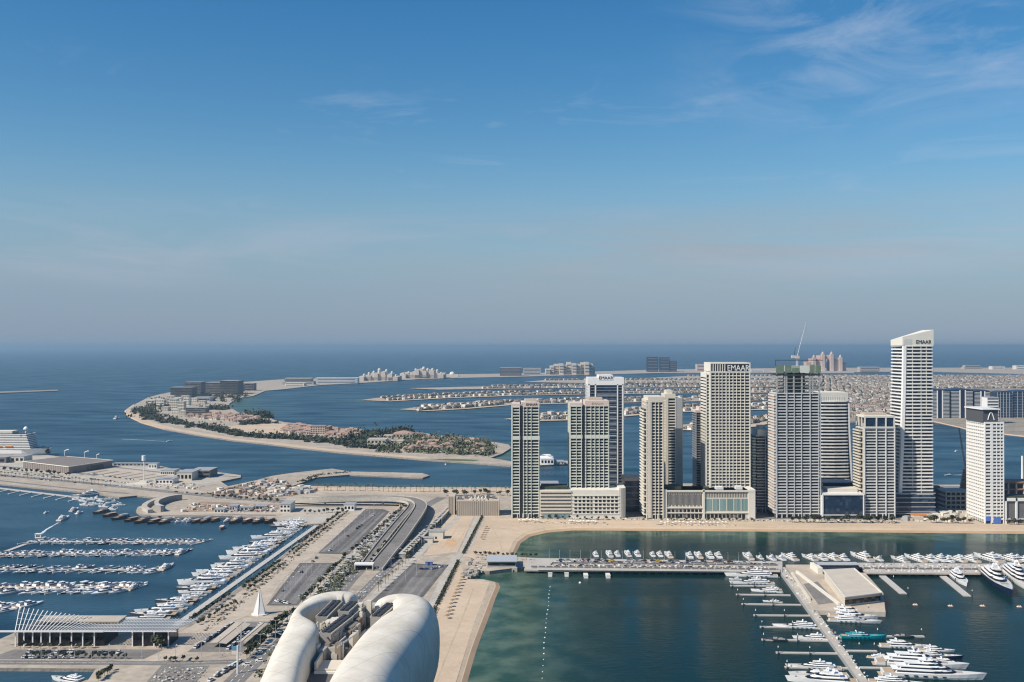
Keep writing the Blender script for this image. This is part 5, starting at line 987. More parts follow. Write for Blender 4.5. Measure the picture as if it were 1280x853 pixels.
for a, b, lab in (((603, 646), (579, 693), 'clipped dark hedge along the far half of the white beach walk'), ((573, 702), (546, 757), 'clipped dark hedge along the near half of the white beach walk'), ((545, 760), (505, 860), 'clipped dark hedge behind the beach at the bottom edge')):
    pts = line_px([a, b], 60); mb = MB(); rr = random.Random(4)
    for x, y, an in pts:
        for _ in range(26): p = Vector((x + rr.uniform(-1.3, 1.3), y + rr.uniform(-2.6, 2.6), LZ + rr.uniform(.1, 1.9))); u = Vector((rr.gauss(0, 1), rr.gauss(0, 1), rr.gauss(0, 1))).normalized() * .5; w = u.orthogonal().normalized() * .45; mb.face([p - u, p - w, p + u, p + w])
    tag(mb.build('clipped_hedge', HEDGE), lab, 'hedge')
# ------------------------------------------------------------------ palm fronds: villas and gardens
spots = []
def resample(pl, step):
    P = [Vector(G(*p, 2)) for p in pl]; out = []; carry = 0
    for a, b in zip(P, P[1:]):
        L = (b - a).length; d = carry
        while d < L: out.append((a.lerp(b, d / L), (b - a).normalized())); d += step
        carry = d - L
    return out
GARD = []
for fi, fr in enumerate(FRONDS):
    near, far = fr[0], fr[1]; fl = far[::-1]
    for side, pl in ((0, near[1:]), (1, fl)):
        for p, d in resample(pl, 27):
            n = Vector((-d.y, d.x)); n = n if (n.y > 0) == (side == 0) else -n
            if fi == 4 and p.x < -120 : continue
            if rng.random() < .06: continue
            q = p + n * rng.uniform(30, 38); spots.append((q.x, q.y, math.atan2(d.y, d.x) + (0 if side == 0 else math.pi) + rng.uniform(-.12, .12), fi)); g = q + n * 14 + d * 8; GARD.append((g.x, g.y))
            if side == 0 and rng.random() < .5: g = q - n * 8 + d * 13; GARD.append((g.x, g.y))
TR_Y0, TR_Y1 = G(640, 522)[1], G(640, 470.5)[1]
y = TR_Y0
while y < TR_Y1:
    x = at_depth(1034, y)
    while x < at_depth(1330, y):
        if not inside((x, y), px_poly([(1160, 486), (1340, 486), (1340, 545), (1160, 527)], 2)):
            spots.append((x + rng.uniform(-5, 5), y + rng.uniform(-8, 8), rng.uniform(-.3, .3), 9)); GARD.append((x + 13, y + rng.uniform(-15, 15)))
        x += rng.uniform(25, 36)
    y += rng.uniform(42, 60) * (1 + (y - 3000) / 9000)
spots.sort(key=lambda s: s[1])
fname = ['second frond', 'long front frond', 'frond behind the first towers', 'short frond nearest the towers', 'third frond', 'far thin frond', 'farthest frond', '', '', 'broad palm trunk']
rest = MB(); kinds = list(pv)
vis = [s for s in spots]
for i, (x, y, a, fi) in enumerate(vis):
    kd = rng.choices(kinds, (4, 3, 4, 2) if fi in (1, 2, 0) else (2, 4, 2, 3))[0]
    if i < 300: put(pv[kd], x, y, 2, a, rng.uniform(.85, 1.2), VL[kd] + ' on the ' + fname[fi], kd + ' villas on the ' + fname[fi])
    else:
        w, d, h = rng.uniform(13, 18), rng.uniform(11, 15), rng.uniform(6.5, 9.5); mw = rng.choice((0, 0, 1)); mr = rng.choice((2, 2, 3)); c, s = math.cos(a), math.sin(a)
        R4 = lambda e: [(x + u * c - v * s, y + u * s + v * c) for u, v in ((-w / 2 - e, -d / 2 - e), (w / 2 + e, -d / 2 - e), (w / 2 + e, d / 2 + e), (-w / 2 - e, d / 2 + e))]
        rest.prism(R4(0), 1.8, 2 + h, mw, mr)
        if mr == 2: rest.frustum(R4(.5), 2 + h, [(x - .1 - w * .2 * c, y - w * .2 * s), (x + w * .2 * c, y - .1 + w * .2 * s), (x + w * .2 * c, y + .1 + w * .2 * s), (x - w * .2 * c, y + .1 - w * .2 * s)], 2 + h + 3, 2)
        rest.box(x - 3, x + 3, y - d / 2 - 3, y - d / 2 + 1, 1.8, 2 + h * .55, 4)
tag(rest.build('distant_villas', [VW, VS, VR, VF, SLATE]), 'close packed far villas of the palm island, fading into the haze', 'villas', kind='stuff')
bush_stuff('villa_gardens', 'dark garden trees between the villas of the palm island', GARD + [(x + rng.uniform(-14, 14), y + rng.uniform(-14, 14)) for x, y in GARD], 7.5, 2, 3.4, 10, 1.0, mat('far_garden_leaf', (.046, .052, .028), .9, var=.4, vscale=.03))
# ------------------------------------------------------------------ far hotels on the outer crescent
def far_t(name, label, px, ybase, cat='hotel'):
    _, Y = G(640, ybase, 2.5); return thing(name, label, cat, (at_depth(px, Y), Y, 2.5)), Y / FOC
PALE = mat('far_pale_render', (.60, .53, .45), .8, var=.08, vscale=.02); ROSE = mat('rose_stone', (.56, .36, .29), .8, var=.06, vscale=.02)
def domed(label, px, yb, n, W, doms):
    t, k = far_t('domed_palace', label, px, yb); W *= k
    mb = MB()
    for i in range(n): x = -W / 2 + W * (i + .5) / n; h = (5.5 + 5.5 * (1 - abs(x) / (W / 2))) * k * rng.uniform(.8, 1.15); mb.box(x - W / n * .52, x + W / n * .52, rng.uniform(0, 40), 130, 0, h)
    mb.build('wall', PALE, t)
    for r in range(3): part(t, 'window_band', SLATE, (-W * .45, W * .45, -1.5 + r * .01, 1, (1.0 + 1.2 * r) * k, (1.5 + 1.2 * r) * k))
    part(t, 'wing', PALE, (-W * .48, -W * .36, -40, 60, 0, 5.2 * k), (W * .36, W * .48, -40, 60, 0, 5.0 * k))
    for dx, top, r in doms:
        mb = MB(); mb.tube((dx * k, 40, 3 * k), (dx * k, 40, (top - r * 1.6) * k), r * k * .9, n=8); mb.dome(dx * k, 40, (top - r * 1.6) * k, r * k, r * 1.4 * k, n=10); mb.build('dome', PALE, t)
domed('pale palace hotel with a cluster of domes on the far crescent, the left one', 474, 476, 11, 50, [(-20, 9, 1.6), (-14, 11, 1.6), (-8, 12.5, 1.7), (-1, 16, 2.3), (8, 14.5, 1.9), (15, 12, 1.7), (-4, 9, 1.5), (4, 9.5, 1.5), (20, 8, 1.3)]); domed('pale palace hotel with a cluster of domes on the far crescent, the larger right one', 528, 473, 12, 56, [(-18, 9, 1.8), (-9, 12.5, 1.7), (1, 15, 2.4), (6, 13, 1.8), (12, 13, 1.7), (18, 11.5, 1.6), (-14, 7, 1.4), (23, 8, 1.4)])
t, k = far_t('domed_palace', 'small domed annex right of the larger palace hotel', 565, 471.5); part(t, 'wall', PALE, (-8 * k, 8 * k, 0, 60, 0, 3.2 * k)); mb = MB(); mb.dome(0, 30, 3.2 * k, 3.6 * k, 3.4 * k, n=10); mb.build('dome', OFFW, t)
def far_block(label, x0, x1, yt, yb, m, steps=1, dep=60, bands=4, name='far_hotel', roof=OFFW):
    t, k = far_t(name, label, (x0 + x1) / 2, yb); W = (x1 - x0) * k; H = (yb - yt) * k; mb = MB()
    for s in range(steps): f = 1 - s * .16; mb.box(-W / 2 * f, W / 2 * f, s * 3, dep, H * s / steps, H * (s + 1) / steps - .8)
    mb.build('wall', m, t); part(t, 'roof', roof, (-W / 2 * (1 - (steps - 1) * .16) - 1, W / 2 * (1 - (steps - 1) * .16) + 1, -1, dep + 1, H - .8, H))
    for b in range(bands): z = H * (b + .3) / bands; part(t, 'window_band', SLATE, (-W * .44, W * .44, -.6, .5 + 3 * steps, z, z + H * .3 / bands))
for a in [('long grey resort block at the left end of the far crescent', 353, 392, 473, 481, GREYC, 2), ('low grey resort wing on the far crescent right of the long block', 394, 447, 472.5, 479.5, STEEL, 1), ('small white villas block on the far crescent shore', 356, 380, 479, 482.5, OFFW, 1),
          ('dark boxy hotel with a white roof on the far crescent', 625, 652, 460, 470, DGREY, 1), ('grey flat hotel beside the dark boxy one on the far crescent', 654, 676, 460.5, 469, GREYC, 1), ('pale pink apartment block behind the gridded tower', 871, 888, 455.5, 464.5, PINK, 1), ('low white halls right of the gridded tower on the far crescent', 938, 955, 462.3, 465, WHITE, 1), ('low beige hotel far right of the arched hotel', 1075, 1100, 459, 465.5, BEIGE, 1), ('beige hotel with a small turret on the far right crescent', 1205, 1228, 457, 461.5, BEIGE, 2), ('white low hotel on the far right crescent', 1240, 1256, 458, 462, OFFW, 1), ('pale hotel at the right edge of the far crescent', 1270, 1295, 457, 462, OFFW, 1)]:
    far_block(a[0], a[1], a[2], a[3], a[4], a[5], a[6], bands=2)
t, k = far_t('fan_hotel', 'wide pale apartment hotel stepping up in fan shaped wings on the far crescent', 713, 468.5)
for i, (a, b, h) in enumerate([(-31, -25, 7), (-25, -20, 11), (-20, -14, 13), (-14, -8, 13.5), (-8, -4, 12), (-4, 2, 15.5), (2, 8, 14), (8, 14, 13), (14, 18, 15), (18, 24, 15.5), (24, 29, 13.5), (29, 32, 9)]): part(t, 'wing', PALE, (a * k, (b - .5) * k, (i % 3) * 25, 120, 0, h * k)); part(t, 'window_band', SLATE, *[((a + .5) * k, (b - 1) * k, (i % 3) * 25 - 1.2, (i % 3) * 25 + 1, h * k * (.2 + .25 * q), h * k * (.3 + .25 * q)) for q in range(3)])
for i, (x0, x1, yt) in enumerate(((809, 822.5, 446.5), (825, 837, 447), (837.5, 846, 451.5))):
    far_block(('leftmost of three dark blue towers on the far crescent', 'middle of three dark blue towers on the far crescent', 'lowest and rightmost of three dark blue towers on the far crescent')[i], x0, x1, yt, 465, GLASSB, 1, 70, 5, 'far_tower', DGREY)
t, k = far_t('arched_hotel', 'huge pink hotel of two winged towers joined by a high bridge over an arch', 1034, 466.5)
def wingset(s, lab):
    for i, (a, b, h) in enumerate(((4, 9, 25), (9, 14, 21), (14, 19, 21), (19, 25, 17))):
        x0, x1 = sorted((s * a, s * b)); part(t, 'wing', ROSE, (x0 * k, x1 * k, i * 8, 90, 0, (h - 3) * k)); part(t, 'window_band', PINK, *[((x0 + .7) * k, (x1 - .7) * k, i * 8 - 1.5, i * 8 + 1, (h - 3) * k * (.1 + .16 * q), (h - 3) * k * (.17 + .16 * q)) for q in range(6)])
    for a, h in ((5.5, 27), (16.5, 23)):
        mb = MB(); x = s * a * k; mb.box(x - 1.9 * k, x + 1.9 * k, -12, 16, 0, (h - 3.5) * k); mb.dome(x, 2, (h - 3.5) * k, 1.8 * k, 3 * k, n=8); mb.tube((x, 2, h * k - k), (x, 2, h * k + k), .25 * k, n=4); mb.build('turret', PINK, t)
wingset(1, 'r'); wingset(-1, 'l'); part(t, 'bridge', ROSE, (-5 * k, 5 * k, 10, 60, 17.5 * k, 21 * k)); mb = MB()
for q in range(9):
    a0, a1 = math.pi * q / 9, math.pi * (q + 1) / 9; mb.tube((-4.6 * k * math.cos(a0), 12, (10 + 8.5 * math.sin(a0)) * k), (-4.6 * k * math.cos(a1), 12, (10 + 8.5 * math.sin(a1)) * k), .8 * k, n=4)
mb.build('arch', PINK, t); part(t, 'podium', PALE, (-28 * k, 30 * k, -60, 80, 0, 2.6 * k))
# shore apartments at the right -------------------------------------------
_, Y = G(640, 523, 2)
for i, (x0, x1, yt, cols, lab) in enumerate(((1160, 1187, 488, 3, 'dark blue seafront apartment block with white edges right of the tallest tower'), (1188.5, 1217, 487.5, 3, 'dark blue seafront apartment block with white edges, second along the shore'), (1219, 1239, 489, 2, 'dark blue seafront apartment block with white edges behind the emblem tower'), (1249, 1268, 491, 2, 'plain blue glass apartment slab right of the emblem tower'), (1269, 1300, 490, 3, 'plain blue glass apartment slab at the right edge'))):
    k = Y / FOC; W = (x1 - x0) * k; H = (523 - yt) * k; t = thing('seafront_apartments', lab, 'apartments', (at_depth(x0, Y), Y + i * 4, 2)); part(t, 'glass_wall', GLASSB, (0, W, 0, 40, 0, H)); mb = MB()
    cap = [(W * q / 8, H + 3.5 * math.sin(math.pi * q / 8)) for q in range(9)]; mb.loftq([(x, -.5, z) for x, z in cap], [(x, 41, z) for x, z in cap], 0, False); mb.face([(x, -.5, z) for x, z in cap] + [(W, -.5, H - 1), (0, -.5, H - 1)]); mb.build('curved_roof', mat('navy_roof', (.03, .05, .10), .5), t)
    if i < 3:
        for q in range(20): part(t, 'floor_band', GREYW, (W * .02, W * .40, -1.0, .2, q * H / 20.5, q * H / 20.5 + 1.3), (W * .66, W * .98, -1.0, .2, q * H / 20.5, q * H / 20.5 + 1.3))
        for f in (.40, .64): part(t, 'white_edge', WHITE, (W * f, W * f + 2.6, -1.4, 1, 0, H - 1))
        part(t, 'dark_bay', mat('navy_glass', (.01, .022, .06), .12), (W * .46, W * .62, -.6, .2, 0, H))
    else:
        for q in range(10): part(t, 'floor_band', mat('blue_grey_band', (.16, .20, .25), .6), (0, W, -.5, .1, q * H / 10, q * H / 10 + 1.2))
        for q in range(5): part(t, 'mullion', STEEL, (W * q / 5, W * q / 5 + 1, -.7, .1, 0, H))
simple('white_tower', 'white block with grey bands rising behind the emblem tower roof', 1234, 1248, 497, 530, 30, WHITE, rows=9, cols=1, cat='apartments')
# ------------------------------------------------------------------ boats
def outline(L, B, t0=-1, bow=2.2, n=9, y_off=0):
    pts = []
    for i in range(n + 1):
        t = i / n; b = B / 2 * (1 - max(0, (t - .45) / .55) ** bow); pts.append((b, -L / 2 + L * t + y_off))
    return pts + [(-x, y) for x, y in pts[-2::-1]]
def hull_mb(L, B, h, sheer=.45, bow=2.2, mi=0):
    mb = MB(); n = 11; P = []; Q = []; S = []
    for i in range(n + 1):
        t = i / n; b = B / 2 * (1 - max(0, (t - .45) / .55) ** bow) * (1 - .12 * max(0, .3 - t) / .3); zz = h * (1 + sheer * t * t); y = -L / 2 + L * t; yb = y - (L * .045 * t * t)
        P.append((b * .80, yb, -.4)); Q.append((b, y, zz)); S.append((b * .93, yb * .6 + y * .4, zz * .35))
    m = lambda X: [(-x, y, z) for x, y, z in X]
    for A, D in ((P, S), (S, Q)): mb.loftq(A, D, mi, False); mb.loftq(m(D), m(A), mi, False)
    mb.face([P[0], S[0], Q[0], m(Q)[0], m(S)[0], m(P)[0]], mi); mb.loftq(Q, m(Q), mi, False); return mb
def tier(mb, L0, L1, w, y0, z0, z1, rake, mi=0, taper=.88):
    """one deckhouse: rounded front towards +y"""
    def pl(l0, l1, ww): return [(-ww / 2, l0), (ww / 2, l0), (ww / 2, lerp(l0, l1, .62)), (ww * .34, lerp(l0, l1, .9)), (ww * .12, l1), (-ww * .12, l1), (-ww * .34, lerp(l0, l1, .9)), (-ww / 2, lerp(l0, l1, .62))]
    mb.frustum(pl(y0 + L0, y0 + L1, w), z0, pl(y0 + L0 + rake * .25, y0 + L1 - rake, w * taper), z1, mi)
DKG = mat('deck_grey', (.60, .58, .54), .6, rnd=.12)
def yacht(name, L, B, h, tiers, hullm=GEL, mast=True, aft=TEAK, top=GEL):
    t = thing(name, 'x', 'yacht'); hull_mb(L, B, h).build('hull', hullm, t, smooth=False)
    mb = MB(); o = outline(L * .96, B * .9); mb.face([(x, y, h * (1 + .45 * ((y + L / 2) / L) ** 2) + .06) for x, y in o]); mb.build('foredeck', DKG if top is GEL else top, t); part(t, 'foredeck_pad', TARP if L > 40 else CREAM, (-B * .18, B * .18, L * .20, L * .27, h * 1.22, h * 1.30 + .25)); part(t, 'hatch', YGL, (-B * .08, B * .08, L * .33, L * .36, h * 1.26, h * 1.32 + .15))
    part(t, 'aft_deck', aft, (-B * .42, B * .42, -L * .485, -L * .24, h + .08, h + .14)); part(t, 'swim_platform', aft, (-B * .38, B * .38, -L * .535, -L * .49, .3, .6))
    z = h
    for i, (a, b, w, dh) in enumerate(tiers):
        mb = MB(); tier(mb, a * L, b * L, w * B, 0, z, z + dh, dh * 1.25); mb.build('deck_house', GEL, t)
        mb = MB(); tier(mb, a * L + L * .012, b * L + .02, w * B * 1.006, 0, z + dh * .42, z + dh * .80, dh * .50, 0, .955); mb.build('window_band', YGL, t)
        mb = MB(); ov = .5 + .02 * L; mb.frustum([(-w * B * .46, a * L - ov), (w * B * .46, a * L - ov), (w * B * .44, lerp(a, b, .7) * L), (-w * B * .44, lerp(a, b, .7) * L)], z + dh, [(-w * B * .46, a * L - ov), (w * B * .46, a * L - ov), (w * B * .42, lerp(a, b, .74) * L), (-w * B * .42, lerp(a, b, .74) * L)], z + dh + .22, 0, 0, True); mb.build('sun_deck', top, t)
        z += dh + .22
    if mast:
        mb = MB(); w = tiers[-1][2] * B; yy = lerp(tiers[-1][0], tiers[-1][1], .35) * L
        for s in (-1, 1): mb.tube((s * w * .36, yy - .6, z), (s * w * .2, yy - 1.2, z + B * .26), .18 + L * .004, n=5)
        mb.box(-w * .26, w * .26, yy - 1.9, yy - .5, z + B * .25, z + B * .30); mb.dome(-w * .14, yy - 1.2, z + B * .30, .05 * B, .09 * B, n=8); mb.dome(w * .14, yy - 1.2, z + B * .30, .05 * B, .09 * B, n=8); mb.tube((0, yy - 1.2, z + B * .30), (0, yy - 1.5, z + B * .52), .12, .05, 4); mb.build('radar_arch', GEL, t)
        part(t, 'sun_pad', TARP if L < 30 else CREAM, (-w * .3, w * .3, yy + L * .04, yy + L * .10, z, z + .35))
    part(t, 'porthole', YGL, *[(sx * B * .497 - .06, sx * B * .497 + .06, -L * .3 + L * .09 * q, -L * .3 + L * .09 * q + L * .04, h * .55, h * .75) for q in range(5) for sx in (-1, 1)])
    return t
YB = yacht('motor_yacht', 50, 9, 3.4, [(-.36, .22, .82, 2.5), (-.30, .12, .70, 2.3), (-.18, .05, .55, 2.0)]); YM = yacht('motor_yacht', 30, 6.6, 2.5, [(-.32, .22, .80, 2.2), (-.26, .08, .66, 1.7)]); YS = yacht('sport_yacht', 24, 5.6, 1.9, [(-.30, .20, .74, 1.7)], mast=True); YC = yacht('cabin_cruiser', 18, 5.2, 1.9, [(-.28, .20, .80, 1.9), (-.22, .06, .66, 1.3)], aft=GEL)
YD = yacht('sport_yacht', 24, 5.6, 1.9, [(-.30, .20, .74, 1.7)], hullm=mat('graphite_hull', (.05, .055, .065), .3)); YN = yacht('motor_yacht', 50, 9.4, 4.2, [(-.34, .16, .84, 2.5), (-.28, .08, .70, 2.2), (-.14, .03, .5, 1.9)], hullm=NAVY); YT = yacht('motor_yacht', 46, 9, 4.6, [(-.36, .14, .84, 2.4), (-.26, .06, .62, 2.0)], hullm=TEAL, top=mat('teal_canvas', (.02, .30, .36), .6)); YW = yacht('motor_yacht', 50, 9.2, 3.6, [(-.38, .22, .86, 2.6), (-.34, .16, .76, 2.4), (-.26, .08, .62, 2.2), (-.12, .02, .42, 1.8)])
PROTO_L = {}; VZ = .64
for p_, l_ in ((YB, 50), (YM, 30), (YS, 24), (YC, 18), (YD, 24), (YN, 50), (YT, 46), (YW, 50)): PROTO_L[p_.name] = l_; KIDS[p_.name] = list(p_.children)
def moor(p, bow, stern, label, group=None, cat=None, wide=1.0):
    b, s = Vector(G(*bow)), Vector(G(*stern)); d = b - s; c = (b + s) / 2; k = d.length / PROTO_L[p.name if p.name in PROTO_L else p.name]
    return put(p, c.x, c.y, 0, math.atan2(-d.x, d.y), (k * wide, k, k * VZ * min(1, wide)), label, group, cat)
# right marina, left of the jetty (bows left)
moor(YB, (905, 720), (972, 722), 'large white yacht nearest the long pier, bow to the left', None); moor(YB, (911, 729.5), (968, 731), 'large white yacht with a light mast, second from the long pier'); moor(YM, (938, 739), (978, 741.5), 'white yacht moored above the third finger of the jetty'); moor(YS, (953, 752), (978, 754), 'small white sport boat alone at the fourth finger'); moor(YB, (965, 783.5), (1027, 786.5), 'long white yacht lying alone between empty fingers left of the jetty'); moor(YM, (990, 798), (1037, 800.5), 'white open yacht behind the dark tender left of the jetty'); moor(YB, (981, 834), (1052, 837.5), 'large white yacht with an arched mast near the bottom edge, bow left'); moor(YS, (985, 845), (1060, 847), 'grey covered yacht close below the arched mast yacht'); moor(YM, (981, 851), (1072, 856), 'white yacht cut by the bottom edge left of the jetty')
moor(YC, (911, 724.4), (927, 725.2), 'small white tender under the bow of the first large yacht'); moor(YM, (958, 736), (977, 737.5), 'dark roofed small yacht squeezed in beside the jetty')
# right of the jetty (bows right)
for p, b, s, l in [(YM, (1094, 768.6), (1034, 766.6), 'white yacht at the first finger right of the jetty, just below the hall platform'), (YM, (1099, 774), (1036, 771), 'white yacht second below the hall platform, bow right'), (YB, (1103, 779.5), (1036, 776.5), 'white yacht with a dark window line third below the hall platform'), (YT, (1109, 799), (1051, 797.5), 'turquoise yacht with a canvas covered deck right of the jetty'), (YM, (1162, 811), (1100, 808.5), 'white yacht below the long finger, its bow at the dark tender'), (YM, (1194, 815.5), (1148, 813.5), 'slim white yacht ahead of the navy one'), (YN, (1205, 824.5), (1135, 821), 'navy hulled yacht among the white ones at the lower right'), (YB, (1128, 826), (1084, 822), 'beige decked yacht seen from its stern'), (YW, (1212, 837), (1094, 830), 'largest white many decked yacht at the lower right'), (YW, (1234, 850), (1102, 843), 'white many decked yacht along the bottom edge at the lower right'), (YB, (1160, 858), (1085, 853), 'white yacht stern cut by the bottom edge right of the jetty'), (YM, (1212, 833), (1160, 829), 'white yacht between the navy and the largest one')]: moor(p, b, s, l)
moor(YN, (1266, 748), (1231, 716), 'navy hulled white topped yacht moored to the right pier', wide=.9); moor(YW, (1291, 742), (1258, 714), 'white many decked yacht at the right edge beside the navy one', wide=.9); moor(YM, (1209, 734), (1190, 718.5), 'white yacht moored along the right finger pontoon')
# north side of the long pier (bows away)
for i, (x, y, p, s) in enumerate([(744, 694.5, YC, .9), (761, 694, YM, .8), (771, 694, YC, .9), (784, 693.5, YM, .75), (796, 694, YC, 1), (815, 694.5, YC, .8), (824, 694.5, YC, .9), (835, 695, YM, .8), (861, 696, YC, 1), (872, 695.5, YM, .8), (886, 696, YC, 1.1), (897, 696, YC, 1), (934, 697, YM, .9), (949, 698, YC, .7), (963, 699, YC, .9), (975, 699, YC, .9), (986, 698, YM, .95), (1011, 698.5, YM, .85), (1025, 698.5, YC, 1.1), (1038, 698, YM, .9), (1052, 699, YC, 1.1), (1076, 698, YM, 1.15), (1097, 700, YC, .8), (1124, 701, YM, .85), (1143, 699.5, YM, 1), (1160, 700.5, YC, 1.2), (1173, 700, YC, 1.2), (1183, 701, YC, 1), (1195, 700, YM, .85), (1210, 700, YM, .95), (1234, 699.5, YM, 1.2), (1246, 701, YC, 1), (1259, 699.5, YM, 1.0), (1268, 700, YC, 1.1), (1279, 701, YM, .9), (1293, 701, YM, .9)]):
    X, Yy = G(x, y); put(p, X, Yy, 0, .25 if x > 940 else .08, (s, s, s * .72), ('white two decked yacht' if p is YM else 'small white cruiser') + ' bow out behind the long pier' + (', left of the hall' if x < 940 else (', by the hall' if x < 1110 else ', near the right edge')), 'boats behind the long pier, ' + ('big' if p is YM else 'small') + (' left' if x < 940 else (' middle' if x < 1110 else ' right')))
# left marina, row along the promenade pontoon
i = 0
pts = line_px([(216, 778), (262, 746), (300, 721), (340, 692), (372, 668), (392, 655)], 40, 0)
for x, y, a in pts:
    L = rng.choice((16, 19, 22, 26, 32, 38)) if 2 < i < 38 else 34; p = rng.choice((YM, YS, YC, YM, YD)); k = L / PROTO_L[p.name] if p.name in PROTO_L else L / 24
    wh = 'near' if i < 13 else ('middle' if i < 27 else 'far'); lab = {YM: 'white flybridge yacht', YS: 'low white sport yacht', YC: 'white cabin cruiser', YD: 'dark hulled sport yacht'}[p]
    if i == 0: p = YB; k = .62; lab = 'large white open yacht, the nearest of the promenade row'; g = None
    else: lab = lab + ' in the %s third of the promenade row' % wh; g = lab
    put(p, x - L * .5 - 3, y + 1, 0, math.pi / 2 + rng.uniform(.02, .14), (k, k, k * .7), lab, g); i += 1
moor(YM, (341, 655), (372, 654.5), 'slim white yacht at the dhow quay corner, bow left')
# small motorboats of the pontoon rows: one mesh each, too small to show parts
def small_boat(name, L, B, kind, hullm=GEL):
    mb = hull_mb(L, B, 1.0, .35); o = outline(L * .9, B * .78); mb.face([(x, y, 1.05 + .35 * ((y + L / 2) / L) ** 2) for x, y in o], 0)
    if kind == 0: tier(mb, -L * .2, L * .22, B * .7, 0, 1.1, 2.0, .9, 0); tier(mb, -L * .18, L * .225, B * .71, 0, 1.4, 1.8, .5, 1, .95); mb.box(-B * .34, B * .34, -L * .3, L * .02, 2.5, 2.62, 2)
    elif kind == 1: mb.box(-B * .3, B * .3, -L * .08, L * .1, 1.0, 1.9, 1); mb.box(-B * .38, B * .38, -L * .22, L * .12, 2.6, 2.75, 0); [mb.tube((sx * B * .3, q, 1), (sx * B * .3, q, 2.6), .06, n=3) for sx in (-1, 1) for q in (-L * .2, L * .1)]
    elif kind == 2: tier(mb, -L * .28, L * .2, B * .76, 0, 1.1, 2.3, 1.0, 0); tier(mb, -L * .26, L * .205, B * .765, 0, 1.5, 2.0, .6, 1, .95); tier(mb, -L * .22, L * .02, B * .5, 0, 2.3, 2.75, .4, 2); mb.box(-B * .28, B * .28, -L * .20, -L * .05, 3.4, 3.5, 0); [mb.tube((sx * B * .26, -L * .16, 2.3), (sx * B * .26, -L * .12, 3.4), .08, n=3) for sx in (-1, 1)]
    else: mb.box(-B * .36, B * .36, -L * .42, L * .12, 1.0, 1.5, 2)
    mb.box(-B * .3, B * .3, -L * .47, -L * .3, 1.02, 1.10, 3)
    if hullm is not GEL: nq = 4 * 11; mb.m[:nq + 1] = [4] * (nq + 1)
    return tag(mb.build(name, [GEL, YGL, mat('boat_cover', (.07, .09, .14), .8, rnd=.6), TEAK, hullm]), 'x', 'motorboat')
SB = [small_boat('motorboat', 11, 3.5, 0), small_boat('motorboat', 9, 3.0, 1), small_boat('motorboat', 13.5, 4.3, 2), small_boat('motorboat', 10, 3.2, 3), small_boat('motorboat', 11, 3.5, 0, NAVY), small_boat('motorboat', 10, 3.2, 1, mat('grey_hull', (.20, .21, .22), .35))]; SBL = ['white cabin motorboat', 'white open motorboat with a sun roof', 'white flybridge motorboat', 'motorboat with a dark blue cover', 'dark hulled cabin motorboat', 'grey hulled open motorboat']
PONT = mat('pontoon_planks', (.46, .43, .39), .85, var=.1, vscale=.2)
def pontoon(label, a, b, w=3.2, fingers=(), fl=14, fw=1.3, ang=None, name='floating_pontoon'):
    A, B_ = Vector(G(*a)), Vector(G(*b)); d = B_ - A; L = d.length; an = math.atan2(d.y, d.x); t = thing(name, label, 'pontoon', (A.x, A.y, 0), an); part(t, 'walkway', PONT, (0, L, -w / 2, w / 2, -.3, .65))
    sk = ang if ang is not None else math.pi / 2 - an
    for f, side in fingers:
        x = f * L; dx, dy = math.cos(sk) * fl * side, math.sin(sk) * fl * side; mb = MB(); e = fw / 2 / max(.3, abs(math.sin(sk))); y0 = side * w * .5
        q = [(x - e, y0), (x + e, y0), (x + e + dx, y0 + dy), (x - e + dx, y0 + dy)]
        if side < 0: q = q[::-1]
        mb.prism(q, -.3, .6, bottom=True); fo = mb.build('finger', PONT, t)
        mb = MB(); mb.tube((x + dx, y0 + dy, -.5), (x + dx, y0 + dy, 1.3), .22, n=6); mb.build('pile', WHITE, fo)
    return t
rows = [('outermost', (38, 677.5), (252, 678.5), 30, .97, (0, 1, 1, 3, 4, 5)), ('second', (-30, 694.5), (226, 691.5), 33, .95, (0, 1, 3, 2, 4, 5)), ('third', (-30, 712), (206, 713.5), 29, .62, (0, 2, 5, 3, 4)), ('fourth', (-30, 738), (168, 736.5), 25, .95, (2, 0, 3, 4, 2, 5)), ('nearest', (-30, 763), (22, 761.5), 7, 1.0, (2, 2))]
for nm, a, b, n, occ, ks in rows:
    pontoon('grey pontoon with fingers carrying the %s row of small boats' % nm, a, b, 3.0, [((j + .02) / (n / 2), s) for j in range(int(n / 2) + 1) for s in (-1, 1)], 13 if nm != 'fourth' else 17, 1.1, R(60) - math.atan2(G(*b)[1] - G(*a)[1], G(*b)[0] - G(*a)[0]))
    gap = {}
    for j, (x, y, an) in enumerate(line_px([a, b], n, 0)):
        for s in (-1, 1):
            if rng.random() > occ * (.9 if s > 0 else .8): continue
            kd = rng.choice(ks); sc = rng.uniform(.85, 1.3) * (1.28 if nm in ('fourth', 'nearest') else 1.0); D = 9 * sc
            put(SB[kd], x + s * D * math.cos(R(60)) + .6, y + s * D * math.sin(R(60)), 0, -R(30) + (0 if s > 0 else math.pi) + rng.uniform(-.06, .06), (sc, sc, sc * .8), SBL[kd] + ' berthed at the %s pontoon row' % nm, 'motorboats, %s row, %s' % (nm, SBL[kd]))
moor(YM, (236, 688), (221, 694.5), 'white yacht across the end of the second pontoon row'); moor(YM, (217, 706), (201, 714), 'white yacht across the end of the third pontoon row'); moor(YM, (178, 731), (160, 739), 'white yacht across the end of the fourth pontoon row')
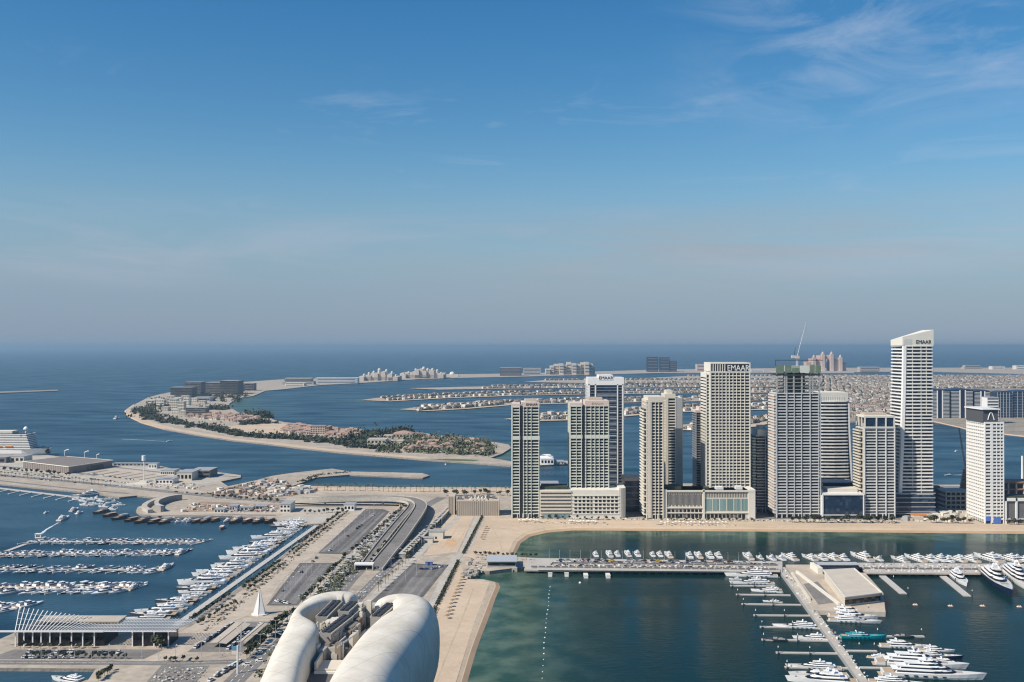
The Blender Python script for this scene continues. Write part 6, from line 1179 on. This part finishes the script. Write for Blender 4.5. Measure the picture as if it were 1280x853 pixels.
pontoon('pale pontoon running out to the left from the outermost row', (-20, 700), (40, 678), 4.5); pontoon('long pontoon along the promenade carrying the big yacht row', (219, 783), (398, 656), 5.0); pontoon('pinkish pontoon with long fingers off the cruise quay', (-20, 608.5), (112, 624), 6, [(.05 + .11 * j, -1) for j in range(9)], 26, 2.4, -R(65) + math.pi)
x0, y0 = G(52, 672); hut = thing('pontoon_hut', 'small white hut at the left head of the outermost pontoon', 'hut', (x0, y0 - 6, .6)); part(hut, 'wall', WHITE, (-3, 3, -2, 2, 0, 4)); part(hut, 'roof', OFFW, (-3.4, 3.4, -2.4, 2.4, 4, 4.4)); part(hut, 'window', GLASS, (-2, 2, -2.06, -1.9, 1.6, 3))
# dhows -------------------------------------------------------------------
def dhow(name, L, B, two):
    t = thing(name, 'x', 'dhow'); hull_mb(L, B, 2.6, .8, 1.8).build('hull', WOOD, t); mb = MB(); o = outline(L * .9, B * .8); mb.face([(x, y, 2.7 + 1.9 * ((y + L / 2) / L) ** 2) for x, y in o]); mb.build('deck', TEAK, t)
    part(t, 'cabin', TARP if two else WOOD, (-B * .4, B * .4, -L * .42, L * .12, 2.7, 5.0)); part(t, 'roof', mat('dhow_roof', (.46, .36, .30), .9, rnd=.45), (-B * .46, B * .46, -L * .46, L * .16, 5.0, 5.3))
    if two: part(t, 'upper_cabin', GEL, (-B * .32, B * .32, -L * .38, -L * .05, 5.3, 7.2)); part(t, 'upper_roof', TARP, (-B * .36, B * .36, -L * .42, 0, 7.2, 7.45))
    part(t, 'window_band', YGL, (-B * .405, B * .405, -L * .38, L * .1, 3.6, 4.4)); mb = MB(); mb.tube((0, L * .2, 2.6), (0, L * .24, 11), .2, .1); mb.build('mast', BARK, t); return t
DH = [dhow('wooden_dhow', 27, 7.5, True), dhow('wooden_dhow', 22, 6.5, False)]
for i, (x, y, a, s) in enumerate([(126, 641, .9, .85), (137, 645, .9, .9), (150, 648.5, .9, .9), (164, 651, .8, .95), (178, 652.6, .7, 1.0), (192, 653.5, .6, 1.0), (206, 653.5, .5, .95), (244, 652.8, .4, .8), (256, 652.4, .4, .85), (268, 651.6, .35, .85), (294, 652.6, .5, 1), (308, 653, .45, .95), (322, 653, .45, .95), (336, 652.6, .45, 1)]):
    X, Y = G(x, y + .6); put(DH[i % 2], X, Y, 0, math.pi - a * .55, (s * .85, s, s * .75), ('two decked brown dhow with a pale cabin' if i % 2 == 0 else 'dark wooden dhow with a flat roof') + (' off the curved wall' if i < 7 else ' along the straight dhow quay'), 'dhows, %d, %s' % (i % 2, 'left' if i < 7 else 'right'))
X, Y = G(277, 661.5); put(DH[1], X, Y, 0, math.pi + .1, (.7, .7, .55), 'orange brown dhow under way off the dhow quay')
for i, (x, y) in enumerate([(216, 652), (222, 653), (231, 652), (236, 652.5), (258, 651), (283, 652), (96, 625), (104, 627), (111, 625), (119, 624), (126, 627), (133, 625), (140, 629), (148, 632), (121, 632), (129, 634), (139, 637), (113, 631), (105, 632)]):
    X, Y = G(x, y); kd = i % 3; p = (YC, SB[2], YS)[kd]; put(p, X, Y, 0, math.pi / 2 + rng.uniform(-.5, .3) if i > 5 else math.pi, (.85, .85, .6) if kd != 1 else (1.2, 1.2, 1.0), ('white cabin cruiser', 'white flybridge motorboat', 'low white sport boat')[kd] + (' among the dhows' if i < 6 else ' in the crowded inlet beside the cruise quay'), 'inlet boats %d %s' % (kd, 'a' if i < 6 else 'b'))
moor(YM, (88, 622), (128, 618), 'flat grey barge like ferry at the head of the inlet', wide=1.3)
FOAM = mat('foam', (.55, .60, .62), .9, var=.35, vscale=.25)
def wake(o, path, w0, w1, z=.06):
    """foam trail, child of its boat"""
    P = [Vector(G(*p)) for p in path]; n = 14; inv = o.rotation_euler.z; mb = MB(); L = []; Rr = []; rr = random.Random(2)
    pts = line_px(path, n, 0)
    for i, (x, y, a) in enumerate(pts):
        w = lerp(w0, w1, i / (n - 1)) * rr.uniform(.55, 1.1)
        for sgn, Lst in ((1, L), (-1, Rr)):
            q = Vector((x - math.sin(a) * w * sgn - o.location.x, y + math.cos(a) * w * sgn - o.location.y)); c, s = math.cos(-inv), math.sin(-inv); Lst.append(((q.x * c - q.y * s) / o.scale.x, (q.x * s + q.y * c) / o.scale.y, z))
    mb.loftq(Rr, L, 0, False); mb.build('wake', FOAM, o)
for b, s, p, lab, wk in [((86, 646.5), (73, 652), YM, 'white two decked ferry under way in the marina mouth', [(74, 653), (58, 662), (46, 672)]), ((216, 551.5), (208, 552.3), YS, 'white speedboat trailing a long wake before the crescent', [(208, 552.3), (185, 550.5), (150, 549)]), ((149, 523), (143, 524), YC, 'small white boat off the tip of the crescent', None), ((61, 640.5), (55, 642), YC, 'small white boat alone in the left marina mouth', None), ((98, 636), (88, 640), YM, 'white yacht leaving the inlet, next to a smaller one', None), ((104, 640.5), (95, 643), YC, 'small white boat leaving the inlet behind the yacht', None), ((1180, 594.5), (1190, 594), YS, 'white speedboat with a bright wake behind the tallest tower', [(1186, 594), (1195, 594), (1206, 593.6)]), ((1197, 564), (1194, 564.5), YC, 'tiny white boat on the strait right of the tallest tower', None)]:
    o = moor(p, b, s, lab)
    if wk: o2 = o; wake(o2, wk, .6, 2.2)
moor(YM, (64, 849), (108, 856), 'white yacht with stepped decks in the small basin at the bottom left', wide=1.25); mb_ = None
xb, yb = G(557, 581); t = thing('sail_boat', 'tiny sailing boat with a white sail near the crescent lawn', 'sailboat', (xb, yb, 0)); h = hull_mb(9, 2.6, .9, .3); h.build('hull', GEL, t); mb = MB(); mb.tube((0, .5, .8), (0, .5, 12), .1, n=4); mb.build('mast', STEEL, t); mb = MB(); mb.face([(0, .4, 1.8), (0.1, -3.8, 1.8), (0, .4, 11.6)]); mb.face([(.05, .7, 11), (.05, 4, 1.4), (.1, .7, 1.6)]); mb.build('sail', WHITE, t)
def tender(bow, stern, label):
    b, s = Vector(G(*bow)), Vector(G(*stern)); d = b - s; L = d.length; t = thing('tender', label, 'tender', (*((b + s) / 2), 0), math.atan2(-d.x, d.y)); hull_mb(L, L * .27, .9, .4).build('tube_hull', DARKM, t); part(t, 'console', GREYC, (-.6, .6, -L * .1, L * .06, .9, 2.0)); part(t, 'seat', TARP, (-L * .08, L * .08, -L * .32, -L * .18, .9, 1.5)); part(t, 'deck', GREYC, (-L * .1, L * .1, -L * .4, L * .25, .88, .95))
tender((953, 800), (984, 801), 'long dark inflatable tender left of the jetty'); tender((1143, 797.5), (1115, 796), 'dark inflatable tender at the long finger right of the jetty'); tender((1228, 722.5), (1236, 725), 'dark tender beside the bow of the navy yacht')
# ------------------------------------------------------------------ long pier, jetties and the marina hall
def deck(name, label, poly, z, top=DECK, side=CONC, cat='pier', thick=1.2, pil=0, pile_m=DARKM):
    P = px_poly(poly, z); cx, cyy = P[0]; t = thing(name, label, cat, (cx, cyy, 0)); rel = [(x - cx, y - cyy) for x, y in P]
    mb = MB(); mb.prism(rel, z - thick, z, 1, 0, True); mb.build('deck', [top, side], t)
    if pil:
        n = pil; a, b = Vector(rel[0]), Vector(rel[1])
        for i in range(n): p = a.lerp(b, (i + .5) / n); mb = MB(); mb.box(p.x - 1.3, p.x + 1.3, p.y + 1.2, p.y + 3.4, -1, z - thick); mb.build('pile', pile_m, t)
    return t
deck('long_pier', 'long pier with parked cars and boats, stretch left of the marina hall', [(655, 712.5), (978, 715), (978, 702), (660, 697.5)], 3.2, DECK, CONC, pil=30); deck('long_pier', 'long pier stretch right of the marina hall toward the right edge', [(1066, 716), (1330, 717.5), (1330, 705.5), (1066, 703.5)], 3.2, DECK, CONC, pil=24)
part(deck('pier_strip', 'pale raised strip along the front of the long pier', [(672, 711.8), (975, 714.2), (975, 711.2), (672, 708)], 3.9, CONC, OFFW, thick=.6), 'kerb', OFFW, (0, .4, 0, .4, 3.9, 4.4)); 
for a, b, lab, m in (((690, 704.6), (972, 707.4), 'low dark planter line along the middle of the long pier', SLATE), ((664, 710.4), (972, 713.6), 'low parapet with dark gaps along the front of the long pier', SLATE), ((1070, 711.2), (1328, 713.2), 'dark rail along the middle of the right pier', SLATE)):
    A, B_ = Vector(G(*a, 3.2)), Vector(G(*b, 3.2)); dd = B_ - A; L = dd.length; mbx = MB(); q = 0
    while q < L: mbx.box(q, min(L, q + 5.2), -.55, .55, 0, 1.3); q += 6.4
    o = tag(mbx.build('pier_rail', m), lab, 'rail'); o.location = (A.x, A.y, 3.9 if 'parapet' in lab else 3.2); o.rotation_euler = (0, 0, math.atan2(dd.y, dd.x))
rubble('pier_furniture', 'umbrellas, tables and small planters on the long pier', fill([(690, 709), (960, 711.5), (960, 709.8), (690, 707)], 70, 2, .6), .8, 2.2, [OFFW, SLATE, CREAM, HEDGE, NAVY], 3.2); rubble('pier_furniture', 'small lockers and posts along the right pier', fill([(1080, 715.5), (1320, 716.8), (1320, 708), (1080, 706)], 70, 3, .6), .6, 1.6, [OFFW, SLATE, WHITE], 3.2); rubble('pier_furniture', 'lockers and carts along the jetty', fill([(1080, 850), (1088, 850), (981, 710), (972, 710)], 2, 40, .6), .6, 1.6, [OFFW, SLATE, WHITE, GREYC], 2.6)
deck('pier_link', 'slanting pale gangway from the beach walk to the long pier', [(583, 712), (612, 714), (668, 707), (668, 697.5), (600, 694)], 3.0, PAVE, ROCK, thick=3.6)
t = thing('pier_pavilion', 'flat roofed grey pavilion on the pier head beside the small beach', 'pavilion', (*G(627, 715, 0), 0)); k = G(640, 715)[1] / FOC
part(t, 'base', CONC, (-19.5 * k, 19.5 * k, 0, 24, -1, 3.6)); part(t, 'wall', GREYC, (-18 * k, 18 * k, 2, 23, 3.6, 8.2)); part(t, 'roof', STEEL, (-19 * k, 19 * k, 0, 25, 8.2, 9)); part(t, 'window_band', GLASS, (-17 * k, 17 * k, 1.9, 2.1, 5, 7.4)); part(t, 'pile', DARKM, *[((-18 + 4 * q) * k, (-16.5 + 4 * q) * k, -.3, 1, -1, 1.6) for q in range(9)])
deck('jetty', 'long concrete jetty running toward the viewer between the yachts', [(1079, 858), (1090, 858), (981, 709), (971, 709)], 2.6, CONC, GREYC, thick=3)
def finger(lab, a, b, w=2.4, piles=2):
    A, B_ = Vector(G(*a)), Vector(G(*b)); d = B_ - A; t = thing('finger_pontoon', lab, 'pontoon', (A.x, A.y, 0), math.atan2(d.y, d.x)); L = d.length; part(t, 'walkway', PONT, (0, L, -w / 2, w / 2, -.3, .75))
    for q in range(piles):
        x = L - 1 - q * L * .5; mb = MB(); mb.tube((x, w * .7, -.5), (x, w * .7, 4.2), .3, n=8, mi=0); mb.tube((x, w * .7, 4.2), (x, w * .7, 5.4), .34, .05, 8, 1); mb.build('pile', [DARKM, WHITE], t)
for i, (a, b) in enumerate([((969, 733.5), (913, 733)), ((988, 745), (920, 744)), ((1001, 757), (927, 756)), ((1014, 770.5), (942, 770)), ((1026, 785.5), (950, 784.6)), ((1037, 802), (952, 800.5)), ((1049, 818), (970, 816.8)), ((1062, 836.5), (981, 835))]): finger(('first', 'second', 'third', 'fourth', 'fifth', 'sixth', 'seventh', 'eighth')[i] + ' finger pontoon left of the jetty counted from the long pier', a, b)
for i, (a, b) in enumerate([((1022, 765.5), (1088, 766)), ((1045, 796), (1155, 796.5)), ((1058, 814.5), (1096, 815)), ((1072, 835.5), (1150, 837))]): finger(('short', 'long bare', 'third', 'lowest')[i] + ' finger pontoon right of the jetty', a, b)
finger('left of two pontoons slanting from the right pier', (1095, 714), (1129, 743), 5.5, 4); finger('right of two pontoons slanting from the right pier, a yacht on it', (1170, 714), (1209, 746), 5.5, 4)
plat = deck('hall_platform', 'paved platform at the head of the jetty carrying the marina hall', [(1018, 763), (1107, 765.5), (1104, 741), (1072, 706), (982, 706)], 3.2, PAVE, CONC, thick=4.2)
t = thing('marina_hall', 'flat roofed beige marina hall standing on the jetty platform', 'building', (*G(1055, 755, 3.2), 3.2)); o = t.location
Rf = [(x - o.x, y - o.y) for x, y in px_poly([(1056, 748), (1102.5, 742.5), (1068, 712), (1029, 714)], 9.7)]; ct = (sum(p[0] for p in Rf) / 4, sum(p[1] for p in Rf) / 4); sc = lambda f: [(ct[0] + (x - ct[0]) * f, ct[1] + (y - ct[1]) * f) for x, y in Rf]
mb = MB(); mb.prism(sc(.95), 0, 6); mb.build('wall', CREAM, t); mb = MB(); mb.prism(sc(1.0), 6, 7.0, 0, 0, True); mb.build('roof', mat('roof_membrane', (.50, .44, .36), .85, var=.1, vscale=.1), t); mb = MB(); a = sc(.955); mb.prism([a[0], a[1], tuple(Vector(a[1]) + Vector((0, .6))), tuple(Vector(a[0]) + Vector((0, .6)))], 1.2, 4.6); mb.build('glass_front', GLASS, t)
mb = MB(); E = sc(1.0)
for p, q in zip(E, E[1:] + E[:1]): mb.tube((*p, 7.3), (*q, 7.3), .45, n=4)
mb.build('roof_edge', OFFW, t)
t = thing('marina_hall', 'low dark glazed link building at the back of the marina hall', 'building', (*G(1046, 713, 3.2), 3.2)); part(t, 'glass_wall', GLASSB, (-16, 18, 0, 8, 0, 4.4)); part(t, 'roof', STEEL, (-17, 19, -1, 9, 4.4, 5)); part(t, 'side_wall', OFFW, (-20, -16, -14, 8, 0, 5))
for a, b, lab in (((996, 716), (1049, 757), 'low white wall along the left side of the marina hall'), ((990, 718), (1012, 751), 'low beige wall by the sunken car court')):
    A, B_ = Vector(G(*a, 3.2)), Vector(G(*b, 3.2)); d = B_ - A; t = tag((lambda m: (m.box(0, d.length, -.9, .9, 0, 1.8), m.build('terrace_wall', CREAM if 'beige' in lab else OFFW))[1])(MB()), lab, 'wall'); t.location = (A.x, A.y, 3.2); t.rotation_euler = (0, 0, math.atan2(d.y, d.x))
mb = MB(); mb.face([(x, y, 3.26) for x, y in px_poly([(1004, 730), (1022, 727), (1046, 753), (1023, 756)], 3.26)]); tag(mb.build('sunken_court', ASPH2), kind='structure')
# ------------------------------------------------------------------ cars
def car_proto(m, L=4.6, van=0):
    mb = MB(); w = 1.85; mb.prism([(-w / 2, -L / 2), (w / 2, -L / 2), (w / 2, L / 2 - .2), (w * .4, L / 2), (-w * .4, L / 2), (-w / 2, L / 2 - .2)], .28, .86 if not van else 1.1, 0, 0, True)
    mb.frustum([(-w * .47, -L * .44), (w * .47, -L * .44), (w * .47, L * .22), (-w * .47, L * .22)], .86, [(-w * .40, -L * .34), (w * .40, -L * .34), (w * .40, L * .06), (-w * .40, L * .06)], 1.46 + van * .6, 1, 0)
    for sx in (-1, 1):
        for yy in (-L * .3, L * .3): mb.tube((sx * w * .5 - .1, yy, .33), (sx * w * .5 + .1, yy, .33), .33, n=8, mi=2)
    return tag(mb.build('parked_car', [m, YGL, DARKM]), 'x', 'car')
CP = [car_proto(m, 4.6 + .2 * (i % 3), .5 if i == 0 else 0) for i, m in enumerate(CARS)]; CN = ['white', 'silver', 'black', 'red', 'blue', 'yellow']; CW = (9, 5, 6, 1, 2, .3)
def cars(path, n, occ, where, turn=math.pi / 2, off=0.0, z=LZ + .1, mono=None, s=1.0):
    for x, y, a in line_px(path, n, z):
        if rng.random() > occ: continue
        i = mono if mono is not None else rng.choices(range(6), CW)[0]; put(CP[i], x - math.sin(a) * off, y + math.cos(a) * off, z, a + turn + rng.choice((0, math.pi)) - math.pi / 2, s, CN[i] + ' car ' + where, CN[i] + ' cars ' + where)
cars([(242, 812), (292, 780)], 26, .9, 'parked beside the left shade roof', 0, 0); cars([(285, 812), (326, 781)], 24, .85, 'parked between the two shade roofs', 0, 0); cars([(449, 688), (506, 632)], 60, .5, 'in the bays beside the far boulevard', 0, 2); cars([(446, 690), (502, 634)], 60, .35, 'in the outer bays of the far boulevard', 0, 0); cars([(335, 752), (392, 697)], 22, .14, 'standing in the middle car park', 0, -3); cars([(405, 690), (468, 640)], 22, .12, 'standing in the far car park', 0, -4); cars([(345, 752), (360, 755)], 5, .8, 'at the near end of the middle car park', 0, 0); cars([(516, 712), (540, 712), (556, 708)], 10, .35, 'in the near car park by the blue kiosk', 0, 0)
cars([(300, 845), (362, 784), (410, 738), (454, 694), (490, 657)], 40, .4, 'driving on the boulevard', math.pi / 2, 2.5); cars([(298, 848), (362, 784), (410, 738), (454, 694), (490, 657)], 40, .3, 'driving along the boulevard, outer lane', math.pi / 2, -2.5); cars([(398, 815), (432, 767), (470, 727), (500, 699), (530, 669), (560, 640)], 30, .4, 'on the street right of the flyover', math.pi / 2, 1.5); cars([(690, 703), (900, 705.5), (970, 706.5)], 110, .75, 'parked in the row on the long pier', 0, 0, 3.25); cars([(700, 700.6), (900, 702.6), (960, 704)], 70, .45, 'parked in the back row on the long pier', 0, 0, 3.25)
cars([(20, 815.5), (150, 817)], 34, .5, 'on the road before the pergola hall', math.pi / 2, 0); cars([(30, 823), (90, 823)], 16, .5, 'parked at the island before the pergola hall', 0, 0); cars([(270, 845), (300, 828)], 16, .7, 'parked beside the grey plaza', 0, 0); cars([(0, 595), (170, 611), (350, 626.5)], 60, .3, 'on the quay highway', math.pi / 2, 0)
cars([(262, 852), (292, 834)], 10, .7, 'parked at the bottom plaza edge', 0, 0); cars([(110, 592), (190, 604)], 40, .5, 'parked in the quay yard', 0, 0); cars([(104, 598), (170, 606)], 30, .5, 'parked along the quay yard wall', 0, 0); cars([(30, 594), (90, 599)], 24, .4, 'parked before the terminal hall', 0, 0); cars([(284, 639), (344, 639.5)], 24, .5, 'parked on the dhow yard', 0, 0)
# ------------------------------------------------------------------ lamps, umbrellas, buoys, clutter
def lamp(h, arms):
    t = thing('street_lamp', 'x', 'street lamp'); mb = MB(); mb.tube((0, 0, 0), (0, 0, h), .16, .10, 6); [mb.tube((0, 0, h), (a, 0, h + .4), .09, n=4) for a in arms]; mb.build('pole', STEEL, t)
    for a in arms: mb = MB(); mb.box(a - .6, a + .6, -.2, .2, h + .35, h + .55); mb.build('lamp_head', WHITE, t)
    return t
LP = lamp(12, (-2.2, 2.2)); LS = lamp(9, (1.6,))
def lamps(path, n, p, lab, off=0, z=LZ, s=1.0):
    for x, y, a in line_px(path, n, z): put(p, x - math.sin(a) * off, y + math.cos(a) * off, z, a + math.pi / 2, s, lab, lab)
lamps([(315, 828), (372, 772), (424, 722), (462, 684), (500, 648)], 16, LP, 'double armed pale lamp post along the boulevard'); lamps([(398, 708), (352, 752)], 7, LP, 'pale lamp post standing in the middle car park'); lamps([(412, 688), (470, 642)], 9, LP, 'pale lamp post standing in the far car park'); lamps([(436, 770), (480, 724), (520, 690), (556, 652)], 10, LP, 'double armed lamp post right of the flyover'); lamps([(0, 597), (170, 613), (350, 628)], 18, LS, 'slim lamp post along the quay highway'); lamps([(370, 629), (440, 629), (500, 628)], 7, LS, 'slim lamp post at the viaduct'); lamps([(680, 699), (970, 703)], 22, LS, 'slim lamp post along the long pier', 0, 3.2, .8); lamps([(1080, 706), (1290, 708)], 14, LS, 'slim lamp post along the right pier', 0, 3.2, .8); lamps([(232, 783), (405, 655)], 20, LS, 'slim lamp post on the promenade pontoon', 0, .6, .7); lamps([(20, 826), (230, 827)], 10, LS, 'slim lamp post along the bottom left road'); lamps([(400, 617), (640, 618)], 16, LS, 'slim lamp post along the north beach road'); lamps([(240, 822), (300, 822), (302, 800)], 6, LP, 'lamp post by the shade roofs'); lamps([(500, 730), (540, 708)], 3, LP, 'lamp post standing in the near car park')
x, y = G(297, 842, LZ); t = thing('blue_topped_mast', 'thick white mast with a blue sign panel beside the boulevard', 'sign', (x, y, LZ)); mb = MB(); mb.tube((0, 0, 0), (0, 0, 16), .6, .5, 8); mb.build('pole', WHITE, t); part(t, 'sign_panel', mat('sign_blue', (.10, .24, .36), .5), (-3.4, .6, -.3, .3, 13.4, 15.6)); part(t, 'lower_panel', CREAM, (-3.4, -.5, -.3, .3, 11, 13.1))
def umbrella(m, thatch):
    t = thing('beach_umbrella', 'x', 'umbrella'); mb = MB(); mb.tube((0, 0, 0), (0, 0, 2.4), .07, n=5); mb.build('pole', BARK, t); mb = MB(); pr = [(1.7 * math.cos(a * .785), 1.7 * math.sin(a * .785)) for a in range(8)]; mb.frustum(pr, 2.0, [(x * .04, y * .04) for x, y in pr], 2.9, 0, 0, True); mb.build('canopy', m, t); return t
UT = umbrella(mat('thatch', (.24, .16, .09), .95), 1); UW = umbrella(WHITE, 0)
for x, y, a in line_px([(571, 723), (556, 756), (549, 776)], 12): put(UT, x + 5, y, LZ, 0, 1.1, 'brown thatched umbrella in the row on the near beach', 'thatched umbrellas, near beach')
for x, y, a in line_px([(604, 660), (596, 676)], 6): put(UT, x + 4, y, LZ, 0, 1.1, 'brown thatched umbrella in the row beside the sand path', 'thatched umbrellas, far beach')
for px0, px1, yy, n, lab in ((650, 674, 652, 8, 'white umbrella on the beach before the slim green tower'), (712, 748, 653.5, 12, 'white umbrella on the beach before the white podium'), (826, 912, 655, 18, 'white umbrella on the beach before the cream podium')):
    for k in range(n): X, Y = G(lerp(px0, px1, k / n) + rng.uniform(-1, 1), yy + rng.uniform(-.8, .8), LZ); put(UW, X, Y, LZ, 0, .9, lab, lab)
bm_ = MB(); bm_.dome(0, 0, 0, .65, .7); bm_.dome(0, 0, .01, .65, -.3); BU = tag(bm_.build('swim_buoy', WHITE), 'x', 'buoy')
for x, y, a in line_px([(688, 732), (686, 745), (686, 757), (683, 772), (682, 790), (680, 805), (680, 817), (678, 843), (677, 870)], 22, 0): put(BU, x, y, 0, 0, rng.choice((.5, .75, .85)), 'small white buoy in the line closing off the swimming beach', 'swim line buoys')
mb = MB(); mb.box(-1.5, 1.5, -.9, .9, -.1, .35); mb.dome(-.7, 0, .35, .5, .7); mb.dome(.7, 0, .35, .5, .7); MBU = tag(mb.build('marker_buoy', [mat('cream_buoy', (.75, .55, .42), .6)]), 'x', 'buoy')
for i, (x, y) in enumerate(((1144, 756.5), (1188, 758), (1228, 758), (1274, 759))): X, Y = G(x, y); put(MBU, X, Y, 0, 0, 1.1, ('leftmost', 'second', 'third', 'rightmost')[i] + ' of the four pale marker floats right of the hall')
X, Y = G(725, 729); put(BU, X, Y, 0, 0, 1.6, 'single white buoy right of the swim line')
for i, x in enumerate((687.5, 708, 731.5, 759)):
    X, Y = G(x, 719.5); t = thing('mooring_dolphin', 'white square mooring block in front of the long pier, ' + ('first', 'second', 'third', 'fourth')[i] + ' from the left', 'mooring', (X, Y - 2, 0)); h = 2.6 if i < 2 else 2.2; part(t, 'block', WHITE, (-1.6, 1.6, -9 if i > 1 else -3, 0, -.5, h)); part(t, 'cap', OFFW, (-1.8, 1.8, -9.2 if i > 1 else -3.2, .2, h, h + .3))
rubble('site_clutter', 'heaps of building material and huts on the scrub ground behind the small beach', fill([(262, 616), (350, 621), (398, 614), (335, 600)], 26, 8, .7), 1.5, 8, [BEIGE, PINK, GREYC, TERRA, CREAM, OFFW]); rubble('site_clutter', 'pale rubble heaps and orange gear at the foot of the emblem tower', fill([(1128, 651), (1213, 652), (1213, 642), (1150, 642)], 22, 5, .7), 2, 8, [CREAM, BEIGE, OFFW, GREYC, CREAM]); rubble('yard_goods', 'crates and small sheds scattered over the dhow yard', fill([(228, 640), (345, 640), (345, 633), (240, 630)], 26, 4, .7), 1, 5, [BEIGE, TERRA, CREAM, GREYC, OFFW, PINK]); rubble('yard_goods', 'stacked goods and huts near the boat inlet quay', fill([(150, 607), (238, 612), (262, 608), (200, 600)], 16, 4, .7), 1, 4, [CREAM, GREYC, BEIGE, OFFW]); rubble('rock_armour', 'grey rock armour round the pier root', fill([(576, 722), (588, 722), (640, 697), (588, 698)], 14, 9, .6), 1.2, 3.5, [ROCK, CONC]); rubble('terrace_furniture', 'small planters and seats along the tower terraces', fill([(660, 648.5), (1120, 653), (1120, 651), (660, 646)], 110, 3, .6), .6, 2.0, [OFFW, CREAM, HEDGE, SLATE]); rubble('promenade_furniture', 'low benches and planters over the sandy promenade', fill([(238, 800), (275, 778), (420, 655), (400, 655)], 12, 30, .6), .5, 1.8, [BEIGE, HEDGE, TERRA]); rubble('street_furniture', 'kiosks, planters and barriers along the boulevard pavements', fill([(322, 826), (360, 800), (512, 640), (488, 640)], 10, 50, .6), .5, 1.9, [CREAM, HEDGE, GREYC, OFFW, SLATE]); rubble('plaza_bollards', 'small posts and boxes on the plaza at the bottom left', fill([(186, 852), (250, 852), (262, 834), (204, 834)], 18, 6, .5), .4, 1.4, [SLATE, BEIGE, OFFW])
rubble('beach_loungers', 'rows of small loungers and mats on the sand before the podiums', fill([(648, 654), (760, 655.5), (760, 653), (648, 651.5)], 40, 2, .6) + fill([(820, 657), (920, 657.5), (920, 655), (820, 654.5)], 40, 2, .6), .7, 1.9, [OFFW, SLATE, BEIGE, DGREY], LZ, .5)
t = thing('orange_shelter', 'bright orange site shelter among the rubble before the tallest tower', 'shelter', (*G(1150, 648.5, LZ), LZ)); part(t, 'canopy', ORANGE, (-8, 8, 0, 6, 2.6, 4.0)); part(t, 'post', STEEL, (-7.5, -7.2, .2, .5, 0, 2.6), (7.2, 7.5, .2, .5, 0, 2.6))
# ------------------------------------------------------------------ haze
mb = MB(); mb.box(-95000, 95000, -25000, 95000, -2, 232); hz = mb.build('haze', []); hz['kind'] = 'stuff'; hz['label'] = 'thin pale sea haze over everything'; hz['category'] = 'haze'
hm = bpy.data.materials.new('haze_air'); hm.use_nodes = True; ht = hm.node_tree; ht.nodes.clear()
pvn = N(ht, 'ShaderNodeVolumePrincipled'); pvn.inputs['Color'].default_value = (.41, .61, .78, 1); pvn.inputs['Density'].default_value = 5.2e-5; pvn.inputs['Anisotropy'].default_value = .2
ho = N(ht, 'ShaderNodeOutputMaterial'); ht.links.new(pvn.outputs[0], ho.inputs['Volume']); hz.data.materials.append(hm)
for mo in bpy.data.objects:          # the protos that were never placed are not needed
    pass
